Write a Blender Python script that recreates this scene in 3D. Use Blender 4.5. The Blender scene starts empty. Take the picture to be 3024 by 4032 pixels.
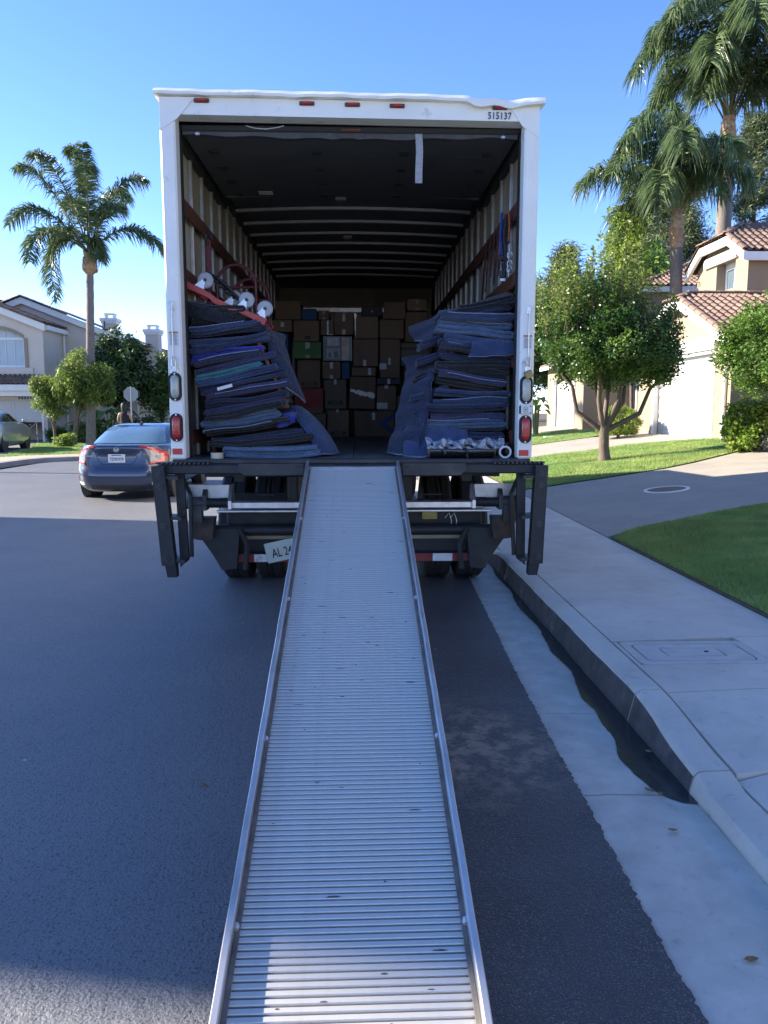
import bpy, bmesh, math, random
import numpy as np
from mathutils import Vector, Matrix

# ------------------------------------------------------------------ camera, sky, sun, exposure
SC = bpy.context.scene
COL = SC.collection
CAM_H = 1.53
cam = bpy.data.cameras.new('camera'); camo = bpy.data.objects.new('camera', cam); COL.objects.link(camo)
cam.sensor_fit = 'HORIZONTAL'; cam.sensor_width = 36.0; cam.lens = 36.0
cam.clip_start = 0.05; cam.clip_end = 2000.0
camo.location = (0, 0, CAM_H)
camo.rotation_euler = (math.radians(90 - 7.42), 0, math.radians(-1.85))
SC.camera = camo

SUN_EL = math.radians(25.0)
SUN_DIR = Vector((-1.0, 0.20, 0)).normalized() * math.cos(SUN_EL) + Vector((0, 0, math.sin(SUN_EL)))   # towards the sun
world = bpy.data.worlds.new('World'); SC.world = world; world.use_nodes = True
wn = world.node_tree.nodes; wl = world.node_tree.links
for n in list(wn): wn.remove(n)
sky = wn.new('ShaderNodeTexSky'); sky.sky_type = 'NISHITA'; sky.sun_disc = False
sky.sun_elevation = SUN_EL
sky.sun_rotation = math.atan2(SUN_DIR.x, SUN_DIR.y)
sky.altitude = 5000; sky.air_density = 1.0; sky.dust_density = 0.0; sky.ozone_density = 1.5
bg = wn.new('ShaderNodeBackground'); bg.inputs['Strength'].default_value = 0.135
wo = wn.new('ShaderNodeOutputWorld')
tint = wn.new('ShaderNodeVectorMath'); tint.operation = 'MULTIPLY'; tint.inputs[1].default_value = (1.10, 0.87, 0.92)   # camera white balance
hs0 = wn.new('ShaderNodeHueSaturation'); hs0.inputs['Saturation'].default_value = 1.2
wl.new(sky.outputs[0], hs0.inputs['Color']); wl.new(hs0.outputs[0], tint.inputs[0]); wl.new(tint.outputs[0], bg.inputs['Color']); wl.new(bg.outputs[0], wo.inputs['Surface'])
sl = bpy.data.lights.new('sun', 'SUN'); slo = bpy.data.objects.new('sun', sl); COL.objects.link(slo)
sl.energy = 4.0; sl.angle = math.radians(0.55); sl.color = (1.0, 0.90, 0.74)
slo.rotation_euler = (-SUN_DIR).to_track_quat('-Z', 'Y').to_euler()
slo.location = (-30, 6, 20)
SC.view_settings.view_transform = 'Standard'; SC.view_settings.look = 'None'
SC.view_settings.exposure = 2.0; SC.view_settings.gamma = 1.0
SC.view_settings.use_curve_mapping = False
SC.render.engine = 'CYCLES'
SC.cycles.use_denoising = True
SC.cycles.max_bounces = 8; SC.cycles.diffuse_bounces = 4; SC.cycles.transparent_max_bounces = 8
SC.cycles.sample_clamp_indirect = 6.0

RND = random.Random(7)
NPR = np.random.default_rng(7)
PI = math.pi

# ------------------------------------------------------------------ materials
MATS = {}
def mat(name, col, rough=0.6, metal=0.0, var=0.12, vscale=6.0, bump=0.0, bscale=80.0, spec=0.5,
        rand=0.0, col2=None, c2scale=1.5, c2lo=0.45, c2hi=0.65, coat=0.0, transl=0.0, stretch=None, bdist=0.01, world=False, speck=None):
    if name in MATS: return MATS[name]
    m = bpy.data.materials.new(name); m.use_nodes = True
    nt = m.node_tree; N = nt.nodes; L = nt.links
    b = N['Principled BSDF']
    b.inputs['Roughness'].default_value = rough; b.inputs['Metallic'].default_value = metal
    b.inputs['Specular IOR Level'].default_value = spec
    if coat: b.inputs['Coat Weight'].default_value = coat; b.inputs['Coat Roughness'].default_value = 0.04
    if world:
        g = N.new('ShaderNodeNewGeometry'); vec = g.outputs['Position']
    else:
        tc = N.new('ShaderNodeTexCoord'); vec = tc.outputs['Object']
    if stretch:
        mp = N.new('ShaderNodeMapping'); mp.inputs['Scale'].default_value = stretch
        L.new(vec, mp.inputs['Vector']); vec = mp.outputs[0]
    nz = N.new('ShaderNodeTexNoise'); nz.inputs['Scale'].default_value = vscale; nz.inputs['Detail'].default_value = 6
    L.new(vec, nz.inputs['Vector'])
    mr = N.new('ShaderNodeMapRange'); mr.inputs['From Min'].default_value = 0.25; mr.inputs['From Max'].default_value = 0.75
    mr.inputs['To Min'].default_value = 1 - var; mr.inputs['To Max'].default_value = 1 + var
    L.new(nz.outputs['Fac'], mr.inputs['Value'])
    base = None
    rgb = N.new('ShaderNodeRGB'); rgb.outputs[0].default_value = (*col, 1); base = rgb.outputs[0]
    if col2 is not None:
        n2 = N.new('ShaderNodeTexNoise'); n2.inputs['Scale'].default_value = c2scale; n2.inputs['Detail'].default_value = 8
        n2.inputs['Roughness'].default_value = 0.65
        L.new(vec, n2.inputs['Vector'])
        m2 = N.new('ShaderNodeMapRange'); m2.inputs['From Min'].default_value = c2lo; m2.inputs['From Max'].default_value = c2hi
        L.new(n2.outputs['Fac'], m2.inputs['Value'])
        mx = N.new('ShaderNodeMix'); mx.data_type = 'RGBA'; L.new(m2.outputs[0], mx.inputs[0])
        L.new(base, mx.inputs[6]); mx.inputs[7].default_value = (*col2, 1); base = mx.outputs[2]
    vm = N.new('ShaderNodeVectorMath'); vm.operation = 'SCALE'
    L.new(base, vm.inputs[0]); L.new(mr.outputs[0], vm.inputs['Scale'])
    out = vm.outputs[0]
    if speck:
        for sc_, lo_, hi_, k_ in speck:
            ns = N.new('ShaderNodeTexNoise'); ns.inputs['Scale'].default_value = sc_; ns.inputs['Detail'].default_value = 5; ns.inputs['Roughness'].default_value = .7; L.new(vec, ns.inputs['Vector'])
            ms_ = N.new('ShaderNodeMapRange'); ms_.inputs['From Min'].default_value = lo_; ms_.inputs['From Max'].default_value = hi_; ms_.inputs['To Min'].default_value = 1.0; ms_.inputs['To Max'].default_value = k_
            L.new(ns.outputs['Fac'], ms_.inputs['Value']); vs_ = N.new('ShaderNodeVectorMath'); vs_.operation = 'SCALE'
            L.new(out, vs_.inputs[0]); L.new(ms_.outputs[0], vs_.inputs['Scale']); out = vs_.outputs[0]
    if rand:
        oi = N.new('ShaderNodeObjectInfo')
        m3 = N.new('ShaderNodeMapRange'); m3.inputs['To Min'].default_value = 1 - rand; m3.inputs['To Max'].default_value = 1 + rand
        L.new(oi.outputs['Random'], m3.inputs['Value'])
        v2 = N.new('ShaderNodeVectorMath'); v2.operation = 'SCALE'; L.new(out, v2.inputs[0]); L.new(m3.outputs[0], v2.inputs['Scale'])
        out = v2.outputs[0]
    L.new(out, b.inputs['Base Color'])
    if bump:
        nb = N.new('ShaderNodeTexNoise'); nb.inputs['Scale'].default_value = bscale; nb.inputs['Detail'].default_value = 4
        L.new(vec, nb.inputs['Vector'])
        bp = N.new('ShaderNodeBump'); bp.inputs['Strength'].default_value = bump; bp.inputs['Distance'].default_value = bdist
        L.new(nb.outputs['Fac'], bp.inputs['Height']); L.new(bp.outputs[0], b.inputs['Normal'])
    if transl:
        t = N.new('ShaderNodeBsdfTranslucent'); L.new(out, t.inputs['Color'])
        ms = N.new('ShaderNodeMixShader'); ms.inputs[0].default_value = transl
        o = N['Material Output']
        L.new(b.outputs[0], ms.inputs[1]); L.new(t.outputs[0], ms.inputs[2]); L.new(ms.outputs[0], o.inputs['Surface'])
    MATS[name] = m
    return m

# ------------------------------------------------------------------ mesh builder
class MB:
    def __init__(s): s.v = []; s.f = []; s.mi = []; s.cur = 0
    def m(s, i): s.cur = i; return s
    def add(s, vs, fs):
        o = len(s.v); s.v.extend([tuple(p) for p in vs])
        for f in fs: s.f.append(tuple(i + o for i in f)); s.mi.append(s.cur)
        return s
    def box(s, x0, x1, y0, y1, z0, z1):
        return s.add([(x0,y0,z0),(x1,y0,z0),(x1,y1,z0),(x0,y1,z0),(x0,y0,z1),(x1,y0,z1),(x1,y1,z1),(x0,y1,z1)],
              [(0,3,2,1),(4,5,6,7),(0,1,5,4),(1,2,6,5),(2,3,7,6),(3,0,4,7)])
    def cbox(s, x0, x1, y0, y1, z0, z1, c=0.006, M=None):
        """box with chamfered edges"""
        c = min(c, (x1-x0)*.45, (y1-y0)*.45, (z1-z0)*.45)
        vs = []; idx = {}
        X = (x0, x1); Y = (y0, y1); Z = (z0, z1)
        for i in range(2):
            for j in range(2):
                for k in range(2):
                    sx = c if i == 0 else -c; sy = c if j == 0 else -c; sz = c if k == 0 else -c
                    idx[i,j,k,0] = len(vs); vs.append((X[i], Y[j]+sy, Z[k]+sz))
                    idx[i,j,k,1] = len(vs); vs.append((X[i]+sx, Y[j], Z[k]+sz))
                    idx[i,j,k,2] = len(vs); vs.append((X[i]+sx, Y[j]+sy, Z[k]))
        fs = []
        for i in range(2):
            q = [idx[i,0,0,0], idx[i,1,0,0], idx[i,1,1,0], idx[i,0,1,0]]; fs.append(q if i else q[::-1])
            q = [idx[0,i,0,1], idx[1,i,0,1], idx[1,i,1,1], idx[0,i,1,1]]; fs.append(q[::-1] if i else q)
            q = [idx[0,0,i,2], idx[1,0,i,2], idx[1,1,i,2], idx[0,1,i,2]]; fs.append(q if i else q[::-1])
        for i in range(2):
            for j in range(2):
                q = [idx[i,j,0,0], idx[i,j,0,1], idx[i,j,1,1], idx[i,j,1,0]]; fs.append(q if (i+j) % 2 else q[::-1])
                q = [idx[i,0,j,2], idx[i,0,j,0], idx[i,1,j,0], idx[i,1,j,2]]; fs.append(q if (i+j) % 2 else q[::-1])
                q = [idx[0,i,j,1], idx[0,i,j,2], idx[1,i,j,2], idx[1,i,j,1]]; fs.append(q if (i+j) % 2 else q[::-1])
                for k in range(2):
                    q = [idx[i,j,k,0], idx[i,j,k,1], idx[i,j,k,2]]; fs.append(q if (i+j+k) % 2 else q[::-1])
        if M is not None: vs = [tuple(M @ Vector(p)) for p in vs]
        return s.add(vs, fs)
    def prism(s, poly, axis, a0, a1):
        """poly: 2-D points, extruded along axis ('x','y','z') from a0 to a1"""
        def P(u, v, a):
            return {'x': (a, u, v), 'y': (u, a, v), 'z': (u, v, a)}[axis]
        n = len(poly)
        vs = [P(u, v, a0) for u, v in poly] + [P(u, v, a1) for u, v in poly]
        fs = [tuple(range(n))[::-1], tuple(range(n, 2*n))] + [(i, (i+1) % n, n+(i+1) % n, n+i) for i in range(n)]
        return s.add(vs, fs)
    def cyl(s, p0, p1, r0, r1=None, n=12, caps=True):
        if r1 is None: r1 = r0
        p0 = Vector(p0); p1 = Vector(p1); d = (p1-p0).normalized()
        a = d.orthogonal().normalized(); b = d.cross(a)
        vs = []
        for p, r in ((p0, r0), (p1, r1)):
            for i in range(n):
                t = 2*PI*i/n; vs.append(p + a*(r*math.cos(t)) + b*(r*math.sin(t)))
        fs = [(i, (i+1) % n, n+(i+1) % n, n+i) for i in range(n)]
        if caps: fs += [tuple(range(n))[::-1], tuple(range(n, 2*n))]
        return s.add(vs, fs)
    def tube(s, pts, r, n=8, caps=True, closed=False):
        pts = [Vector(p) for p in pts]; k = len(pts)
        rs = r if isinstance(r, (list, tuple)) else [r]*k
        vs = []; up = None
        for i, p in enumerate(pts):
            if closed: d = pts[(i+1) % k]-pts[i-1]
            else: d = pts[min(i+1, k-1)]-pts[max(i-1, 0)]
            d = d.normalized() if d.length > 1e-9 else Vector((0,0,1))
            if up is None: up = d.orthogonal().normalized()
            up = (up - d*up.dot(d));
            up = up.normalized() if up.length > 1e-6 else d.orthogonal().normalized()
            b = d.cross(up)
            for j in range(n):
                t = 2*PI*j/n; vs.append(p + up*(rs[i]*math.cos(t)) + b*(rs[i]*math.sin(t)))
        fs = []
        for i in range(k if closed else k-1):
            i2 = (i+1) % k
            for j in range(n): fs.append((i*n+j, i*n+(j+1) % n, i2*n+(j+1) % n, i2*n+j))
        if caps and not closed: fs += [tuple(range(n))[::-1], tuple(range((k-1)*n, k*n))]
        return s.add(vs, fs)
    def lathe(s, prof, c, axis='x', n=20):
        """prof: list of (r, a) closed or open profile revolved about axis through c"""
        vs = []
        for r, a in prof:
            for j in range(n):
                t = 2*PI*j/n; u = r*math.cos(t); w = r*math.sin(t)
                vs.append({'x': (c[0]+a, c[1]+u, c[2]+w), 'y': (c[0]+u, c[1]+a, c[2]+w), 'z': (c[0]+u, c[1]+w, c[2]+a)}[axis])
        fs = []
        for i in range(len(prof)-1):
            for j in range(n): fs.append((i*n+j, i*n+(j+1) % n, (i+1)*n+(j+1) % n, (i+1)*n+j))
        return s.add(vs, fs)
    def loft(s, rings, closed=True, caps=True):
        n = len(rings[0]); vs = [p for r in rings for p in r]; fs = []
        for i in range(len(rings)-1):
            for j in range(n if closed else n-1):
                fs.append((i*n+j, i*n+(j+1) % n, (i+1)*n+(j+1) % n, (i+1)*n+j))
        if caps and closed: fs += [tuple(range(n))[::-1], tuple(range((len(rings)-1)*n, len(rings)*n))]
        return s.add(vs, fs)
    def xf(s, M):
        s.v = [tuple(M @ Vector(p)) for p in s.v]; return s
    def mesh(s, name, mats, smooth=None):
        me = bpy.data.meshes.new(name); me.from_pydata(s.v, [], s.f)
        if not isinstance(mats, (list, tuple)): mats = [mats]
        for m in mats: me.materials.append(m)
        if len(mats) > 1: me.polygons.foreach_set('material_index', s.mi)
        bm = bmesh.new(); bm.from_mesh(me); bmesh.ops.recalc_face_normals(bm, faces=bm.faces); bm.to_mesh(me); bm.free()
        if smooth is not None:
            me.polygons.foreach_set('use_smooth', [True]*len(me.polygons))
            if smooth < 179: me.set_sharp_from_angle(angle=math.radians(smooth))
        me.update(); return me
    def build(s, name, mats, parent=None, smooth=None):
        return link(name, s.mesh(name, mats, smooth), parent)

ROOTLOC = {}
def link(name, me, parent=None, world=True):
    o = bpy.data.objects.new(name, me); COL.objects.link(o)
    if parent is not None:
        o.parent = parent
        if world:
            l = ROOTLOC.get(parent.name)
            if l is None and parent.parent is not None and parent.type == 'MESH': l = (0, 0, 0)
            if l: o.location = (-l[0], -l[1], -l[2])
    return o
def thing(name, loc, label, cat, group=None, rz=0.0):
    o = bpy.data.objects.new(name, None); COL.objects.link(o); o.location = loc; o.empty_display_size = 0.2
    o.rotation_euler = (0, 0, rz)
    if rz == 0.0: ROOTLOC[o.name] = tuple(loc)
    return tag(o, label, cat, group)
def tag(o, label, cat, group=None):
    o['label'] = label; o['category'] = cat
    if group: o['group'] = group
    return o
def struct(o): o['kind'] = 'structure'; return o
def stuff(o): o['kind'] = 'stuff'; return o
def plabel(o, t): o['label'] = t; return o

def npmesh(name, V, F, m, smooth=False):
    """V (n,3), F (k,3 or 4) numpy arrays -> mesh quickly"""
    me = bpy.data.meshes.new(name)
    V = np.asarray(V, dtype=np.float32); F = np.asarray(F, dtype=np.int32)
    k = F.shape[1]
    me.vertices.add(len(V)); me.vertices.foreach_set('co', V.ravel())
    me.loops.add(F.size); me.loops.foreach_set('vertex_index', F.ravel())
    me.polygons.add(len(F)); me.polygons.foreach_set('loop_start', np.arange(0, F.size, k, dtype=np.int32))
    me.polygons.foreach_set('loop_total', np.full(len(F), k, dtype=np.int32))
    if smooth: me.polygons.foreach_set('use_smooth', np.ones(len(F), dtype=bool))
    me.materials.append(m); me.update(calc_edges=True); me.validate()
    return me

def text_mesh(name, s, size, M, m, parent=None, depth=0.0008, spacing=1.0, sx=1.0):
    cu = bpy.data.curves.new(name, 'FONT'); cu.body = s; cu.size = size; cu.extrude = depth
    cu.align_x = 'CENTER'; cu.align_y = 'CENTER'; cu.space_character = spacing; cu.resolution_u = 2; cu.offset = size*.010
    t = bpy.data.objects.new(name, cu); COL.objects.link(t)
    me = bpy.data.meshes.new_from_object(t)
    bpy.data.objects.remove(t); bpy.data.curves.remove(cu)
    me.transform(M @ Matrix.Diagonal((sx, 1, 1, 1))); me.materials.clear(); me.materials.append(m); me.name = name
    return link(name, me, parent)
# lettering seen from -Y : x right, z up
def face_back(x, y, z, roty=0.0):
    return Matrix.Translation((x, y, z)) @ Matrix.Rotation(roty, 4, 'Y') @ Matrix.Rotation(PI/2, 4, 'X')

def TZ(x, y=0):
    """height of the ground to the right of the street"""
    if x <= 2.75: return 0.15
    if x <= 9.0: return 0.15 + 0.114*(x-2.75)
    return 0.8625 + 0.004*(x-9)

# ------------------------------------------------------------------ surface materials
def asphalt_mat():
    m = bpy.data.materials.new('asphalt'); m.use_nodes = True; nt = m.node_tree; N = nt.nodes; L = nt.links
    b = N['Principled BSDF']; b.inputs['Roughness'].default_value = 0.58; b.inputs['Specular IOR Level'].default_value = 0.55
    g = N.new('ShaderNodeNewGeometry'); P = g.outputs['Position']
    def noise(scale, det=4, rough=0.5):
        n = N.new('ShaderNodeTexNoise'); n.inputs['Scale'].default_value = scale; n.inputs['Detail'].default_value = det
        n.inputs['Roughness'].default_value = rough; L.new(P, n.inputs['Vector']); return n.outputs['Fac']
    def mr(v, a, c, lo, hi):
        r = N.new('ShaderNodeMapRange'); r.inputs['From Min'].default_value = a; r.inputs['From Max'].default_value = c
        r.inputs['To Min'].default_value = lo; r.inputs['To Max'].default_value = hi; L.new(v, r.inputs['Value']); return r.outputs[0]
    def mixc(f, A, B):
        x = N.new('ShaderNodeMix'); x.data_type = 'RGBA'; L.new(f, x.inputs[0])
        if isinstance(A, tuple): x.inputs[6].default_value = (*A, 1)
        else: L.new(A, x.inputs[6])
        if isinstance(B, tuple): x.inputs[7].default_value = (*B, 1)
        else: L.new(B, x.inputs[7])
        return x.outputs[2]
    def mul(a, b_):
        x = N.new('ShaderNodeMath'); x.operation = 'MULTIPLY'; L.new(a, x.inputs[0]); L.new(b_, x.inputs[1]); return x.outputs[0]
    base = mixc(mr(noise(0.9, 6, .6), .35, .7, 0, 1), (0.128, 0.134, 0.150), (0.168, 0.172, 0.180))
    # darker, newer sealed strip along the gutter
    sx = N.new('ShaderNodeSeparateXYZ'); L.new(P, sx.inputs[0])
    sealed = mr(sx.outputs['X'], -0.1, 0.35, 0, 1)
    base = mixc(mul(sealed, mr(noise(2.0, 5), .2, .6, .6, 1)), base, (0.044, 0.046, 0.052))
    # grain of the stones
    base = mixc(mr(noise(240, 2), .56, .68, 0, 1), base, (0.24, 0.235, 0.225))
    base = mixc(mr(noise(110, 3), .30, .46, 1, 0), base, (0.045, 0.045, 0.048))
    # pale scuffs
    v = N.new('ShaderNodeTexVoronoi'); v.inputs['Scale'].default_value = 2.3; L.new(P, v.inputs['Vector'])
    base = mixc(mul(mr(v.outputs['Distance'], .02, .035, 1, 0), mr(noise(40, 3), .45, .6, 0, 1)), base, (0.42, 0.40, 0.36))
    # dry dirt spilt beside the ramp
    cc = N.new('ShaderNodeVectorMath'); cc.operation = 'DISTANCE'; L.new(P, cc.inputs[0]); cc.inputs[1].default_value = (0.55, 3.35, 0)
    dirt = mul(mr(cc.outputs['Value'], .10, .70, 1.3, 0), mr(noise(8, 10, .75), .46, .60, 0, 1))
    base = mixc(dirt, base, (0.27, 0.215, 0.165))
    c3 = N.new('ShaderNodeVectorMath'); c3.operation = 'DISTANCE'; L.new(P, c3.inputs[0]); c3.inputs[1].default_value = (-1.65, 4.3, 0)
    d3 = mul(mr(c3.outputs['Value'], .05, .35, .6, 0), mr(noise(7, 8, .7), .45, .6, 0, 1))
    base = mixc(d3, base, (0.17, 0.16, 0.15))
    L.new(base, b.inputs['Base Color'])
    n1 = noise(95, 5, .6); n2 = noise(28, 3, .5)
    ad = N.new('ShaderNodeMath'); ad.operation = 'ADD'; L.new(n1, ad.inputs[0]); L.new(mr(n2, 0, 1, 0, .8), ad.inputs[1])
    bp = N.new('ShaderNodeBump'); bp.inputs['Strength'].default_value = 0.7; bp.inputs['Distance'].default_value = 0.012
    L.new(ad.outputs[0], bp.inputs['Height']); L.new(bp.outputs[0], b.inputs['Normal'])
    return m
M_asphalt = asphalt_mat()
M_conc = mat('concrete', (0.60, 0.55, 0.47), .85, speck=((70, .62, .72, .72), (16, .60, .72, .78), (4, .55, .75, .86)),  var=.10, vscale=3.0, col2=(0.51, 0.465, 0.395), c2scale=1.2, c2lo=.45, c2hi=.7, bump=.25, bscale=160, bdist=.004, world=True)
M_conc2 = mat('concrete_gutter', (0.58, 0.525, 0.445), .85, speck=((70, .62, .72, .72), (16, .60, .72, .78), (4, .55, .75, .86)),  var=.15, vscale=7.0, col2=(0.47, 0.425, 0.36), c2scale=2.2, c2lo=.48, c2hi=.7, bump=.35, bscale=140, bdist=.004, world=True)
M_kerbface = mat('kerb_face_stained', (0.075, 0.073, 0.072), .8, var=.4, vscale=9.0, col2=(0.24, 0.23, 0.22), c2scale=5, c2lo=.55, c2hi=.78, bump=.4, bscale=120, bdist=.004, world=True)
M_drive = mat('driveway_concrete', (0.34, 0.305, 0.255), .85, speck=((70, .62, .72, .72), (16, .60, .72, .78), (4, .55, .75, .86)),  var=.12, vscale=1.5, col2=(0.30, 0.275, 0.24), c2scale=.7, c2lo=.45, c2hi=.7, bump=.2, bscale=120, bdist=.004, world=True)
M_soil = mat('soil', (0.10, 0.075, 0.05), .95, var=.3, vscale=8, bump=.5, bscale=60, world=True)
M_lawn = mat('lawn_base', (0.16, 0.225, 0.065), .95, var=.35, vscale=5, col2=(0.17, 0.19, 0.04), c2scale=1.2, bump=.6, bscale=90, world=True)
M_grass = mat('grass_blades', (0.235, 0.365, 0.100), .55, var=.3, vscale=2.5, col2=(0.34, 0.41, 0.125), c2scale=.9, transl=.35, world=True)
M_gap = mat('joint_dirt', (0.022, 0.020, 0.018), .95, var=.2, world=True)
M_white = mat('white_trim', (0.78, 0.77, 0.75), .6, var=.04)

# ------------------------------------------------------------------ ground, road
def poly_sheet(name, poly, zf, m, cuts=(2.75, 9.0), thick=0.0):
    bm = bmesh.new(); vs = [bm.verts.new((x, y, 0)) for x, y in poly]; bm.faces.new(vs)
    for c in cuts:
        bmesh.ops.bisect_plane(bm, geom=bm.verts[:]+bm.edges[:]+bm.faces[:], plane_co=(c, 0, 0), plane_no=(1, 0, 0))
    for v in bm.verts: v.co.z = zf(v.co.x, v.co.y)
    bmesh.ops.recalc_face_normals(bm, faces=bm.faces)
    if sum(f.normal.z for f in bm.faces) < 0: bmesh.ops.reverse_faces(bm, faces=bm.faces)
    if thick:
        r = bmesh.ops.extrude_face_region(bm, geom=bm.faces[:])
        # lower copy becomes the underside
        for v in [e for e in r['geom'] if isinstance(e, bmesh.types.BMVert)]: v.co.z -= 0
        top = [e for e in r['geom'] if isinstance(e, bmesh.types.BMFace)]
        tv = {v for f in top for v in f.verts}
        for v in bm.verts:
            if v not in tv: v.co.z -= thick
        bmesh.ops.recalc_face_normals(bm, faces=bm.faces)
    me = bpy.data.meshes.new(name); bm.to_mesh(me); bm.free(); me.materials.append(m)
    return struct(link(name, me))

gm = MB().add([(-900,-900,-.06),(900,-900,-.06),(900,900,-.06),(-900,900,-.06)], [(0,1,2,3)])
struct(gm.build('ground', M_soil))

def jag(y): return 0.0015*math.sin(y*5.1)
def road_edge(y):
    if y < 4: b = 0.868 + 0.018*(y-1.7)
    elif y < 7: b = 0.909 + (1.02-.909)*(y-4)/3
    else: b = 1.02
    return b + jag(y)*(1 if y < 12 else .3) + RND.uniform(-.006, .006)
ys = list(np.arange(-30, 0.6, 2.0)) + list(np.arange(0.6, 9, 0.012)) + list(np.arange(9, 30, 0.5)) + [40, 60, 90, 140]
V = []; Fq = []
for i, y in enumerate(ys):
    V += [(-9.6, y, 0.0), (-4, y, 0.012), (0.3, y, 0.012), (road_edge(y), y, 0.006)]
    if i:
        a = (i-1)*4; b_ = i*4
        for k in range(3): Fq.append((a+k, a+k+1, b_+k+1, b_+k))
rm = MB().add(V, Fq)
struct(rm.build('road', M_asphalt))

# ------------------------------------------------------------------ gutter, kerb and pavement on the truck's side
def KH(y):
    if y < 2.9: return 0.045
    if y < 3.7: t = (y-2.9)/.8; return 0.075 + 0.075*(t*t*(3-2*t))
    if y < 7.3: return 0.15
    if y < 8.3: t = (y-7.3); return 0.15 - 0.11*(t*t*(3-2*t))
    if y < 13.2: return 0.04
    if y < 14.2: t = (y-13.2); return 0.04 + 0.11*(t*t*(3-2*t))
    return 0.15
gut = bpy.data.objects.new('gutter', None); COL.objects.link(gut); struct(gut)
GJ = [-12, -6, -3, 0.2, 2.9, 3.745, 6.95, 10.2, 13.4, 16.6, 20, 26, 40]
for a, b_ in zip(GJ[:-1], GJ[1:]):
    mb = MB(); dz = RND.uniform(-.002, .002)
    n = max(2, int((b_-a)/.4)); rings = []
    for i in range(n+1):
        y = a+.006 + (b_-a-.012)*i/n
        rings.append([(.80, y, -.09), (.80, y, -.012+dz), (1.0, y, -.004+dz), (1.22, y, -.010+dz), (1.343, y, -.022+dz), (1.343, y, -.09)])
    mb.loft(rings)
    o = mb.build('gutter_slab', M_conc2, gut, smooth=40)
MB().box(.79, 1.36, -12, 40, -.1, -.03).build('gutter_bed', M_gap, gut)
kerb = bpy.data.objects.new('kerb', None); COL.objects.link(kerb); struct(kerb)
KJ = [-12, -6, -3, 0.2, 2.93, 3.66, 6.95, 10.2, 13.4, 16.6, 20, 26, 40]
for a, b_ in zip(KJ[:-1], KJ[1:]):
    mb = MB(); n = max(3, int((b_-a)/.12)); rings = []
    for i in range(n+1):
        y = a+.005 + (b_-a-.01)*i/n; h = KH(min(max(y, a+.02), b_-.02)); w = .045*min(1, h/.15)
        r = min(.025, h*.4); wob = .003*math.sin(y*5.3)+.002*math.sin(y*17)
        rings.append([(1.344, y, -.1), (1.344+wob, y, -.02), (1.344+w*.75+wob, y, h-r), (1.344+w+r*.4+wob, y, h-r*.25), (1.344+w+r*1.4, y, h), (1.512, y, h+.002), (1.512, y, -.1)])
    m0 = MB()
    nR = len(rings[0]); vs = [p for r in rings for p in r]; fs = []; mi = []
    for i in range(len(rings)-1):
        for j in range(nR):
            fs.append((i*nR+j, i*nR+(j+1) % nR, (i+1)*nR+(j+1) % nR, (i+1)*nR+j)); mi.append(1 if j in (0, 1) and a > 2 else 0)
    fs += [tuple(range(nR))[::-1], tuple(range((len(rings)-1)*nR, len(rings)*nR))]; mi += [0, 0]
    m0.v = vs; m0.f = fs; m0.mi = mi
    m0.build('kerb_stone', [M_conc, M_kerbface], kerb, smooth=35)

pav = bpy.data.objects.new('pavement', None); COL.objects.link(pav); struct(pav)
MB().box(1.515, 2.74, -12, 40, -.2, .028).build('pavement_bed', M_gap, pav)
# slab joints; at the drive the joint runs at a slant
PJ = [(-12,-12), (-6,-6), (-3.4,-3.4), (-0.6,-.6), (1.0,1.05), (2.0,2.05), (2.9,2.95), (3.62,3.72), (4.47,4.58), (7.10,7.45), (7.62,8.27), (10.4,10.9), (13.1,13.6), (14.6,14.7), (16,16), (17.5,17.5), (20,20), (23,23), (26,26), (30, 30), (40, 40)]
UX0, UX1, UY0, UY1 = 1.555, 2.30, 4.045, 4.462     # meter box let into the slab
def sw_z(x, y):
    e = KH(y); t = (x-1.515)/1.235
    return e + (0.15-e)*min(1, t*1.3) + .003
for (a0, a1), (b0, b1) in zip(PJ[:-1], PJ[1:]):
    g = .005
    def slab(x0, x1, ya0, ya1, yb0, yb1):
        mb = MB(); nx = 6; ny = max(2, int((yb0-ya0)/.25)); vs = []; fs = []
        for j in range(ny+1):
            for i in range(nx+1):
                s = i/nx; x = x0+(x1-x0)*s; xx = (x-1.515)/1.23
                y = (ya0+(ya1-ya0)*xx)*(1-j/ny) + (yb0+(yb1-yb0)*xx)*(j/ny)
                e = 0.006 if (i in (0, nx) or j in (0, ny)) else 0.0
                vs.append((x, y, sw_z(x, y)-e*.7))
        # drop a skirt
        for j in range(ny):
            for i in range(nx): fs.append((j*(nx+1)+i, j*(nx+1)+i+1, (j+1)*(nx+1)+i+1, (j+1)*(nx+1)+i))
        o = len(vs); rim = [i for i in range(nx+1)] + [j*(nx+1)+nx for j in range(1, ny+1)] + [ny*(nx+1)+i for i in range(nx-1, -1, -1)] + [j*(nx+1) for j in range(ny-1, 0, -1)]
        for r in rim: vs.append((vs[r][0], vs[r][1], vs[r][2]-.06))
        k = len(rim)
        for q in range(k): fs.append((rim[q], rim[(q+1) % k], o+(q+1) % k, o+q))
        mb.add(vs, fs).build('pavement_slab', M_conc, pav, smooth=30)
    if abs(a0-3.62) < .01:      # slab with the meter box: built round the opening
        slab(1.526, 2.745, a0+g, a1+g, UY0-.006, UY0-.006)
        slab(1.526, UX0-.006, UY0, UY0, b0-g-.015, b0-g)
        slab(UX1+.006, 2.745, UY0, UY0, b0-g, b1-g)
        continue
    slab(1.526, 2.745, a0+g, a1+g, b0-g, b1-g)

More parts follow.
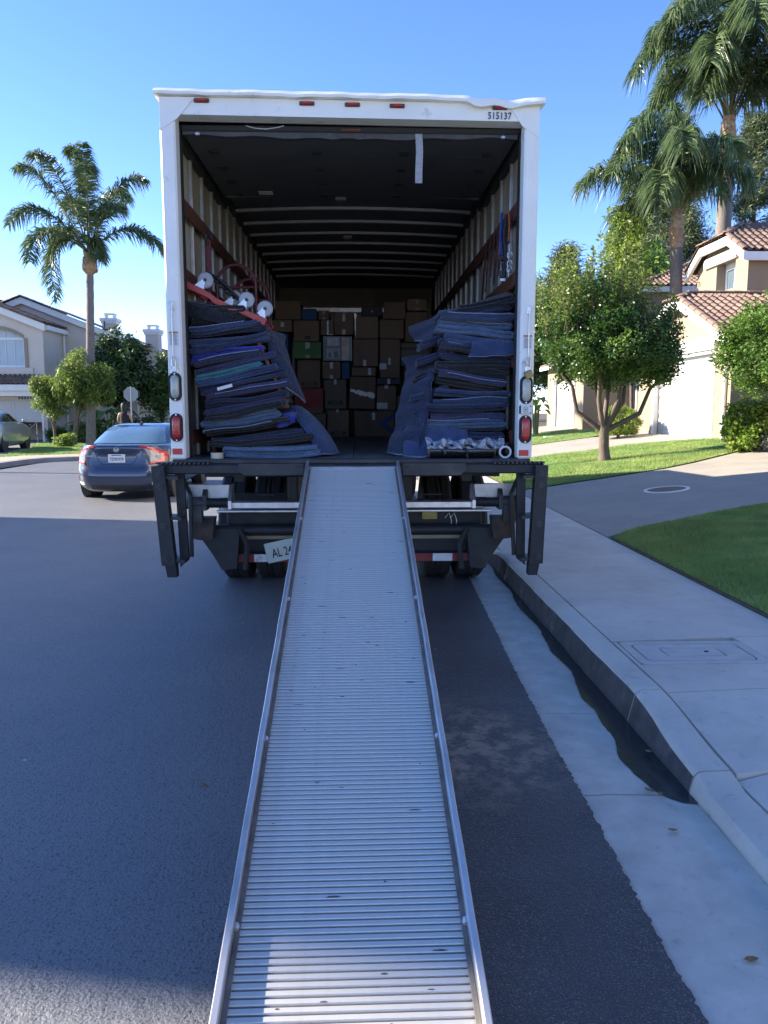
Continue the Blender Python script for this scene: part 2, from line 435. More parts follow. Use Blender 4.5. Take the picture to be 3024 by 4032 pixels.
# meter box
box = thing('meter_box', (1.93, 4.25, .15), 'rectangular concrete meter box lid set flush in the grey pavement', 'meter box')
M_lid = mat('meter_lid_concrete', (0.52, 0.49, 0.44), .85, var=.12, vscale=12, bump=.3, bscale=150, bdist=.003)
def rrect(x0, x1, y0, y1, r, n=5):
    pts = []
    for cx, cy, a in ((x1-r, y0+r, -PI/2), (x1-r, y1-r, 0), (x0+r, y1-r, PI/2), (x0+r, y0+r, PI)):
        for i in range(n+1):
            t = a + PI/2*i/n; pts.append((cx+r*math.cos(t), cy+r*math.sin(t)))
    return pts
def sdrape(mb, zoff):
    mb.v = [(x, y, z + sw_z(x, y) + zoff - .003) for x, y, z in mb.v]; return mb
def ring(mb, outer, inner, z0, z1):
    n = len(outer); vs = [(*p, z1) for p in outer]+[(*p, z1) for p in inner]+[(*p, z0) for p in outer]+[(*p, z0) for p in inner]; fs = []
    for i in range(n):
        j = (i+1) % n
        fs += [(i, j, n+j, n+i), (i, 2*n+i, 2*n+j, j), (n+i, n+j, 3*n+j, 3*n+i)]
    mb.add(vs, fs)
o_ = rrect(UX0, UX1, UY0, UY1, .05); i_ = rrect(UX0+.055, UX1-.055, UY0+.05, UY1-.05, .04)
mb = MB(); ring(mb, o_, i_, -.05, .001); sdrape(mb, 0).build('collar', M_lid, box, smooth=30)
mb = MB(); a_ = rrect(UX0+.065, UX1-.065, UY0+.06, UY1-.06, .034); b_ = rrect(UX0+.20, UX1-.20, UY0+.13, UY1-.13, .02)
ring(mb, a_, b_, -.05, .0); sdrape(mb, 0).build('lid_rim', M_lid, box, smooth=30)
mb = MB().prism(rrect(UX0+.208, UX1-.208, UY0+.138, UY1-.138, .016), 'z', -.05, .0); sdrape(mb, 0); lc = mb.build('lid_centre', M_lid, box)
mb = MB().prism([(2.01+.014*math.cos(t), 4.255+.010*math.sin(t)) for t in np.linspace(0, 2*PI, 9)[:-1]], 'z', .0, .0035); sdrape(mb, 0).build('lift_hole', M_gap, box)
MB().box(UX0, UX1, UY0, UY1, -.1, .075).build('pit', M_gap, box)

# water lying in the gutter
def wet_mat():
    m = mat('gutter_water', (0.040, 0.041, 0.040), .16, var=.3, vscale=14, spec=.35, world=True, bump=.02, bscale=60)
    return m
wl_ = [(8.2,1.33),(7.7,1.335),(7.2,1.30),(6.6,1.315),(6.0,1.27),(5.3,1.285),(4.8,1.245),(4.4,1.26),(4.1,1.22),(3.93,1.205),(3.8,1.225),(3.74,1.222),(3.6,1.20),(3.42,1.195),(3.3,1.165),(3.2,1.155),(3.08,1.17),(3.0,1.19),(2.93,1.205),(2.89,1.225),(2.85,1.27),(2.835,1.30)]
W = MB(); vs = []; fs = []
yy = np.arange(2.84, 8.2, .03); wy = np.array([p[0] for p in wl_][::-1]); wx = np.array([p[1] for p in wl_][::-1])
for i, y in enumerate(yy):
    x = np.interp(y, wy, wx) + .006*math.sin(y*6.1)+.004*math.sin(y*14.7+1)*math.sin(y*2.2)+RND.uniform(-.0025, .0025)
    x = min(x, 1.338); gz = lambda q: (-.010 + (-.012)*(q-1.22)/.123 if q > 1.22 else -.004-.006*(q-1)/.22)
    vs += [(x, y, gz(x)+.0035), ((x+1.346)/2, y, gz((x+1.346)/2)+.005), (1.347, y, -.0165)]
    if i: a = (i-1)*3; b_ = i*3; fs += [(a, a+1, b_+1, b_), (a+1, a+2, b_+2, b_+1)]
W.add(vs, fs); o = W.build('gutter_water', wet_mat(), smooth=60); struct(o)

# ------------------------------------------------------------------ the rising ground on the right: lawns and drives
def off(d): return lambda x, y: TZ(x, y) + d
poly_sheet('ground_right', [(2.742, -30), (60, -30), (60, 90), (2.742, 90)], off(-.03), M_soil)
D1 = [(2.755, 8.33), (3.3, 8.72), (4.2, 9.05), (5.2, 9.36), (8.0, 9.7), (11.5, 10.0), (11.5, 16.6), (9.2, 16.25), (8.35, 15.9), (7.3, 15.12), (6.4, 14.45), (5.65, 14.02), (4.4, 13.65), (3.24, 13.38), (2.755, 13.3)]
poly_sheet('driveway', D1, off(.005), M_drive, thick=.05)
D2 = [(2.755, 19.4), (4.5, 19.80), (6.6, 20.18), (8.1, 20.14), (8.9, 19.2), (9.1, 19.2), (9.1, 24.4), (8.6, 24.2), (7.6, 25.0), (5.6, 24.55), (2.755, 24.2)]
poly_sheet('driveway', D2, off(.005), M_drive, thick=.05)
D3 = [(2.755, 30.9), (8.3, 31.4), (9.1, 31.6), (9.1, 37), (2.755, 36)]
poly_sheet('driveway', D3, off(.005), M_drive, thick=.05)
LAWN_A = [(2.78, -4), (11, -4), (11, 9.88), (8.0, 9.62), (5.2, 9.28), (4.2, 8.97), (3.32, 8.64), (2.95, 8.42), (2.78, 8.22)]
LAWN_B = [(2.78, 13.4), (3.24, 13.46), (4.4, 13.73), (5.63, 14.10), (6.37, 14.53), (7.27, 15.2), (8.3, 15.97), (8.9, 16.3), (8.9, 19.0), (8.05, 20.06), (6.6, 20.10), (4.5, 19.72), (2.78, 19.3)]
LAWN_C = [(2.78, 24.3), (5.6, 24.65), (7.55, 25.1), (8.6, 26.0), (8.9, 29.0), (8.3, 31.2), (2.78, 30.8)]
for p in (LAWN_A, LAWN_B, LAWN_C): poly_sheet('lawn', p, off(.012), M_lawn)

def in_poly(px, py, poly):
    r = np.zeros(len(px), bool); n = len(poly); j = n-1
    for i in range(n):
        xi, yi = poly[i]; xj, yj = poly[j]
        c = ((yi > py) != (yj > py)) & (px < (xj-xi)*(py-yi)/(yj-yi+1e-12)+xi); r ^= c; j = i
    return r
def grass(name, poly, n, h, w, zf, label, bounds=None):
    a = np.array(poly); lo = a.min(0); hi = a.max(0)
    if bounds: lo = np.maximum(lo, bounds[0]); hi = np.minimum(hi, bounds[1])
    x = NPR.uniform(lo[0], hi[0], n); y = NPR.uniform(lo[1], hi[1], n); k = in_poly(x, y, poly); x = x[k]; y = y[k]; n = len(x)
    z = np.array([zf(q, 0) for q in x])
    clump = 0.75+.35*np.sin(x*3.1+np.sin(y*2.3)*2)*np.sin(y*2.7+1.3)+NPR.normal(0, .2, n)
    hh = h*np.clip(clump, .35, 1.5); t = NPR.uniform(0, 2*PI, n); lx = NPR.normal(0, .45, n)*hh; ly = NPR.normal(0, .45, n)*hh
    c = np.cos(t)*w*.5; s = np.sin(t)*w*.5
    V = np.empty((n, 3, 3), np.float32)
    V[:, 0] = np.c_[x-c, y-s, z]; V[:, 1] = np.c_[x+c, y+s, z]; V[:, 2] = np.c_[x+lx, y+ly, z+hh]
    F = np.arange(n*3).reshape(n, 3)
    o = stuff(link(name, npmesh(name, V.reshape(-1, 3), F, M_grass)))
    o['label'] = label; o['category'] = 'grass'
grass('grass', LAWN_A, 190000, .045, .006, lambda x, y: TZ(x)+.01, 'shaded green grass beside the meter box pavement', ((2.7, 3.8), (6.6, 10)))
grass('grass', LAWN_B, 110000, .05, .010, lambda x, y: TZ(x)+.01, 'sunlit green grass around the round clipped tree')
grass('grass', LAWN_C, 30000, .05, .014, lambda x, y: TZ(x)+.01, 'sunlit green grass between the two farther drives')
# dark earth edge where the turf stands over the pavement
MB().box(2.747, 2.775, -4, 8.2, .05, .166).build('turf_edge', M_soil); struct(bpy.data.objects['turf_edge'])

# drain cover in the drive
mc = thing('drain_cover', (4.62, 11.36, TZ(4.62)+.005), 'round dark drain cover with pale ring set in the shaded drive', 'drain cover')
sl_ = Matrix.Translation((4.62, 11.36, TZ(4.62)+.006)) @ Matrix.Rotation(-math.atan(.114), 4, 'Y')
r1 = [(.33*math.cos(t), .33*math.sin(t)) for t in np.linspace(0, 2*PI, 33)[:-1]]; r2 = [(x*.86, y*.86) for x, y in r1]
mb = MB(); ring(mb, r1, r2, -.02, .012); mb.xf(sl_).build('ring', M_white, mc)
mb = MB().prism([(x*.85, y*.85) for x, y in r1], 'z', -.02, .008); mb.xf(sl_).build('lid', mat('iron_lid', (.10, .095, .09), .7, var=.2, vscale=20, bump=.4, bscale=60), mc)

# ------------------------------------------------------------------ far side of the street (left)
M_lwalk = mat('far_pavement', (0.40, 0.345, 0.27), .85, var=.1, vscale=1.2, world=True)
M_lkerb = mat('far_kerb', (0.30, 0.28, 0.26), .85, var=.2, vscale=2, world=True)
KL = [(-9.95, -30), (-9.95, 21.8), (-9.9, 23.3), (-9.6, 24.1), (-8.9, 24.6), (-7.5, 24.9), (-4.0, 25.4), (-1.4, 26.2)]
def offset_line(pts, d):
    out = []
    for i, p in enumerate(pts):
        a = Vector(pts[max(i-1, 0)]); b = Vector(pts[min(i+1, len(pts)-1)]); t = (b-a).normalized(); nrm = Vector((-t.y, t.x))
        q = Vector(p)+nrm*d; out.append((q.x, q.y))
    return out
def band(name, A, B, za, zb, m, skirt=.15):
    mb = MB(); n = len(A); vs = [(*p, za) for p in A]+[(*p, zb) for p in B]+[(*p, za-skirt) for p in A]
    fs = [(i, i+1, n+i+1, n+i) for i in range(n-1)]+[(2*n+i, 2*n+i+1, i+1, i) for i in range(n-1)]
    return struct(mb.add(vs, fs).build(name, m))
K2 = offset_line(KL, .16); K3 = offset_line(KL, 1.35)
band('far_kerb', KL, K2, .13, .135, M_lkerb)
band('far_pavement', K2, K3, .139, .15, M_lwalk, .02)
poly_sheet('lawn', [(p[0]-.0, p[1]) for p in K3] + [(-1.4, 44), (-40, 44), (-40, -30)], lambda x, y: .13, M_lawn, cuts=())
poly_sheet('driveway', [(-11.35, 24.2), (-11.35, 20), (-30, 20), (-30, 37.5), (-14.75, 37.5), (-14.2, 34), (-12.9, 30.5), (-11.9, 26.5)], lambda x, y: .136, mat('old_driveway', (.17, .165, .155), .9, var=.15, vscale=1.5, world=True), cuts=())
LAWN_L = [(-11.25, 24.3), (-11.8, 26.5), (-12.8, 30.5), (-14.1, 34), (-14.6, 35.5), (-9.5, 36), (-7.0, 30), (-7.0, 26.4), (-10, 26)]
grass('grass', LAWN_L, 70000, .06, .016, lambda x, y: .13, 'sunlit green grass in front of the peach tree', None)

# ------------------------------------------------------------------ the moving truck
M_tw = mat('truck_white_paint', (0.83, 0.815, 0.765), .42, var=.06, vscale=4, col2=(0.50, 0.48, 0.44), c2scale=7, c2lo=.60, c2hi=.74, spec=.4, bump=.05, bscale=9)
M_blk = mat('black_steel', (0.016, 0.017, 0.019), .55, var=.35, vscale=9, col2=(0.030, 0.028, 0.026), c2scale=5, c2lo=.5, c2hi=.7, bump=.15, bscale=60)
M_blk2 = mat('worn_grey_steel', (0.050, 0.050, 0.050), .55, .3, var=.25, vscale=8, col2=(.085, .08, .075), c2scale=6, c2lo=.55, c2hi=.7)
M_rub = mat('rubber', (0.022, 0.022, 0.023), .75, var=.2, vscale=30, bump=.2, bscale=80)
M_alu = mat('aluminium', (0.62, 0.62, 0.62), .38, .85, var=.15, vscale=12, col2=(.42, .41, .40), c2scale=9, c2lo=.5, c2hi=.75)
M_galv = mat('galvanised_steel', (0.55, 0.56, 0.57), .35, .9, var=.12, vscale=20)
M_ply = mat('lining_board', (0.42, 0.38, 0.30), .7, var=.15, vscale=3, stretch=(1, 1, .3), col2=(.30, .265, .20), c2scale=1.3, c2lo=.5, c2hi=.75, rand=.08)
M_slat = mat('wood_rail', (0.115, 0.043, 0.028), .65, var=.25, vscale=6, stretch=(1, .15, 1), bump=.15, bscale=40)
M_floor = mat('truck_floor_wood', (0.16, 0.145, 0.13), .75, var=.25, vscale=10, stretch=(1, .1, 1), rand=.12, bump=.15, bscale=50)
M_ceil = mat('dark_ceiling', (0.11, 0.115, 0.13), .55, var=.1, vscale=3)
M_bow = mat('roof_bow_steel', (0.27, 0.27, 0.28), .45, .4, var=.15)
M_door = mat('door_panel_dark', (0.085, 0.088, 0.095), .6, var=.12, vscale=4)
M_red = mat('red_lens', (0.42, 0.018, 0.022), .22, var=.12, vscale=80, spec=.6, coat=.3)
M_clear = mat('clear_lens', (0.36, 0.37, 0.32), .2, var=.15, vscale=60, spec=.6, coat=.4)
M_tapeR = mat('reflective_red', (0.55, 0.035, 0.03), .35, var=.15, vscale=30)
M_tapeR2 = mat('reflective_red_dirty', (0.20, 0.022, 0.02), .5, var=.35, vscale=14)
M_tapeW = mat('reflective_white', (0.62, 0.62, 0.62), .35, var=.15, vscale=20, col2=(.35, .34, .33), c2scale=14, c2lo=.5, c2hi=.7)
M_ink = mat('black_ink', (0.02, 0.02, 0.022), .6, var=.05)
M_orange = mat('orange_print', (0.60, 0.16, 0.04), .5, var=.05)
M_paper = mat('white_paper', (0.70, 0.70, 0.69), .6, var=.05)

TX0, TX1, TY, BED, TOP = -1.31, 1.22, 5.40, 1.20, 3.60
FRONT = 13.1
tr = thing('moving_truck', (-.045, TY, 0), 'white box moving truck with its rear door open, loaded with boxes', 'truck')
# rear frame: posts and header (left side stands a touch higher)
def topz(x): return 3.619 - .022*(x-TX0)/(TX1-TX0)
mb = MB()
mb.cbox(TX0, -1.207, TY, TY+.13, BED, topz(TX0)-.03, .012)
mb.build('rear_post', M_tw, tr)
MB().cbox(1.119, TX1, TY, TY+.13, BED, topz(TX1)-.03, .012).build('rear_post', M_tw, tr)
mb = MB(); mb.prism([(-1.2065, 3.478), (1.1185, 3.458), (1.1185, topz(1.12)-.03), (-1.2065, topz(-1.2)-.03)], 'y', TY+.004, TY+.13); mb.build('header', M_tw, tr)
# corner gusset plates
for s, xa, xb in ((1, TX0+.004, -1.06), (-1, TX1-.004, .99)):
    z = topz(xa)-.035; MB().prism([(xa, z), (xb, z), (xb-.03*s, z-.02), (xa+.115*s, z-.135), (xa, z-.21)], 'y', TY-.004, TY+.0035).build('corner_gusset', M_tw, tr)
# roof edge cap, bent down at one corner
rings = []
for i in range(61):
    t = i/60; x = -1.335 + 2.58*t; z = topz(x)
    d = 0.0
    if t > .74: d = -.027*math.sin((t-.74)/.26*PI)**2*(1+.5*math.sin(t*70)) - .012*(t > .8)
    d += .003*math.sin(t*31)+.002*math.sin(t*83)
    yo = TY-.035 + (-.012 if t > .78 else 0)*math.sin(t*40)
    rings.append([(x, yo, z-.028+d), (x, yo-.004, z-.012+d), (x, yo+.012, z+.010+d*.6), (x, TY+.2, z+.022), (x, TY+.2, z-.02), (x, yo+.03, z-.030+d*.8)])
MB().loft(rings).build('roof_edge', M_tw, tr, smooth=40)
# side walls, roof, front wall
for x0, x1 in ((TX0, TX0+.02), (TX1-.02, TX1)): MB().box(x0, x1, TY+.13, FRONT, BED-.05, 3.575).build('side_wall', M_tw, tr)
MB().box(TX0+.02, TX1-.02, TY+.2, FRONT, 3.575, 3.605).build('roof', [M_tw], tr)
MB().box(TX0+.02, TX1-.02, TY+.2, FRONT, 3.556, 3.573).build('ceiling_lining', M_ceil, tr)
MB().box(TX0+.02, TX1-.02, FRONT-.03, FRONT, BED, 3.556).build('front_wall', M_ply, tr)
# header rail and posts on the front wall, above the load
MB().cbox(-1.0, .55, 11.92, 12.0, 3.02, 3.10, .01).build('front_beam', M_alu, tr)
MB().box(-1.25, 1.16, 12.0, 12.03, 1.2, 3.02).build('bulkhead_panel', M_ply, tr)
for x in (-1.0, -.52, -.05, .42, .85): MB().cbox(x-.022, x+.022, 11.955, 11.999, 1.2, 3.02, .006).build('bulkhead_post', M_alu, tr)
# lining boards and wall ribs, rails
ribY = [5.62 + .41*i for i in range(18)]
for side, xi, xo in ((-1, -1.262, TX0+.021), (1, 1.172, TX1-.021)):
    xa, xb = min(xi, xo), max(xi, xo)
    for a, b_ in zip(ribY[:-1], ribY[1:]):
        MB().box(xa, xb, a+.004, b_-.004, BED, 3.50).build('lining_board', M_ply, tr)
    for i, y in enumerate(ribY):
        if y > 11.9: break
        x1 = xi - side*.030
        MB().cbox(min(xi, x1), max(xi, x1), y-.020, y+.020, BED, 3.47, .006).build('wall_rib', M_alu, tr)
    for z0, z1, y1 in ((2.905, 3.01, 12), (2.43, 2.535, 12), (1.85, 1.955, 12), (1.3, 1.4, 12)):
        x1 = xi - side*.032; x2 = xi - side*.052
        MB().cbox(min(x1, x2), max(x1, x2), TY+.14, y1-.05, z0, z1, .005).build('wall_rail', M_slat, tr)
    # door track and top corner angle
    MB().cbox(min(xi, xi-side*.06), max(xi, xi-side*.06), TY+.14, 7.4, 3.375, 3.425, .006).build('door_track', M_blk, tr)
    MB().cbox(min(xi, xi-side*.05), max(xi, xi-side*.05), TY+.14, 12, 3.48, 3.556, .01).build('top_rail', M_blk2, tr)
    # dark seal inside the post
    xs = -1.205 if side < 0 else 1.117
    MB().cbox(min(xs, xs+side*.05), max(xs, xs+side*.05), TY+.131, TY+.215, BED, 3.46, .008).build('door_seal', M_rub, tr)
MB().cbox(-1.20, 1.115, TY+.131, TY+.22, 3.42, 3.46, .008).build('door_seal', M_rub, tr)
# arched roof bows
for i in range(9):
    y = 7.46+.53*i
    pts = [(x, y, 3.515 + .035*(1-((x+.045)/1.2)**2)) for x in np.linspace(-1.25, 1.16, 13)]
    rings = [[(p[0], y-.02, p[2]-.022), (p[0], y+.02, p[2]-.022), (p[0], y+.026, p[2]+.004), (p[0], y-.026, p[2]+.004)] for p in pts]
    MB().loft(rings).build('roof_bow', M_bow, tr)
# the roller door, run up under the roof: four dark sections with hinges
dz = lambda y: 3.425 + .010*math.sin(y*2)
dy = np.linspace(5.60, 7.16, 5)
for i in range(4):
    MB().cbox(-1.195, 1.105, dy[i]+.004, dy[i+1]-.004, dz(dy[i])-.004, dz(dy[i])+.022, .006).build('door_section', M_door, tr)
    if i < 4:
        for x in (-.30, .34, -1.05, .95):
            MB().cbox(x-.035, x+.035, dy[i]+.30, dy[i]+.37, dz(dy[i])-.012, dz(dy[i])-.003, .004).build('door_hinge', M_blk2, tr)
# bottom rail of the door with its sagging rubber seal
rings = []
for i in range(41):
    x = -1.19+2.29*i/40; s = -.018*math.sin((i/40)*PI)**2 + .006*math.sin(i*.9) + (.012 if abs(i-19.5) < 1.5 else 0)
    rings.append([(x, 5.545, 3.398+s), (x, 5.545, 3.432+s*.5), (x, 5.60, 3.436+s*.3), (x, 5.60, 3.400+s)])
MB().loft(rings).build('door_bottom_seal', mat('grey_rubber', (.065, .065, .068), .7, var=.3, vscale=14), tr)
MB().cbox(-.12, .02, 5.52, 5.56, 3.425, 3.445, .006).build('door_latch', M_slat, tr)
MB().cyl((.16, 5.56, 3.46), (.26, 5.56, 3.46), .018, n=12).build('latch_barrel', M_blk2, tr)
for x in (-1.09, 1.00):
    mb = MB().cyl((x, 5.55, 3.40), (x, 5.55, 3.455), .006, n=8); mb.cbox(x-.016, x+.016, 5.54, 5.56, 3.395, 3.415, .004); mb.build('door_bolt', M_galv, tr)
MB().tube([(-.76, 5.53, 3.456), (-.70, 5.53, 3.44), (-.62, 5.53, 3.435), (-.54, 5.53, 3.447), (-.50, 5.53, 3.458)], .0035, 6).build('cable', M_galv, tr)
# pull strap
rings = []
for i in range(15):
    t = i/14; z = 3.435-.338*t; x = .415 + .008*t+.004*math.sin(t*5); y = 5.545-.02*math.sin(t*3)
    w = .024; rings.append([(x-w, y, z), (x+w, y-.003, z), (x+w, y+.004, z), (x-w, y+.006, z)])
MB().loft(rings).build('pull_strap', mat('grey_webbing', (.32, .33, .36), .85, var=.2, vscale=60, bump=.3, bscale=300, bdist=.002), tr)
# ceiling lamps and label
for x, y in ((-.16, 7.43), (-.12, 9.0)): MB().cbox(x-.05, x+.05, y-.03, y+.03, 3.47, 3.50, .006).build('ceiling_lamp', M_clear, tr)
MB().box(-.86, -.74, 6.95, 7.05, 3.4135, 3.4175).build('door_sticker', M_paper, tr)
# floor planks and rear sill
for i in range(8):
    w = (TX1-TX0-.1)/8; x = TX0+.05+w*i; MB().cbox(x+.002, x+w-.002, TY+.1, 12, BED-.04, BED, .003).build('floor_plank', M_floor, tr)
MB().box(TX0+.03, TX1-.03, TY+.1, FRONT, BED-.09, BED-.042).build('floor_frame', M_blk, tr)
mb = MB().cbox(TX0+.01, TX1-.01, TY-.005, TY+.1, BED-.03, BED+.002, .006); mb.build('rear_sill', M_blk2, tr)
# step bumper with tread bars at both ends
mb = MB().cbox(-1.385, 1.292, TY-.09, TY-.007, 1.105, 1.172, .008)
mb.build('rear_crossmember', M_blk, tr)
for x0, x1 in ((-1.395, -1.02), (.93, 1.300)):
    for k in range(12):
        x = x0+(x1-x0)*(k+.15)/12; MB().box(x, x+(x1-x0)/12*.55, TY-.10, TY-.006, 1.174, 1.186).build('tread_bar', M_blk2, tr)
for poly in ([(-.83, 1.178), (-.83, 1.130), (-.79, 1.098), (-.385, 1.098), (-.385, 1.178)], [(.301, 1.178), (.301, 1.096), (.703, 1.096), (.738, 1.128), (.738, 1.178)]):
    MB().prism(poly, 'y', TY-.105, TY-.092).build('ramp_plate', M_blk2, tr)
for x in (-.415, .325): MB().box(x-.02, x+.02, TY-.108, TY-.1055, 1.146, 1.168).build('ramp_slot', M_ink, tr)
# dock bumper posts with bolts, steps behind them
def bumper(xt, xb, s):
    # xt: outer face at the top, xb: outer face at the bottom, s: towards the middle
    def q(x0, x1): return (min(x0, x1), max(x0, x1))
    m1 = MB(); a, b_ = xt, xb
    m1.prism([(a, 1.165), (a+s*.085, 1.165), (b_+s*.085+s*.02, .480), (b_+s*.012, .480)], 'y', TY-.165, TY-.085); m1.build('bumper_post', M_blk, tr)
    m2 = MB().prism([(b_+s*.03, .48), (b_+s*.105, .48), (b_+s*.108, .395), (b_+s*.045, .395)], 'y', TY-.15, TY-.075); m2.build('bumper_foot', M_rub, tr)
    m3 = MB().prism([(a+s*.125, 1.10), (a+s*.185, 1.10), (b_+s*.165, .50), (b_+s*.105, .44)], 'y', TY-.02, TY+.02); m3.build('step_upright', M_blk, tr)
    for z in (1.08, .80, .50):
        t = (1.165-z)/.685; x = a+(b_-a)*t
        m4 = MB().prism([(x+s*.06, z), (x+s*.165, z-.01), (x+s*.165, z+.012), (x+s*.06, z+.02)], 'y', TY-.14, TY+.015); m4.build('step_rung', M_blk2, tr)
    for z in (1.11, 1.03, .76, .53):
        t = (1.165-z)/.685; x = a+(b_-a)*t+s*.048
        mb = MB().cyl((x, TY-.172, z), (x, TY-.16, z), .024, n=14); mb.cyl((x, TY-.180, z), (x, TY-.165, z), .012, n=6); mb.build('bumper_bolt', M_blk2, tr)
    MB().tube([(a+s*.16, TY+.02, 1.09), (a+s*.20, TY+.1, .95), (b_+s*.17, TY+.06, .50)], .016, 8).build('step_brace', M_blk, tr)
bumper(-1.408, -1.372, 1); bumper(1.300, 1.290, -1)
# lift-gate parts folded under the bed
LY = TY+.26
MB().cbox(-1.0, .92, LY-.06, LY+.03, .826, .880, .008).build('lift_bar', M_alu, tr)
MB().cbox(-1.05, .98, LY-.02, LY+.3, .795, .812, .004).build('lift_plate', M_alu, tr)
for s, xa, xb in ((1, -1.255, -.94), (-1, 1.17, .84)):
    x0, x1 = min(xa, xb), max(xa, xb)
    MB().prism([(x0, 1.0), (x1, 1.0), (x1, .985), (x1+.001, .905), (x0, .905)], 'y', LY-.02, LY-.005).build('lift_bracket', mat('worn_aluminium', (.52, .52, .51), .45, .6, var=.2, vscale=12, col2=(.16, .13, .11), c2scale=7, c2lo=.62, c2hi=.68), tr)
    MB().prism([(LY-.10, .83), (LY+.05, .83), (LY+.05, 1.0), (LY-.02, 1.0), (LY-.10, .89)], 'x', xb-.012, xb+.012).build('lift_bracket_cheek', M_alu, tr)
    MB().prism([(LY-.10, .85), (LY+.03, .85), (LY+.03, .99), (LY-.03, .99), (LY-.10, .90)], 'x', xa-.010, xa+.010).build('lift_bracket_cheek', M_alu, tr)
    xm = xa + s*.13
    MB().prism([(LY-.10, .82), (LY+.02, .82), (LY+.02, .95), (LY-.04, .97), (LY-.08, .93)], 'x', xm-.016, xm+.016).build('lift_lug', M_blk2, tr)
    pts = []
    a0 = xm+s*.02; a1 = xb-s*.015
    for i in range(12*12+1):
        t = i/(12*12); pts.append((a0+(a1-a0)*t, LY-.06+.030*math.cos(t*12*2*PI), .872+.030*math.sin(t*12*2*PI)))
    MB().tube(pts, .0075, 6).build('spring', M_blk, tr, smooth=60)
    MB().cyl((xa-s*.02, LY-.05, .872), (xm, LY-.05, .872), .045, n=18).build('lift_roller', M_blk2, tr, smooth=40)
    MB().cyl((xa-s*.035, LY-.05, .872), (xa+s*.02, LY-.05, .872), .030, n=16).build('lift_pin', M_alu, tr, smooth=40)
    MB().prism([(xa+s*.02, .86), (xa+s*.11, .86), (xa+s*.11, .735), (xa+s*.02, .735)], 'y', LY-.09, LY-.02).build('lift_block', M_blk2, tr)
    MB().prism([(xa, .76), (xa+s*.19, .76), (xa+s*.17, .60), (xa+s*.10, .59), (xa+s*.035, .60)], 'y', LY-.03, LY+.07).build('lift_arm', mat('rusty_steel', (.085, .055, .04), .75, .2, var=.4, vscale=14, col2=(.03, .03, .03), c2scale=6), tr)
    MB().prism([(xa+s*.06, .61), (xa+s*.24, .66), (xa+s*.36, .66), (xa+s*.33, .36), (xa+s*.22, .35), (xa+s*.16, .46)], 'y', LY+.05, LY+.18).build('lift_hanger', M_blk, tr)
    MB().tube([(xa+s*.36, LY+.04, .66), (xa+s*.42, LY+.02, .55), (xa+s*.40, LY+.02, .36)], .02, 8).build('hydraulic_hose', M_rub, tr, smooth=60)
    MB().prism([(xa+s*.30, 1.165), (xa+s*.44, 1.165), (xa+s*.40, 1.02), (xa+s*.34, 1.02)], 'y', LY+.02, LY+.06).build('hanger_bracket', M_blk, tr)
MB().cyl((-1.10, LY+.1, .645), (1.03, LY+.1, .645), .042, n=20).build('lift_tube', M_blk, tr, smooth=40)
MB().cbox(-1.0, .9, LY+.18, LY+.24, .56, .60, .006).build('pale_edge', mat('pale_edge_paint', (.36, .34, .24), .6, var=.2), tr)
MB().cbox(-1.02, .95, LY+.22, LY+.28, .40, .80, .01).build('lift_pan', M_blk, tr)
MB().cbox(-.95, .86, LY+.10, LY+.135, .395, .467, .006).build('underride_bar', M_blk, tr)
TW = (.86+.95)/12
for i in range(12):
    x = -.95+TW*i; red = i % 2 == 0 if i < 6 else i % 2 == 1
    MB().box(x+.0005, x+TW-.0005, LY+.096, LY+.0995, .402, .46).build('reflector_strip', M_tapeR2 if red else M_tapeW, tr)
# number plate, crooked
pl = MB().cbox(-.155, .155, -.004, .004, -.077, .077, .003).xf(Matrix.Translation((-.555, LY+.08, .50)) @ Matrix.Rotation(-.22, 4, 'Y')).build('number_plate', mat('plate_pale_green', (.45, .52, .47), .45, var=.12, vscale=8), tr)
def onplate(s, size, dx, dz, m, sx=1.0):
    M0 = Matrix.Translation((-.555, LY+.0745, .50)) @ Matrix.Rotation(-.22, 4, 'Y') @ Matrix.Translation((dx, 0, dz)) @ Matrix.Rotation(PI/2, 4, 'X')
    text_mesh('plate_letters', s, size, M0, m, pl, sx=sx)
onplate('AL 24', .095, -.032, -.012, M_ink, .68)
MB().cbox(.483, .60, LY+.20, LY+.215, .71, .77, .003).build('warning_sticker', mat('yellow_sticker', (.42, .36, .10), .6, var=.3, vscale=30), tr)
for x in (-.72, .56): MB().cbox(x-.07, x+.07, LY+.16, LY+.18, .90, .912, .003).build('bolt_plate', M_blk2, tr)
for x in (.66, .70): MB().tube([(x, LY+.19, .72), (x+.03, LY+.18, .76), (x+.05, LY+.18, .70), (x+.045, LY+.18, .66)], .004, 6).build('wire', M_paper, tr)
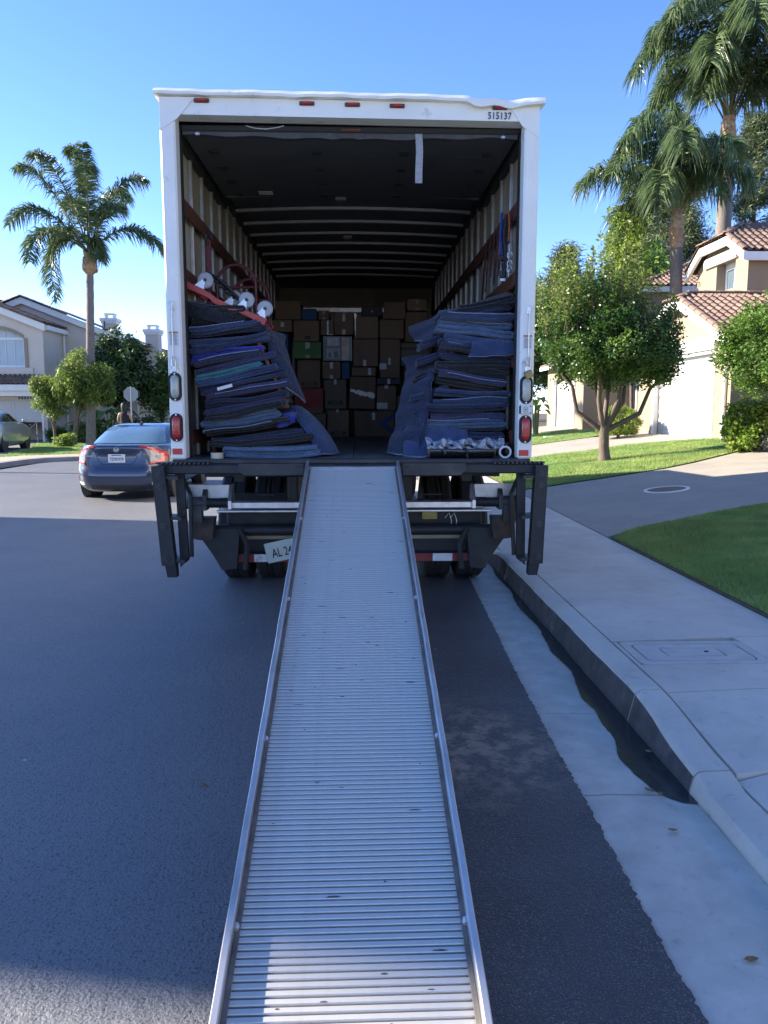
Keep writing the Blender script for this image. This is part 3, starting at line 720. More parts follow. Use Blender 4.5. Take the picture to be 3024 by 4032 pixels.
# chassis, axle, wheels, mud flaps
for x in (-.50, .36): MB().cbox(x-.04, x+.04, TY+.35, 15.2, .82, 1.06, .01).build('chassis_rail', M_blk, tr)
for y in (6.0, 8.6, 10.2, 11.8): MB().cbox(-1.2, 1.1, y-.03, y+.03, 1.03, 1.11, .005).build('cross_bearer', M_blk, tr)
MB().cyl((-1.0, 7.12, .49), (.9, 7.12, .49), .09, n=14).build('rear_axle', M_blk, tr, smooth=40)
MB().lathe([(.0, -.17), (.15, -.13), (.2, 0), (.15, .13), (0, .17)], (-.045, 7.12, .49), 'y', 14).build('differential', M_blk, tr, smooth=40)
M_tyre = mat('tyre_rubber', (0.020, 0.020, 0.021), .8, var=.2, vscale=30, bump=.4, bscale=50)
def tyre(name, c, R, w, parent, rim, axis='x', rimr=.58):
    t = MB(); r = rim_r = R*rimr
    prof = [(r, -w*.42), (R*.80, -w*.5), (R*.95, -w*.46), (R, -w*.36), (R, -w*.12), (R*.985, -w*.10), (R*.985, -w*.06), (R, -w*.04), (R, w*.04), (R*.985, w*.06), (R*.985, w*.10), (R, w*.12), (R, w*.36), (R*.95, w*.46), (R*.80, w*.5), (r, w*.42)]
    t.lathe(prof, c, axis, 32); o = t.build(name, M_tyre, parent, smooth=35)
    m = MB(); m.lathe([(r*1.0, -w*.43), (r*.93, -w*.40), (r*.86, -w*.15), (r*.3, -w*.1), (0.001, -w*.1)], c, axis, 24)
    m.lathe([(r*1.0, w*.43), (r*.93, w*.40), (r*.86, w*.15), (r*.3, w*.1), (0.001, w*.1)], c, axis, 24)
    m.build('rim', rim, o, smooth=40); return o
for x in (-1.105, -.80, .70, 1.005): tyre('tyre', (x, 7.12, .495), .495, .265, tr, M_blk2)
for x in (-1.0, .90): tyre('tyre', (x, 14.2, .495), .495, .265, tr, M_tw)
MB().cbox(.496, 1.0, 6.42, 6.432, .30, .80, .004).build('mud_flap', M_rub, tr)
MB().cbox(-1.10, -.60, 6.42, 6.432, .42, .86, .004).build('mud_flap', M_rub, tr)
# cab
cab = [(13.15, .75), (15.25, .75), (15.3, 1.35), (15.15, 1.6), (14.75, 2.65), (13.15, 2.72)]
MB().prism(cab, 'x', -1.15, 1.06).build('cab', M_tw, tr)
for s in (-1, 1):
    x = -1.152 if s < 0 else 1.062
    MB().prism([(13.7, 1.7), (14.85, 1.7), (14.55, 2.5), (13.7, 2.5)], 'x', x-.003, x+.003).build('cab_window', mat('car_glass', (.02, .025, .03), .05, var=.02, spec=.8), tr)
    MB().cbox(x+s*.10-.06, x+s*.10+.06, 14.75, 14.85, 1.75, 2.15, .02).build('wing_mirror', M_blk, tr)
# rear marker lamps
for x, z in ((-1.028, 3.563), (-.336, 3.553), (-.038+.0, 3.549), (.262, 3.545), (.948, 3.541)):
    if x == -.038: x = -.035
    mb = MB().cbox(x-.05, x+.05, TY-.008, TY+.004, z-.013, z+.013, .004); b0 = mb.build('marker_lamp', mat('lamp_base_dark', (.10, .035, .03), .5, var=.2, vscale=60), tr)
    MB().cbox(x-.030, x+.030, TY-.020, TY-.0075, z-.010, z+.010, .006).build('lens', M_red, b0)
# stop lamps and reversing lamps in rubber mounts
def oval(cx, cz, w, h, n=10):
    pts = []; r = w/2
    for i in range(n+1): t = PI*i/n; pts.append((cx+r*math.cos(t), cz+h/2-r+r*math.sin(t)))
    for i in range(n+1): t = PI+PI*i/n; pts.append((cx+r*math.cos(t), cz-h/2+r+r*math.sin(t)))
    return pts
for cx, zr, zc in ((-1.263, 1.423, 1.702), (1.168, 1.409, 1.683)):
    for z, m, nm in ((zr, M_red, 'stop_lamp'), (zc, M_clear, 'reversing_lamp')):
        g = MB().prism(oval(cx, z, .088, .196), 'y', TY-.014, TY+.004).build(nm, M_rub, tr)
        rings = []
        for k, (s, y) in enumerate(((1, -.0145), (1, -.020), (.93, -.026), (.6, -.030), (.2, -.031))):
            rings.append([(cx+(px-cx)*s, TY+y, z+(pz-z)*s) for px, pz in oval(cx, z, .058, .158)])
        MB().loft(rings).build('lens', m, g, smooth=50)
        for dzz in (.088, -.088): MB().cyl((cx, TY-.0165, z+dzz), (cx, TY-.0135, z+dzz), .006, n=8).build('screw', M_galv, g)
for x, z in ((-1.264, 1.257), (1.161, 1.243)): MB().box(x-.034, x+.034, TY-.003, TY+.001, z-.021, z+.021).build('red_reflector', M_tapeR, tr)
# door latch rods, clevis plates
for x, zt, zb in ((-1.265, 2.247, 1.90), (1.177, 2.225, 1.90)):
    MB().cbox(x-.013, x+.013, TY-.010, TY+.002, zt-.03, zt+.03, .004).build('rod_bracket', M_galv, tr)
    MB().tube([(x, TY-.014, zt), (x-.002, TY-.016, (zt+zb)/2), (x, TY-.014, zb-.02)], .0055, 8).build('latch_rod', M_galv, tr, smooth=60)
    mb = MB().tube([(x-.012, TY-.016, zb-.06), (x-.012, TY-.018, zb-.01), (x-.006, TY-.018, zb+.004), (x+.006, TY-.018, zb+.004), (x+.012, TY-.018, zb-.01), (x+.012, TY-.016, zb-.06)], .006, 8)
    mb.cbox(x-.018, x+.018, TY-.012, TY+.002, zb-.10, zb-.05, .005); mb.build('latch_hasp', M_galv, tr)
MB().cbox(-1.30, -1.235, TY-.006, TY+.003, 1.79, 1.83, .01).build('latch_plate', M_galv, tr)
# warning decals (small print shown as lines)
for x0, z1 in ((-1.294, 2.076), (1.138, 2.060)):
    d = MB().box(x0, x0+.064, TY-.0026, TY+.001, z1-.096, z1).build('warning_decal', M_paper, tr)
    MB().box(x0+.002, x0+.062, TY-.0036, TY-.0028, z1-.014, z1-.002).build('decal_heading', M_orange, d)
    mb = MB()
    for k in range(9):
        mb.box(x0+.006+.003*(k % 2), x0+.028+.006*((k*7) % 3)/2, TY-.0036, TY-.0028, z1-.024-.008*k, z1-.0205-.008*k)
        mb.box(x0+.038, x0+.050+.008*((k*5) % 3)/2, TY-.0036, TY-.0028, z1-.024-.008*k, z1-.0205-.008*k)
    mb.build('decal_print', mat('grey_print', (.22, .22, .24), .6, var=.1), d)
# switch box with symbol on the right post
sb = MB().cbox(1.128, 1.210, TY-.022, TY+.002, 1.515, 1.577, .005).build('switch_box', M_paper, tr)
MB().box(1.150, 1.180, TY-.0245, TY-.0225, 1.528, 1.566).build('switch_symbol', mat('grey_print', (.22, .22, .24)), sb)
MB().box(1.154, 1.176, TY-.0262, TY-.0247, 1.532, 1.562).build('switch_symbol_field', M_paper, sb)
MB().prism([(1.160, 1.538), (1.170, 1.545), (1.168, 1.556), (1.160, 1.550)], 'y', TY-.0278, TY-.0264).build('switch_arrow', M_ink, sb)
for z in (1.523, 1.569): MB().cyl((1.199, TY-.026, z), (1.199, TY-.0215, z), .005, n=8).build('screw', M_ink, sb)
MB().cbox(1.122, 1.130, TY-.024, TY, 1.517, 1.575, .002).build('switch_hinge', M_ink, sb)
# fleet number
text_mesh('fleet_number', '515137', .062, face_back(.947, TY-.0015, 3.489, 0.013), M_ink, tr, sx=.80, spacing=1.08)
# padlock hanging open on the right hasp
pk = thing('padlock', (1.17, TY-.02, 1.76), 'brass laminated padlock hanging open from the truck door hasp', 'padlock')
mb = MB().cbox(-.028, .028, -.012, .012, -.026, .022, .006).xf(Matrix.Translation((1.172, TY-.045, 1.792)) @ Matrix.Rotation(-.38, 4, 'Y')); mb.build('body', mat('padlock_steel', (.26, .19, .10), .4, .8, var=.2, vscale=40), pk)
mb = MB().cbox(-.028, .028, -.013, .013, -.030, -.022, .002).xf(Matrix.Translation((1.172, TY-.045, 1.792)) @ Matrix.Rotation(-.38, 4, 'Y')); mb.build('base_plate', mat('brass_yellow', (.55, .36, .06), .4, .6, var=.2), pk)
M0 = Matrix.Translation((1.172, TY-.045, 1.792)) @ Matrix.Rotation(-.38, 4, 'Y')
pts = [M0 @ Vector(p) for p in ((-.014, 0, .02), (-.016, 0, .06), (-.012, .004, .082), (0, .012, .09), (.012, .02, .082), (.017, .02, .05))]
MB().tube(pts, .0042, 8).build('shackle', M_galv, pk, smooth=60)

# ------------------------------------------------------------------ the loading ramp
M_ramp = mat('ramp_aluminium', (0.60, 0.575, 0.53), .50, .35, var=.10, vscale=5, col2=(.48, .45, .405), c2scale=5, c2lo=.48, c2hi=.72, bump=.05, bscale=30)
M_rail = mat('ramp_rail_aluminium', (0.60, 0.60, 0.61), .36, .7, var=.14, vscale=8, stretch=(1, .15, 1), col2=(.42, .42, .41), c2scale=10, c2lo=.5, c2hi=.7)
RA = Vector((-.045, 5.345, 1.155)); RB = Vector((-.022, 1.255, .030))
ramp = thing('loading_ramp', (RB.x, RB.y, 0), 'ribbed aluminium loading ramp sloping from the truck bed to the street', 'ramp')
rd = (RA-RB); RL = rd.length; rd.normalize(); rside = Vector((1, 0, 0)); rside = (rside - rd*rside.dot(rd)).normalized(); rn = rside.cross(rd)
RM = Matrix((( rside.x, rd.x, rn.x, RB.x), (rside.y, rd.y, rn.y, RB.y), (rside.z, rd.z, rn.z, RB.z), (0, 0, 0, 1)))
HW = .322
def rbuild(mb, name, m, smooth=None, parent=ramp): mb.xf(RM); return mb.build(name, m, parent, smooth)
rbuild(MB().box(-HW+.02, HW-.02, 0, RL, -.035, -.006), 'deck', mat('ramp_groove_dirt', (.20, .19, .185), .7, .3, var=.3, vscale=15))
# one extruded slat, copied down the ramp
PIT = .0208; NS = int(RL/PIT)
sm = MB(); g = PIT*.16
prof = [(0, -.012), (0.001, -.001), (.003, .0012), (PIT-g-.003, .0012), (PIT-g-.001, -.001), (PIT-g, -.012)]
sm.prism([(a, b_) for a, b_ in prof], 'x', -HW+.021, HW-.021)
slat_me = sm.mesh('slat', M_ramp)
R3 = RM.to_3x3()
for i in range(NS):
    o = bpy.data.objects.new('slat', slat_me); COL.objects.link(o); o.parent = ramp
    p = RM @ Vector((0, i*PIT, 0)); o.matrix_local = Matrix.Translation(p-Vector(ROOTLOC[ramp.name])) @ R3.to_4x4()
for s in (-1, 1):
    a = s*HW; b_ = s*(HW-.020); x0, x1 = min(a, b_), max(a, b_)
    mb = MB(); rings = []
    for i in range(41):
        y = RL*i/40; w = .0006*math.sin(i*1.7*s+1)
        rings.append([(x0+w, y, -.06), (x1+w, y, -.06), (x1+w, y, .038), (x1-.003+w, y, .042), (x0+.003+w, y, .042), (x0+w, y, .038)])
    rbuild(mb.loft(rings), 'side_rail', M_rail)
    c0 = s*(HW-.0205); c1 = s*(HW-.034)
    rbuild(MB().cbox(min(c0, c1), max(c0, c1), 0.02, RL-.02, .0013, .006, .001), 'edge_strip', mat('ramp_edge_dirt', (.17, .15, .13), .8, .1, var=.35, vscale=20))
    for y in (.62, 1.36, 2.35, 3.3):
        mb = MB(); mb.lathe([(.001, -.010), (.008, -.009), (.011, 0), (.008, .009), (.001, .010)], (s*(HW-.022), y, .012), 'y', 10); rbuild(mb, 'weld', M_rail, 50)
rbuild(MB().cbox(-HW+.02, HW-.02, RL-.055, RL+.03, -.004, .010, .003), 'top_plate', M_alu)
for k in range(3): rbuild(MB().box(-HW+.03, HW-.03, RL-.05+.022*k, RL-.042+.022*k, .0102, .014), 'top_ridge', M_rail)
for x in (-.285, .285):
    for y in (RL-.045, RL-.010): rbuild(MB().cyl((x, y, .010), (x, y, .017), .010, n=8), 'bolt', M_galv)
# scuff marks: dried dirt in small smears on the slats
M_scuff = mat('dark_scuff', (.10, .085, .075), .9, var=.3, vscale=60)
rs = random.Random(3); mb = MB()
for k in range(70):
    x = rs.uniform(-HW+.05, HW-.05) ; y = rs.uniform(.1, RL-.1); i = int(y/PIT); y0 = i*PIT+rs.uniform(.002, .010)
    w = rs.choice((.004, .006, .010, .022)); h = min(rs.uniform(.002, .006), PIT-g-.004-(y0-i*PIT))
    if h < .001: continue
    mb.add([(x-w, y0, .0018), (x+w*.3, y0-.001, .0018), (x+w, y0+h*.4, .0018), (x+w*.2, y0+h, .0018), (x-w*.6, y0+h*.8, .0018)], [(0, 1, 2, 3, 4)])
stuff(rbuild(mb, 'scuff_marks', M_scuff))

# ------------------------------------------------------------------ load: boxes
M_card = mat('cardboard', (0.215, 0.140, 0.092), .8, var=.12, vscale=4, rand=.18, stretch=(1, 1, .4), bump=.05, bscale=30)
M_cardR = mat('cardboard_red', (0.30, 0.085, 0.06), .8, var=.15, vscale=4)
M_cardB = mat('cardboard_blue', (0.035, 0.10, 0.22), .75, var=.15, vscale=4, rand=.15)
M_cardG = mat('cardboard_green', (0.09, 0.22, 0.07), .75, var=.12, vscale=4)
M_cardT = mat('cardboard_grey', (0.20, 0.155, 0.115), .8, var=.12, vscale=4, rand=.1)
M_cardD = mat('carton_dark', (0.07, 0.06, 0.07), .7, var=.2, vscale=4)
M_tapeB = mat('packing_tape', (0.36, 0.26, 0.17), .3, var=.15, vscale=20)
M_tapeC = mat('clear_tape', (0.55, 0.50, 0.46), .25, var=.3, vscale=14)
M_stick = mat('paper_sticker', (0.66, 0.66, 0.66), .55, var=.1, vscale=20)
def w4(x, y, Y):
    """photo grid of the load wall -> X, Z on the plane at distance Y"""
    px = (1000+x/2.212)*.548611; py = (1100+y/2.212)*.548611
    a = (px-829.5)/1659; b = -(py-1106)/1659
    P = math.radians(7.42); W = math.radians(1.85)
    rx = math.sin(W)*math.cos(P)+a*math.cos(W)+b*math.sin(W)*math.sin(P)
    ry = math.cos(W)*math.cos(P)-a*math.sin(W)+b*math.cos(W)*math.sin(P)
    rz = -math.sin(P)+b*math.cos(P)
    t = Y/ry; return rx*t, CAM_H+rz*t
BOXES = [ # x0,y0,x1,y1, kind, label bits, extras
 (180,185,410,350,'c','reddish brown cardboard box, top left of the load wall beside the blue carton',''),
 (410,255,550,355,'b','small blue carton on top of the load wall, between two brown boxes',''),
 (555,270,660,350,'c','small brown box on top of the load wall next to the blue carton','t'),
 (697,288,868,482,'c','upright brown box with a strip of tape on top of the printed appliance carton','t'),
 (935,230,1122,320,'d','dark carton with a pale spot on top of the load wall','s1'),
 (1130,195,1320,345,'c','brown box on top of the load wall beside the dark carton',''),
 (1330,170,1512,272,'c','taped brown box, highest of the load wall by the strap side','t'),
 (160,352,335,458,'c','brown box with a white label under the reddish brown box','s2'),
 (340,357,572,540,'c','wide brown box above the green carton','w'),
 (578,352,697,486,'t','tan box with shiny white tape above the printed appliance carton','T'),
 (885,322,1085,516,'c','plain brown box under the dark carton',''),
 (1092,350,1306,516,'c','plain brown box to the strap side of the load wall, third row down',''),
 (1312,275,1520,545,'c','tall plain brown box against the strap wall, under the highest box',''),
 (147,462,300,640,'b','blue carton with a tan oval, upper of two beside the strap over the blankets','o'),
 (342,545,590,690,'g','green carton with tape between brown boxes','t'),
 (596,492,853,712,'p','printed white appliance carton with pictures in the middle of the load wall',''),
 (860,520,1085,758,'c','brown box with a white sticker beside the printed appliance carton','s3'),
 (1092,520,1275,858,'c','tall brown box with two pale labels, fourth row','s4'),
 (1280,550,1520,757,'t','tan box with a dark printed band against the strap wall','D'),
 (150,643,300,850,'b','blue carton with a tan oval, lower of two beside the strap over the blankets','o'),
 (375,697,582,945,'c','brown box stamped MEDIUM under the green carton','M'),
 (592,716,757,868,'c','brown box with two tape patches under the printed appliance carton','t'),
 (760,722,838,868,'b','narrow dark blue carton beside the box with two tape patches',''),
 (848,760,1062,842,'c','low brown box with a slanted white sticker','s5'),
 (1310,760,1520,1010,'c','brown box with a hand hole against the strap wall','H'),
 (345,948,605,1166,'r','red and brown box under the MEDIUM box, behind the blankets',''),
 (612,870,808,1128,'t','greyish box with a white sticker on its lid, above the lowest MEDIUM box','M s6'),
 (822,846,1056,1128,'c','tilted brown box with torn clear tape across it','X'),
 (1066,862,1282,914,'d','flat dark carton with crumpled white wrap','s7'),
 (1066,917,1240,1140,'c','brown box with two white labels, above the bottom row','s8'),
 (1246,1015,1500,1378,'t','large tan box standing on the truck floor by the pile beside the padlock',''),
 (440,1168,630,1378,'c','brown box standing on the truck floor behind the blankets',''),
 (636,1137,830,1380,'c','brown box stamped MEDIUM standing on the truck floor','M s9'),
 (870,1145,1225,1380,'c','wide box with a blue arrow standing on the truck floor','A s10'),
 (150,852,342,1376,'c','tall brown box half hidden behind the strapped blankets',''),
]
CM = {'c': M_card, 'b': M_cardB, 'd': M_cardD, 't': M_cardT, 'g': M_cardG, 'r': M_cardR, 'p': M_cardD}
STK = {'s1': [(.5,.45,.09,.16)], 's2': [(.5,.62,.18,.40)], 's3': [(.46,.12,.12,.24)], 's4': [(.16,.30,.34,.16),(.48,.43,.12,.18)], 's5': [(.75,.5,.13,.75)],
       's6': [(.5,.92,.12,.18)], 's7': [(.5,.5,.12,.9)], 's8': [(.5,.93,.2,.15),(.28,.18,.56,.24)], 's9': [(.47,.98,.1,.14)], 's10': [(.48,.80,.075,.28)]}
rb = random.Random(11)
for k, (x0, y0, x1, y1, kind, lab, ex) in enumerate(BOXES):
    Y = 10.30 + rb.uniform(-.06, .12) + (.15 if y0 < 300 else 0)
    if kind == 'p': Y = 10.22
    X0, Z1 = w4(x0, y0, Y); X1, Z0 = w4(x1, y1, Y)
    if y1 > 1360: Z0 = BED+.001
    if X1-X0 < .05: continue
    dep = min(1.3, max(.35, rb.uniform(.4, .55)))
    rot = math.radians(2.0) if 'X' in ex else rb.uniform(-.006, .006)
    root = thing('cardboard_box', ((X0+X1)/2, Y, Z0), lab, 'box', 'boxes stacked at the front of the truck')
    Mx = Matrix.Translation(((X0+X1)/2, Y, Z0)) @ Matrix.Rotation(rot, 4, 'Y') @ Matrix.Rotation(rb.uniform(-.03, .03), 4, 'Z')
    w = (X1-X0)/2-.004; h = Z1-Z0-.003
    def put(mb, nm, m, par=None): mb.xf(Mx); return mb.build(nm, m, par or root)
    mb = MB(); n = 4; rings = []
    mb.cbox(-w, w, 0, dep, 0, h, .008); bx = put(mb, 'carton', CM[kind])
    if kind != 'p': put(MB().box(-w+.006, w-.006, .01, dep-.01, h+.0005, h+.004), 'lid_flap', CM[kind], bx)
    def flat(a, b, c, d, nm, m, y=-.002): # centre (a,b) and size (c,d) as shares of the face
        cx = -w+2*w*a; cz = h*b; return put(MB().box(cx-w*c, cx+w*c, y, y+.0016, max(0.003, cz-h*d/2), cz+h*d/2), nm, m, bx)
    if 't' in ex.split(): flat(.5, .80, .16, .38, 'tape', M_tapeB); flat(.5, .12, .16, .22, 'tape', M_tapeB)
    if 'T' in ex: flat(.55, .5, .11, .92, 'tape', M_tapeC); flat(.70, .04, .5, .05, 'tape', M_tapeC, -.004)
    if 'w' in ex: flat(.55, .18, .22, .16, 'printed_mark', M_cardD)
    if 'D' in ex: flat(.5, .75, .96, .10, 'printed_band', M_cardD); flat(.5, .18, .98, .30, 'printed_band', mat('print_teal', (.05, .12, .18), .7), -.002)
    if 'H' in ex: flat(.48, .86, .20, .06, 'hand_hole', M_ink); flat(.25, .68, .05, .05, 'hole', M_ink); flat(.72, .68, .05, .05, 'hole', M_ink)
    if 'o' in ex:
        pts = [(w*.7*math.cos(t), h*.30+h*.28*math.sin(t)) for t in np.linspace(0, 2*PI, 17)[:-1]]
        put(MB().prism(pts, 'y', -.0022, -.0004), 'printed_oval', M_card, bx)
    if 'M' in ex.split():
        text_mesh('stamp', 'MEDIUM', .085, Mx @ Matrix.Translation((0, -.0015, h*.13 if 's6' not in ex else h*.2)) @ Matrix.Rotation(PI/2, 4, 'X'), M_ink, bx, sx=min(1.0, w*2*.8/.36))
    if 'A' in ex:
        c = w*.72; pts = [(c-.13, h*.52), (c+.05, h*.92), (c+.13, h*.92), (c-.03, h*.52), (c+.13, h*.10), (c+.05, h*.10)]
        put(MB().prism(pts, 'y', -.0022, -.0004), 'printed_arrow', mat('print_blue', (.03, .07, .22), .7), bx)
    if 'X' in ex:
        rr = random.Random(5); top = []; bot = []
        for q in range(14):
            xx = -w+2*w*(.04+.94*q/13); top.append((xx, h*.60-h*.10*q/13+rr.uniform(-.012, .012))); bot.append((xx, h*.50-h*.15*q/13+rr.uniform(-.014, .014)))
        put(MB().prism(top+bot[::-1], 'y', -.0022, -.0004), 'clear_tape', M_tapeC, bx)
    if kind == 'r':
        put(MB().prism([(w*.9*math.cos(t), h*.62+h*.36*math.sin(t)) for t in np.linspace(0, 2*PI, 17)[:-1]], 'y', -.0022, -.0004), 'printed_oval', mat('print_red', (.36, .05, .04), .7), bx)
        flat(.5, .10, .98, .18, 'printed_band', M_card)
    if kind == 'p':
        flat(.5, .5, .98, .97, 'printed_face', mat('print_grey', (.20, .21, .23), .5, var=.2, vscale=6))
        flat(.36, .78, .42, .34, 'printed_picture', mat('print_pale', (.52, .53, .50), .5, var=.25, vscale=14), -.004)
        flat(.36, .30, .46, .42, 'printed_picture', mat('print_mid', (.38, .39, .42), .5, var=.3, vscale=18), -.004)
        flat(.79, .50, .26, .90, 'printed_picture', mat('print_loaf', (.60, .52, .38), .5, var=.3, vscale=9), -.004)
        flat(.46, .26, .13, .26, 'printed_picture', mat('print_dark', (.14, .14, .16), .5), -.0058)
        flat(.24, .24, .08, .20, 'printed_picture', mat('print_dark', (.14, .14, .16), .5), -.0058)
        flat(.99, .5, .03, .98, 'pale_edge', M_paper, -.004)
    for s in ex.split():
        if s in STK:
            for (a, b, c, d) in STK[s]: flat(a, b, c, d, 'sticker', M_stick, -.0042)

# ------------------------------------------------------------------ folded moving blankets
def blanket_mat(nm, col, rough=.95):
    m = mat('blanket_'+nm, col, rough, var=.28, vscale=9, rand=.2, spec=.15)
    nt = m.node_tree; N = nt.nodes; L = nt.links; b = N['Principled BSDF']
    tc = N.new('ShaderNodeTexCoord'); mp = N.new('ShaderNodeMapping'); mp.inputs['Rotation'].default_value = (0, .6, .5)
    L.new(tc.outputs['Object'], mp.inputs['Vector'])
    wv = N.new('ShaderNodeTexWave'); wv.inputs['Scale'].default_value = 26; wv.inputs['Distortion'].default_value = 5; wv.inputs['Detail'].default_value = 2; wv.inputs['Detail Scale'].default_value = 1.4
    L.new(mp.outputs[0], wv.inputs['Vector'])
    nz = N.new('ShaderNodeTexNoise'); nz.inputs['Scale'].default_value = 130; nz.inputs['Detail'].default_value = 3; L.new(tc.outputs['Object'], nz.inputs['Vector'])
    ad = N.new('ShaderNodeMath'); ad.operation = 'ADD'; L.new(wv.outputs['Fac'], ad.inputs[0]); L.new(nz.outputs['Fac'], ad.inputs[1])
    bp = N.new('ShaderNodeBump'); bp.inputs['Strength'].default_value = .6; bp.inputs['Distance'].default_value = .008
    L.new(ad.outputs[0], bp.inputs['Height']); L.new(bp.outputs[0], b.inputs['Normal'])
    b.inputs['Sheen Weight'].default_value = .25; b.inputs['Sheen Roughness'].default_value = .5
    return m
BC = {'n': blanket_mat('navy', (0.020, 0.029, 0.070)), 'b': blanket_mat('blue', (0.036, 0.060, 0.135)), 'd': blanket_mat('denim', (0.075, 0.120, 0.200)),
      'k': blanket_mat('charcoal', (0.013, 0.015, 0.020)), 'r': blanket_mat('royal', (0.030, 0.045, 0.34)), 't': blanket_mat('teal', (0.055, 0.20, 0.22)), 'v': blanket_mat('violet', (0.040, 0.044, 0.105))}
M_bind = mat('blanket_binding', (0.20, 0.24, 0.36), .9, var=.2, vscale=30)
def blanket(name, x0, x1, zc, th, tilt, yfront, depth, layers, col, seed, label, group, sag=0.0, loopside=1, bind=False, curve=None):
    """folded quilt: a sheet laid back and forth in even layers, the layer edges facing the tailgate"""
    r = random.Random(seed); root = thing(name, ((x0+x1)/2, yfront, zc-th/2), label, 'blanket', group); layers = {4: 3, 3: 2 if r.random() < .7 else 3, 2: 2, 1: 1}[layers]; th *= .98
    W = x1-x0; t = th/layers; ht = t*.505
    path = []; n = 16
    ends = [(r.uniform(0, .045), r.uniform(0, .03)) for _ in range(layers)]
    ph = [r.uniform(0, 6.28) for _ in range(6)]
    def wav(u): return .012*math.sin(u*5.5+ph[0])+.008*math.sin(u*9+ph[1])+.003*math.sin(u*17+ph[2])
    for k in range(layers):
        z = -th/2 + t*(k+.5); right = (k % 2 == 0) == (loopside > 0)
        a, b = (0+ends[k][0]*.6, W-ends[k][1]) if (k % 2 == 0) else (W-ends[k-1][1] if False else W-ends[k][1], 0+ends[k][0]*.6)
        for i in range(n+1):
            u = a+(b-a)*i/n; path.append([u, z])
        if k < layers-1:   # u-turn
            d = 1 if b > a else -1
            b2 = W-ends[k+1][1] if d > 0 else ends[k+1][0]*.6
            e = max(b, b2) if d > 0 else min(b, b2)
            path[-1][0] = b-d*t*.5
            for q in (.25, .5, .75):
                ang = -PI/2+PI*q; path.append([e-d*t*.35+d*t*.62*math.cos(ang), z+t/2+t*.5*math.sin(ang)])
    amp = .5+.6*r.random()
    pts = []
    for u, z in path:
        lay = (z+th/2)/th; c = (curve(u/W) if curve else 0.0)
        zz = z + wav(u)*amp + math.tan(tilt)*(u-W/2) + c - sag*(1-((u-W/2)/(W/2))**2)*.0
        zz += .003*math.sin(u*13+lay*2.2+ph[3])
        pts.append(Vector((x0+u, 0, zc+zz)))
    # ribbon with thickness; extruded in y with a soft rounded nose
    ny = 6; prof = [(-1.0*0, .55), (.010, .85), (.026, 1.0)]
    m = len(pts); nor = []
    for i in range(m):
        d = (pts[min(i+1, m-1)]-pts[max(i-1, 0)]); d = Vector((d.x, 0, d.z)).normalized(); nor.append(Vector((-d.z, 0, d.x)))
    rings = []
    ylist = [(ht*1.3*(1-math.cos(math.radians(a_))), math.sin(math.radians(a_))) for a_ in (12, 35, 58, 80)] + [(.05, 1.0), (depth*.35, 1.0), (depth*.7, 1.0), (depth, .9)]
    yo = [r.uniform(-.022, .022) for _ in range(layers)]
    mb = MB(); vs = []; fs = []
    for (yy, s) in ylist:
        for i in range(m):
            lay = min(layers-1, max(0, int((path[i][1]+th/2)/t)))
            wob = yo[lay]*(1-yy/depth)+.010*math.sin(path[i][0]*7+ph[4]+lay)*(1-yy/depth)
            dr = .012*math.sin(yy*9+ph[5])
            p = pts[i]; vs.append((p.x+nor[i].x*ht*s, yfront+yy+wob, p.z+nor[i].z*ht*s+dr))
        for i in range(m):
            lay = min(layers-1, max(0, int((path[i][1]+th/2)/t)))
            wob = yo[lay]*(1-yy/depth)+.010*math.sin(path[i][0]*7+ph[4]+lay)*(1-yy/depth)
            dr = .012*math.sin(yy*9+ph[5])
            p = pts[i]; vs.append((p.x-nor[i].x*ht*s, yfront+yy+wob, p.z-nor[i].z*ht*s+dr))
    R = 2*m
    for k in range(len(ylist)-1):
        for i in range(m-1):
            a = k*R+i; b = (k+1)*R+i
            fs += [(a, a+1, b+1, b), (a+m, b+m, b+m+1, a+m+1)]
        for e in (0, m-1): fs.append((k*R+e, (k+1)*R+e, (k+1)*R+m+e, k*R+m+e))
    for i in range(m-1):
        fs.append((i, m+i, m+i+1, i+1)); q = (len(ylist)-1)*R; fs.append((q+i, q+i+1, q+m+i+1, q+m+i))
    mb.add(vs, fs); o = mb.build('quilt', BC[col], root, smooth=75)
    if bind:
        e = n if layers == 1 else r.randrange(0, layers)*(n+4)+2
        seg = pts[(layers-1)*(n+3):(layers-1)*(n+3)+n]
        if len(seg) > 3: MB().tube([(p.x, yfront-.006+yo[-1]+.010*math.sin((p.x-x0)*7+ph[4]+layers-1), p.z+ht*.25) for p in seg], .0035, 5).build('stitched_edge', M_bind, root)
    return root
GL = 'blankets in the pile under the red dolly'; GR = 'blankets in the pile beside the padlocked post'
ra = random.Random(21)
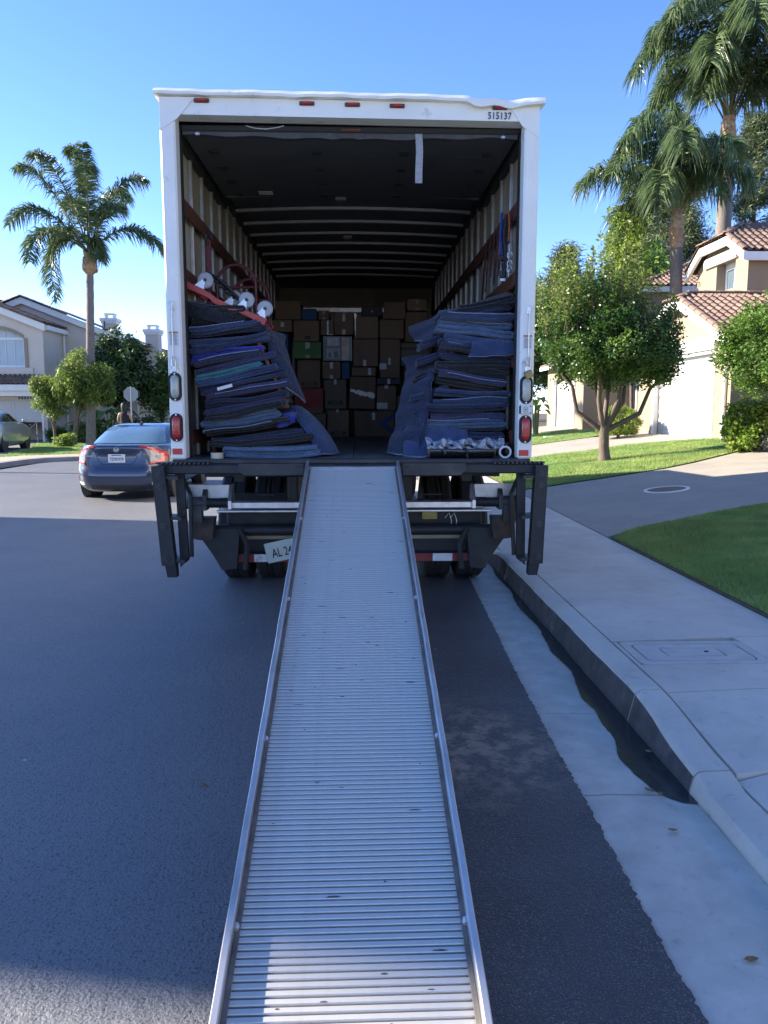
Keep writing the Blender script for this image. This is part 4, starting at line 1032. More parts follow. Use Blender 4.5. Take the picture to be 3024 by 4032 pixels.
# left pile, from the floor up : (x0,x1,z centre,thickness,tilt deg,colour,layers)
LP = [
 (-.98,-.28,1.240,.075,0,'d',4), (-1.08,-.33,1.300,.050,2,'k',3), (-1.10,-.42,1.352,.055,7,'n',3), (-1.12,-.50,1.408,.055,9,'k',3),
 (-1.14,-.58,1.458,.075,11,'d',4), (-1.12,-.56,1.520,.050,9,'k',2), (-1.11,-.54,1.568,.060,9,'v',3), (-1.13,-.52,1.622,.055,11,'n',3),
 (-1.12,-.51,1.676,.055,12,'v',3), (-1.15,-.53,1.730,.055,12,'n',3), (-1.16,-.58,1.784,.050,13,'b',3), (-1.18,-.70,1.828,.044,13,'t',2),
 (-1.19,-.60,1.870,.048,13,'v',3), (-1.20,-.70,1.912,.044,12,'n',2), (-1.20,-.68,1.954,.044,11,'r',2), (-1.20,-.66,1.998,.048,9,'n',3),
 (-1.21,-.64,2.046,.052,7,'b',3), (-1.21,-.66,2.096,.052,6,'n',3), (-1.20,-.70,2.140,.044,6,'b',3), (-1.20,-.70,2.182,.050,4,'k',2), (-1.20,-.80,2.228,.050,2,'k',2), (-1.20,-.86,2.270,.055,-4,'n',3),
]
CN = {'n': 'navy', 'b': 'blue', 'd': 'denim blue', 'k': 'charcoal', 'r': 'royal blue', 't': 'teal', 'v': 'violet navy'}
SEEN = {}
def pile_label(lst, i, where):
    c = lst[i][5]; up = CN[lst[i+1][5]] if i+1 < len(lst) else None; dn = CN[lst[i-1][5]] if i else None
    if dn is None: t = f'{CN[c]} blanket at the bottom {where}'
    elif up is None: t = f'{CN[c]} folded blanket topmost {where}'
    else: t = f'{CN[c]} blanket between {dn} and {up} ones {where}'
    k = SEEN.get(t, 0); SEEN[t] = k+1
    return t
for i, (x0, x1, zc, th, tl, c, ly) in enumerate(LP):
    lab = pile_label(LP, i, 'in the pile under the dolly')
    blanket('moving_blanket', x0, x1, zc+.004, th*1.06, math.radians(tl), 5.60+.012*((i*7) % 5)+(.0 if i else -.02), ra.uniform(.5, .62), ly, c, 100+i, lab, GL, bind=(i in (3, 8, 13, 18)), loopside=1)
RP = [
 (.36,1.06,1.345,.060,-1,'n',3), (.42,1.07,1.400,.050,-1,'k',3), (.47,1.09,1.452,.060,1,'d',3), (.50,1.08,1.506,.050,1,'v',2), (.48,1.08,1.556,.055,-1,'n',3),
 (.54,1.09,1.610,.055,-2,'b',3), (.54,1.11,1.662,.050,-4,'b',2), (.56,1.05,1.716,.055,-9,'k',3), (.56,1.08,1.768,.050,-8,'v',3), (.55,1.08,1.822,.055,-7,'k',3),
 (.56,1.10,1.876,.055,-5,'k',3), (.60,1.12,1.930,.055,-4,'n',3), (.58,1.13,1.985,.060,-7,'n',3), (.60,1.13,2.042,.060,-3,'b',3), (.56,1.12,2.100,.060,-5,'d',2), (.58,1.11,2.160,.060,-3,'d',2),
 (.57,1.12,2.215,.055,-3,'b',2), (.62,1.12,2.262,.050,4,'n',2), (.72,1.13,2.305,.055,10,'k',2),
]
for i, (x0, x1, zc, th, tl, c, ly) in enumerate(RP):
    lab = pile_label(RP, i, 'in the pile by the padlock')
    blanket('moving_blanket', x0, x1, zc+.002, th*1.06, math.radians(tl), 5.66+.014*((i*5) % 4), ra.uniform(.5, .6), ly, c, 300+i, lab, GR, bind=(i in (2, 5, 8, 12, 15, 16)), loopside=-1)

EX_ = [(.40,.70,1.54,.05,14,'n'), (.36,.66,1.66,.05,18,'b'), (.40,.68,1.80,.05,20,'k'), (.42,.70,1.93,.055,12,'n'), (.44,.72,2.06,.055,16,'n'), (.30,.64,1.43,.05,8,'b')]
for i, (x0, x1, zc, th, tl, c) in enumerate(EX_):
    blanket('moving_blanket', x0, x1, zc, th, math.radians(tl), 5.74+.03*(i % 3), .45, 2, c, 500+i, f'{CN[c]} blanket fold bulging sideways from the pile by the padlock, {("low", "second", "third", "fourth", "highest", "lowest")[i]} of its row', GR, loopside=-1)
# loose blankets draped or slumped over the piles
def drape(name, grid, th, col, label, group, bind=True, amp=.014):
    """grid[j][i] = points of a hanging sheet"""
    A = np.array(grid, float); nj, ni = A.shape[:2]
    # refine
    def refine(A):
        nj, ni = A.shape[:2]; B = np.empty((2*nj-1, ni, 3)); B[::2] = A; B[1::2] = (A[1:]+A[:-1])/2
        C = np.empty((2*nj-1, 2*ni-1, 3)); C[:, ::2] = B; C[:, 1::2] = (B[:, 1:]+B[:, :-1])/2; return C
    for _ in range(2):
        A = refine(A)
        for _ in range(2):
            B = A.copy(); B[1:-1] = (A[:-2]+2*A[1:-1]+A[2:])/4; A = B; B = A.copy(); B[:, 1:-1] = (A[:, :-2]+2*A[:, 1:-1]+A[:, 2:])/4; A = B
    gr = np.random.default_rng(abs(hash(label)) % 1000 if False else len(label)*7)
    A = refine(A); f = gr.uniform(6, 16, (5, 3)); p_ = gr.uniform(0, 6, 5)
    for k in range(5): A = A + (amp/(1+.5*k))*np.sin((A*f[k]*(1+.5*k)).sum(-1)+p_[k])[..., None]*np.array([.35, .8, .25])
    nj, ni = A.shape[:2]
    root = thing(name, tuple(A[0, ni//2]), label, 'blanket', group)
    mb = MB(); vs = [tuple(p) for p in A.reshape(-1, 3)]; fs = [(j*ni+i, j*ni+i+1, (j+1)*ni+i+1, (j+1)*ni+i) for j in range(nj-1) for i in range(ni-1)]
    me = mb.add(vs, fs).mesh('quilt', BC[col], 80); o = link('quilt', me, root)
    md = o.modifiers.new('thick', 'SOLIDIFY'); md.thickness = th; md.offset = 0
    if bind: MB().tube([tuple(p) for p in A[-1]], th*.45, 5).build('stitched_edge', M_bind, root)
    return root
drape('moving_blanket', [[(.82,5.76,2.06),(.96,5.76,2.07),(1.12,5.78,2.06)], [(.82,5.62,2.04),(.96,5.61,2.06),(1.13,5.63,2.04)], [(.81,5.60,1.985),(.96,5.595,1.99),(1.13,5.60,1.985)], [(.79,5.60,1.93),(.95,5.60,1.925),(1.13,5.61,1.945)]], .012, 'b', 'blue quilted blanket with white stitched hem hanging flat over the pile', GR)
drape('moving_blanket', [[(.34,6.1,1.95),(.46,5.95,1.96),(.60,5.85,1.97)], [(.38,6.0,1.80),(.47,5.86,1.84),(.58,5.75,1.86)], [(.33,5.96,1.62),(.43,5.80,1.66),(.53,5.72,1.68)], [(.27,5.95,1.40),(.37,5.76,1.44),(.50,5.66,1.46)], [(.22,5.92,1.225),(.30,5.72,1.225),(.44,5.60,1.225)]], .020, 'n', 'navy quilted blanket slumping down the side of the pile beside the padlocked post', GR, amp=.030)
drape('moving_blanket', [[(.36,5.80,1.42),(.50,5.68,1.44),(.80,5.66,1.40)], [(.35,5.72,1.36),(.48,5.60,1.38),(.80,5.60,1.36)], [(.33,5.68,1.29),(.46,5.57,1.30),(.78,5.57,1.30)], [(.33,5.66,1.215),(.45,5.56,1.215),(.76,5.58,1.23)]], .018, 'b', 'blue quilted blanket bunched behind the black film roll', GR, amp=.022)
drape('moving_blanket', [[(-.75,5.85,2.17),(-.66,5.9,2.15),(-.58,6.0,2.10)], [(-.70,5.72,2.12),(-.61,5.80,2.08),(-.55,5.95,2.00)], [(-.66,5.70,1.98),(-.56,5.78,1.93),(-.50,5.95,1.85)], [(-.60,5.70,1.86),(-.50,5.78,1.80),(-.45,5.95,1.70)], [(-.56,5.70,1.74),(-.47,5.78,1.68),(-.42,5.95,1.60)]], .018, 'n', 'navy quilted blanket sliding off the pile under the red dolly', GL)
drape('moving_blanket', [[(-.56,5.95,1.55),(-.48,5.85,1.60),(-.40,6.0,1.55)], [(-.46,5.72,1.48),(-.36,5.80,1.52),(-.30,6.0,1.47)], [(-.38,5.66,1.36),(-.28,5.74,1.40),(-.23,5.95,1.36)], [(-.30,5.64,1.22),(-.20,5.70,1.22),(-.16,5.95,1.22)]], .016, 'b', 'blue quilted blanket spilling onto the truck floor from the pile', GL)
drape('moving_blanket', [[(-.56,5.80,1.52),(-.50,5.75,1.53),(-.46,5.8,1.52)], [(-.575,5.66,1.47),(-.51,5.62,1.50),(-.45,5.68,1.50)], [(-.59,5.62,1.42),(-.53,5.585,1.43),(-.48,5.62,1.45)]], .022, 'r', 'small royal blue quilt rolled up near the foot of the pile', GL, bind=False)
drape('moving_blanket', [[(-1.24,5.85,2.33),(-1.05,5.85,2.31),(-.86,5.9,2.25)], [(-1.23,5.66,2.33),(-1.05,5.64,2.30),(-.84,5.70,2.22)], [(-1.22,5.61,2.28),(-1.03,5.60,2.25),(-.80,5.66,2.17)], [(-1.21,5.61,2.20),(-1.03,5.60,2.16),(-.74,5.66,2.13)]], .016, 'k', 'charcoal quilted blanket draped over the top of the pile under the dolly', GL, bind=False)
drape('moving_blanket', [[(.62,6.2,2.28),(.90,6.1,2.36),(1.14,6.0,2.44)], [(.60,5.85,2.28),(.90,5.80,2.33),(1.15,5.76,2.38)], [(.66,5.70,2.25),(.90,5.68,2.28),(1.14,5.67,2.31)]], .016, 'k', 'charcoal quilted blanket crumpled on top of the pile beside the padlocked post', GR, bind=False)
drape('moving_blanket', [[(.40,6.3,2.20),(.52,6.2,2.24),(.62,6.0,2.25)], [(.42,6.2,2.14),(.52,6.1,2.18),(.60,5.9,2.19)], [(.44,6.1,2.08),(.50,6.0,2.08),(.56,5.84,2.06)]], .016, 'n', 'navy quilt corner hanging off the top of the pile beside the padlocked post', GR)
wt = MB().box(-.055, .055, -.002, 0, -.011, .011).xf(Matrix.Translation((-.955, 5.575, 1.705)) @ Matrix.Rotation(-.26, 4, 'Y')).build('care_tag', M_paper)
tag(wt, 'white paper tag strip stuck on the front of the blanket pile', 'tag')

# strap over the left pile
st = MB(); P0 = Vector((-.735, 5.68, 2.06)); P1 = Vector((-.52, 5.72, 1.56)); pts = [P0.lerp(P1, i/8)+Vector((0, -.02*math.sin(i/8*PI), 0)) for i in range(9)]
st.loft([[(p.x-.011, p.y, p.z-.004), (p.x+.011, p.y-.002, p.z+.004), (p.x+.011, p.y+.001, p.z+.005), (p.x-.011, p.y+.003, p.z-.003)] for p in pts])
M_strap = mat('brown_strap', (.20, .07, .04), .85, var=.25, vscale=40, bump=.3, bscale=200)
tag(st.build('tie_strap', M_strap), 'thin brown tie strap stretched down the side of the blanket pile', 'strap')

# ------------------------------------------------------------------ furniture dolly, upside down on the left pile
M_dred = mat('dolly_red', (0.40, 0.045, 0.035), .42, var=.15, vscale=10, spec=.5)
M_wheel = mat('caster_grey', (0.36, 0.36, 0.38), .45, var=.1, vscale=20)
dl = thing('furniture_dolly', (-.95, 5.75, 2.25), 'red plastic furniture dolly lying wheels up on the blanket pile', 'dolly')
tiltM = Matrix.Translation((-.955, 5.90, 2.305)) @ Matrix.Rotation(math.radians(25), 4, 'Y')
def dput(mb, nm, m, par=dl, sm=None): mb.xf(tiltM); return mb.build(nm, m, par, sm)
for y in (-.255, .18):
    rings = []
    for i in range(13):
        u = -.325+.65*i/12; dzz = .016*math.sin(i*PI/6) if False else (-.014 if 5 <= i <= 7 else 0)
        h = .022+.006*(i in (0, 1, 11, 12))
        rings.append([(u, y-.03, dzz-h), (u, y+.03, dzz-h), (u, y+.03, dzz+h-.008), (u, y-.03, dzz+h-.008)])
    dput(MB().loft(rings), 'frame_rail', M_dred)
    for u in (-.295, .115): dput(MB().box(u-.014, u+.014, y-.032, y-.0305, -.008, .012), 'bolt_hole', M_ink)
for u in (-.29, .29): dput(MB().cbox(u-.03, u+.03, -.2245, .1495, -.022, .014, .006), 'cross_rail', M_dred)
for u, y, a in ((-.20, -.235, .3), (.13, -.235, -.25), (.275, -.24, -.3), (-.05, .16, .4)):
    c = dput(MB().cbox(u-.04, u+.04, y-.03, y+.03, .015, .021, .003), 'caster', M_galv)
    br = MB()
    for d in (-.022, .022): br.prism([(u-.035, .021), (u+.035, .021), (u+.012+.02*a, .085), (u-.004+.02*a, .085)], 'y', y+d-.002, y+d+.002)
    br.box(u-.030, u+.030, y-.020, y+.020, .0205, .0235)
    dput(br, 'caster_fork', M_galv, c)
    w = MB().lathe([(.012, -.017), (.048, -.017), (.056, -.010), (.057, 0), (.056, .010), (.048, .017), (.012, .017)], (u+.01+.02*a, y, .082), 'y', 22); dput(w, 'wheel', M_wheel, c, 40)
    dput(MB().lathe([(.001, -.026), (.012, -.026), (.012, .026), (.001, .026)], (u+.01+.02*a, y, .082), 'y', 10), 'axle_bolt', M_blk2, c)

# hand trucks strapped to the left wall
M_maroon = mat('maroon_tube', (0.13, 0.022, 0.025), .45, var=.15, vscale=20, spec=.5)
def handtruck(loc, rz, label, h=1.25):
    ht = thing('hand_truck', loc, label, 'hand truck', 'hand trucks standing along the wall')
    X, Y0, Z = loc; w = .155
    pts = [(X-w, Y0, Z+.1), (X-w, Y0, Z+h-.15)] + [(X-w*math.cos(t), Y0, Z+h-.15+w*math.sin(t)) for t in np.linspace(.2, PI-.2, 9)] + [(X+w, Y0, Z+h-.15), (X+w, Y0, Z+.1)]
    MB().tube(pts, .014, 8).build('frame', M_maroon, ht, smooth=60)
    for z in (.3, .65, .95, h-.17): MB().tube([(X-w, Y0, Z+z), (X, Y0+.015, Z+z), (X+w, Y0, Z+z)], .010, 6).build('cross_bar', M_maroon, ht, smooth=60)
    MB().cbox(X-.18, X+.18, Y0-.2, Y0+.02, Z+.0, Z+.012, .003).build('toe_plate', M_galv, ht)
    for s in (-1, 1):
        t = MB().lathe([(.03, -.03), (.11, -.03), (.125, 0), (.11, .03), (.03, .03)], (X+s*.2, Y0+.09, Z+.125), 'x', 20); t.build('wheel', M_rub, ht, smooth=40)
    return ht
handtruck((-.985, 6.42, BED), 0, 'maroon tube hand truck with rounded handle, behind the dolly wheels', 1.50)
handtruck((-.93, 6.85, BED), 0, 'maroon tube hand truck behind the first one, farther into the truck', 1.46)
mp = thing('maroon_pole', (-1.14, 6.05, BED), 'upright maroon appliance dolly rail leaning on the lining boards', 'pole')
MB().cbox(-1.155, -1.115, 6.05, 6.08, BED, 2.83, .006).build('rail', M_maroon, mp)
MB().tube([(-1.135, 6.04, 2.78), (-1.15, 6.03, 2.85), (-1.12, 6.03, 2.88), (-1.10, 6.04, 2.82)], .012, 8).build('hook', M_ink, mp)
mb = MB()
for k in range(6): mb.cbox(-1.10+.024*k, -1.06+.024*k, 5.98, 6.02, 2.50-.022*k+.012*(k % 2), 2.535-.022*k+.012*(k % 2), .006)
MB().tube([(-1.13, 5.99, 2.56), (-1.05, 5.96, 2.52), (-.98, 5.97, 2.46), (-.93, 6.0, 2.40), (-.88, 6.02, 2.36)], .014, 8).build('belt', M_ink, mp)
mb.build('ratchet', M_blk2, mp)

# straps and ratchets hanging on the right wall
hs = thing('hanging_straps', (.97, 6.4, 2.93), 'brown tie straps hanging in a row from the wall rail', 'straps')
rr = random.Random(9)
for k in range(9):
    y = 6.05+.10*k; ln = rr.uniform(.30, .55); x = 1.105-.01*(k % 2)
    pts = [(x-.004*i, y+rr.uniform(-.008, .008), 2.98-ln*i/8) for i in range(9)]
    MB().loft([[(p[0]-.003, p[1]-.02, p[2]), (p[0]+.003, p[1]-.02, p[2]), (p[0]+.003, p[1]+.02, p[2]), (p[0]-.003, p[1]+.02, p[2])] for p in pts]).build('strap', mat('dark_red_strap', (.11, .032, .028), .85, var=.3, vscale=30) if k % 2 else mat('dark_brown_strap', (.06, .028, .024), .85, var=.3, vscale=30), hs)
MB().box(1.085, 1.088, 6.0, 6.06, 2.53, 2.62).build('tag', M_stick, hs)
rt = thing('ratchet_bundle', (1.08, 5.80, 2.55), 'black ratchet straps with steel hooks bundled at the wall rail end', 'ratchet straps')
for k in range(7):
    x = 1.06+.010*(k % 3); z = 2.90-.06*k
    MB().cbox(x-.022, x+.022, 5.76+.012*(k % 2), 5.81+.012*(k % 2), z-.035, z+.02, .006).build('ratchet', M_blk if k % 3 else M_blk2, rt)
MB().tube([(1.07, 5.76, 2.95), (1.055, 5.75, 2.8), (1.075, 5.75, 2.62), (1.06, 5.75, 2.50)], .012, 6).build('black_strap', M_rub, rt)
MB().tube([(1.04, 5.76, 2.96), (1.03, 5.75, 2.78), (1.045, 5.75, 2.66)], .010, 6).build('blue_strap', mat('strap_blue', (.02, .04, .20), .8, var=.2), rt)
MB().tube([(1.09, 5.76, 2.96), (1.095, 5.75, 2.86), (1.09, 5.75, 2.76)], .007, 6).build('orange_cord', mat('cord_orange', (.40, .10, .03), .8), rt)
for z in (2.56, 2.60, 2.66): MB().tube([(1.10+.018*math.cos(t), 5.745, z+.026*math.sin(t)) for t in np.linspace(0, 2*PI, 13)[:-1]], .0045, 6, closed=True).build('steel_ring', M_galv, rt, smooth=60)
MB().cbox(1.035, 1.075, 5.745, 5.765, 2.475, 2.50, .004).build('hook', M_galv, rt)

# film roll in its plastic bag, tape rolls on the sill
fr = thing('stretch_film_roll', (.735, 5.52, BED), 'roll of black stretch film lying on the truck sill in torn clear plastic', 'film roll')
prof = [(.022, -.232), (.049, -.230), (.052, -.225), (.052, .225), (.049, .230), (.022, .232)]
MB().lathe(prof, (.735, 5.495, BED+.055), 'x', 28).build('film', mat('black_film', (.010, .010, .012), .16, var=.2, vscale=20, spec=.6, bump=.12, bscale=25), fr, smooth=40)
for s in (-1, 1): MB().lathe([(.020, s*.233), (.030, s*.240), (.036, s*.240), (.036, s*.231)], (.735, 5.495, BED+.055), 'x', 20).build('core', M_card, fr, smooth=40)
r8 = random.Random(4); mb = MB()
for k in range(22):
    c = Vector((.765+r8.gauss(0, .018), 5.440+r8.uniform(-.006, .01), BED+.05+r8.uniform(-.05, .075)))
    if k > 16: c = Vector((.58+.02*(k-16)+r8.uniform(-.02, .02), 5.446, BED+.055-.004*(k-16)))
    d = [Vector((r8.uniform(-.017, .017), r8.uniform(-.010, .004), r8.uniform(-.017, .017))) for _ in range(4)]
    mb.add([c+d[0], c+d[1], c+d[2], c+d[3]], [(0, 1, 2), (0, 2, 3)])
mb.build('torn_film', mat('black_film', (.010, .010, .012)), fr)
def film_mat():
    m = bpy.data.materials.new('clear_plastic'); m.use_nodes = True; N = m.node_tree.nodes; L = m.node_tree.links
    b = N['Principled BSDF']; b.inputs['Base Color'].default_value = (.75, .78, .85, 1); b.inputs['Roughness'].default_value = .22
    t = N.new('ShaderNodeBsdfTransparent'); ms = N.new('ShaderNodeMixShader')
    nz = N.new('ShaderNodeTexNoise'); nz.inputs['Scale'].default_value = 22; nz.inputs['Detail'].default_value = 5
    tc = N.new('ShaderNodeTexCoord'); L.new(tc.outputs['Object'], nz.inputs['Vector'])
    mr = N.new('ShaderNodeMapRange'); mr.inputs['From Min'].default_value = .4; mr.inputs['From Max'].default_value = .65; mr.inputs['To Min'].default_value = .15; mr.inputs['To Max'].default_value = .7
    L.new(nz.outputs['Fac'], mr.inputs['Value']); L.new(mr.outputs[0], ms.inputs[0])
    L.new(t.outputs[0], ms.inputs[1]); L.new(b.outputs[0], ms.inputs[2]); L.new(ms.outputs[0], N['Material Output'].inputs['Surface'])
    bp = N.new('ShaderNodeBump'); bp.inputs['Strength'].default_value = .8; bp.inputs['Distance'].default_value = .01; L.new(nz.outputs['Fac'], bp.inputs['Height']); L.new(bp.outputs[0], b.inputs['Normal'])
    return m
M_film = film_mat(); vs = []; fs = []; nx, nyy = 40, 10
for j in range(nyy+1):
    for i in range(nx+1):
        u = i/nx; v = j/nyy; x = .475+.545*u+.008*math.sin(v*9+u*20); t = PI*(.30+.65*v)
        rr_ = .075+.014*math.sin(u*23+v*5)+.010*math.sin(u*51-v*8)+.02*(u < .05)+.02*(u > .95)
        vs.append((x, 5.51-rr_*math.cos(PI-t)*1.0, BED+.062+rr_*math.sin(t)*.9))
fs = [(j*(nx+1)+i, j*(nx+1)+i+1, (j+1)*(nx+1)+i+1, (j+1)*(nx+1)+i) for j in range(nyy) for i in range(nx)]
MB().add(vs, fs).build('plastic_bag', M_film, fr, smooth=70)
def tape_roll(loc, axis, R, w, m, label):
    t = thing('tape_roll', loc, label, 'tape roll')
    MB().lathe([(R*.72, -w/2), (R, -w/2), (R, w/2), (R*.72, w/2), (R*.72, -w/2)], loc, axis, 28).build('tape', m, t, smooth=40)
    MB().lathe([(R*.66, -w/2-.001), (R*.715, -w/2-.001), (R*.715, w/2+.001), (R*.66, w/2+.001), (R*.66, -w/2-.001)], loc, axis, 28).build('core', M_card, t, smooth=40)
tape_roll((1.045, 5.50, BED+.046), 'y', .045, .05, mat('white_tape', (.62, .63, .70), .4, var=.05), 'white roll of tape standing beside the black film roll')
tape_roll((-1.015, 5.53, BED+.021), 'z', .045, .042, mat('cream_tape', (.55, .50, .36), .4, var=.05), 'cream roll of tape lying at the foot of the blanket pile')

# ------------------------------------------------------------------ cars
M_glass = mat('car_glass', (.02, .025, .03), .05, var=.02, spec=.8)
def sedan(loc, rz, paint, label, detail=True, sc=.93, rim=None):
    rt = thing('parked_car', loc, label, 'car', rz=rz if rz else 1e-9)
    S = Matrix.Scale(sc, 4)
    def put(mb, nm, m, par=None, smooth=None):
        mb.xf(S); me = mb.mesh(nm, m, smooth); o = bpy.data.objects.new(nm, me); COL.objects.link(o); o.parent = par or rt; return o
    lv = [ # z, y0, y1, w, n
     (.17,.16,4.42,.74,5), (.20,.08,4.50,.80,4.6), (.27,.03,4.57,.855,5.2), (.38,.0,4.61,.885,5.4), (.50,.0,4.62,.895,5.4), (.58,.015,4.61,.90,5.4), (.62,.035,4.60,.90,5.4),
     (.70,.05,4.55,.90,5.2), (.80,.06,4.45,.895,5.0), (.88,.06,4.25,.885,4.6), (.95,.045,3.95,.87,3.8), (1.00,.035,3.62,.85,3.7), (1.025,.05,3.45,.82,3.6), (1.035,.12,3.35,.77,3.6)]
    def outline(z, y0, y1, w, n, N=72):
        pts = []
        for i in range(N):
            t = 2*PI*i/N; c = math.cos(t); s = math.sin(t)
            pts.append((w*math.copysign(abs(c)**(2/n), c), (y0+y1)/2+(y1-y0)/2*math.copysign(abs(s)**(2/n), s), z))
        return pts
    put(MB().loft([outline(*l) for l in lv]), 'body', paint, smooth=50)
    Z = np.array([l[0] for l in lv]); 
    def lev(z): return [np.interp(z, Z, [l[k] for l in lv]) for k in (1, 2, 3, 4)]
    def rearY(x, z):
        y0, y1, w, n = lev(z); q = min(.9999, abs(x/w)); return (y0+y1)/2-(y1-y0)/2*(1-q**n)**(1/n)
    cl = [(1.0,.50,3.52,.80,4.2), (1.05,.62,3.38,.775,4.0), (1.15,.86,3.10,.725,3.8), (1.25,1.12,2.85,.675,3.6), (1.33,1.38,2.68,.63,3.4), (1.375,1.58,2.55,.585,3.2), (1.40,1.75,2.42,.52,3.0), (1.412,1.95,2.28,.42,2.8)]
    put(MB().loft([outline(*l) for l in cl]), 'cabin', paint, smooth=50)
    ZC = np.array([l[0] for l in cl])
    def clev(z): return [np.interp(z, ZC, [l[k] for l in cl]) for k in (1, 2, 3, 4)]
    def endY(x, z, front=False):
        y0, y1, w, n = clev(z); q = min(.9999, abs(x/w)); h = (y1-y0)/2*(1-q**n)**(1/n); return (y0+y1)/2+(h if front else -h)
    def grid(fn, nu, nv):
        vs = [fn(i/nu, j/nv) for j in range(nv+1) for i in range(nu+1)]
        return MB().add(vs, [(j*(nu+1)+i, j*(nu+1)+i+1, (j+1)*(nu+1)+i+1, (j+1)*(nu+1)+i) for j in range(nv) for i in range(nu)])
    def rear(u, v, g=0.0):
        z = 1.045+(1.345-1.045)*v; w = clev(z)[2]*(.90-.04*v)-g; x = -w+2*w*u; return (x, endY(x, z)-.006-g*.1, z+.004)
    put(grid(lambda u, v: rear(u, v), 16, 8), 'rear_window', mat('sky_painted_rear_glass', (.075, .13, .165), .06, var=.05, spec=1.0, coat=1.0), smooth=60)  # sky reflection and light through the cabin are put into the base colour
    def front(u, v):
        z = 1.04+.31*v; w = clev(z)[2]*.9; x = -w+2*w*u; return (x, endY(x, z, True)+.006, z+.004)
    put(grid(front, 16, 8), 'windscreen', M_glass, smooth=60)
    for s in (-1, 1):
        def side(u, v, a, b):
            z = 1.05+.27*v; y0, y1, w, n = clev(z); lo = y0+.28+.0*v; hi = y1-.30
            y = lo+(hi-lo)*(a+(b-a)*u); q = abs((y-(y0+y1)/2)/((y1-y0)/2)); x = w*(1-q**n)**(1/n)+.006; return (s*x, y, z)
        for a, b in ((0, .47), (.51, 1)): put(grid(lambda u, v: side(u, v, a, b), 8, 6), 'side_window', M_glass, smooth=60)
        put(MB().cbox(s*.95-.09, s*.95+.09, 3.0, 3.12, 1.0, 1.12, .03), 'wing_mirror', paint)
        # rear lamp: red C with clear centre, following the curved corner
        O = [(.41,1.012),(.53,1.018),(.66,.965),(.80,.90),(.845,.86),(.852,.77),(.77,.705),(.60,.672)]
        I = [(.41,.985),(.53,.972),(.62,.925),(.715,.878),(.755,.845),(.76,.785),(.70,.75),(.60,.718)]
        def P(p, d): return (s*p[0], rearY(p[0], p[1])-d, p[1])
        mb = MB(); vs = []; fs = []; K = 4
        Or = []; Ir = []
        for A, R in ((O, Or), (I, Ir)):
            for i in range(len(A)-1):
                for k in range(K): R.append((A[i][0]+(A[i+1][0]-A[i][0])*k/K, A[i][1]+(A[i+1][1]-A[i][1])*k/K))
            R.append(A[-1])
        for i in range(len(Or)):
            m_ = ((Or[i][0]+Ir[i][0])/2, (Or[i][1]+Ir[i][1])/2); vs += [P(Or[i], .004), P(m_, .018), P(Ir[i], .004)]
        for i in range(len(Or)-1): fs += [(3*i, 3*i+1, 3*i+4, 3*i+3), (3*i+1, 3*i+2, 3*i+5, 3*i+4)]
        tl = put(mb.add(vs, fs), 'rear_lamp', mat('car_red_lens', (.50, .022, .02), .12, var=.1, vscale=60, spec=.6, coat=.5), smooth=60)
        cen = (.64, .82); ring_ = Ir[6:]
        vs = [P(cen, .010)]+[P(p, .006) for p in ring_]; put(MB().add(vs, [(0, i, i+1) for i in range(1, len(ring_))]+[(0, len(ring_), 1)]), 'clear_lens', mat('smoky_lens', (.28, .25, .24), .15, var=.3, vscale=30, coat=.5), tl, smooth=60)
        put(grid(lambda u, v: (s*(.745+.055*u), rearY(.745+.055*u, .38+.09*v)-.007, .38+.09*v), 4, 3), 'reflector', mat('car_red_lens', (.5, .02, .02)))
        put(grid(lambda u, v: (s*(.62+.19*u), rearY(.62+.19*u, .30+.06*v)-.006, .30+.06*v), 6, 3), 'bumper_vent', M_paper if detail else M_rub, smooth=60)
    if True:
        put(grid(lambda u, v: (-.70+1.4*u, rearY(-.70+1.4*u, .19+.10*v)-.005, .19+.10*v), 12, 3), 'rear_diffuser', M_rub, smooth=60)
        seam = [(-.585, .70), (-.52, .64), (-.42, .605), (.42, .605), (.52, .64), (.585, .70)]
        put(MB().tube([(x, rearY(x, z)-.001, z) for x, z in seam], .004, 5), 'boot_seam', M_ink)
        rec = [(-.27, .90), (.27, .90), (.37, .84), (.33, .74), (.25, .68), (-.25, .68), (-.33, .74), (-.37, .84)]
        put(MB().tube([(x, rearY(x, z)-.001, z) for x, z in rec], .006, 5, closed=True), 'plate_recess_edge', M_ink)
        lip = [(-.72+1.44*i/16, 0) for i in range(17)]
        put(MB().tube([(x, rearY(x, 1.02)-.004, 1.022) for x, _ in lip], .009, 6), 'boot_lip', paint, smooth=60)
        pl = put(MB().cbox(-.155, .155, rearY(0, .79)-.016, rearY(0, .79)-.006, .715, .87, .004), 'number_plate', mat('plate_white', (.62, .63, .66), .45, var=.06))
        put(MB().box(-.09, .09, rearY(0, .79)-.0185, rearY(0, .79)-.0165, .842, .858), 'plate_top_print', mat('plate_print', (.10, .10, .22), .5), pl)
        yp = rearY(0, .79)-.018
        if detail:
            M0 = S @ Matrix.Translation((0, yp, .777)) @ Matrix.Rotation(PI/2, 4, 'X')
            text_mesh('plate_letters', '7ZXK974', .078, M0, M_ink, pl, sx=.80)
            em = put(MB().tube([(.045*(1+.12*math.sin(t))*math.cos(t)*1.05, rearY(0, .955)-.012, .948+.040*math.sin(t)) for t in np.linspace(0, 2*PI, 21)[:-1]], .0055, 6, closed=True), 'emblem', M_galv, smooth=60)
            put(MB().prism([(-.030, .978), (-.016, .978), (-.013, .952), (.013, .952), (.016, .978), (.030, .978), (.022, .918), (.011, .918), (.012, .942), (-.012, .942), (-.011, .918), (-.022, .918)], 'y', rearY(0, .95)-.016, rearY(0, .95)-.006), 'emblem_letter', M_galv, em)
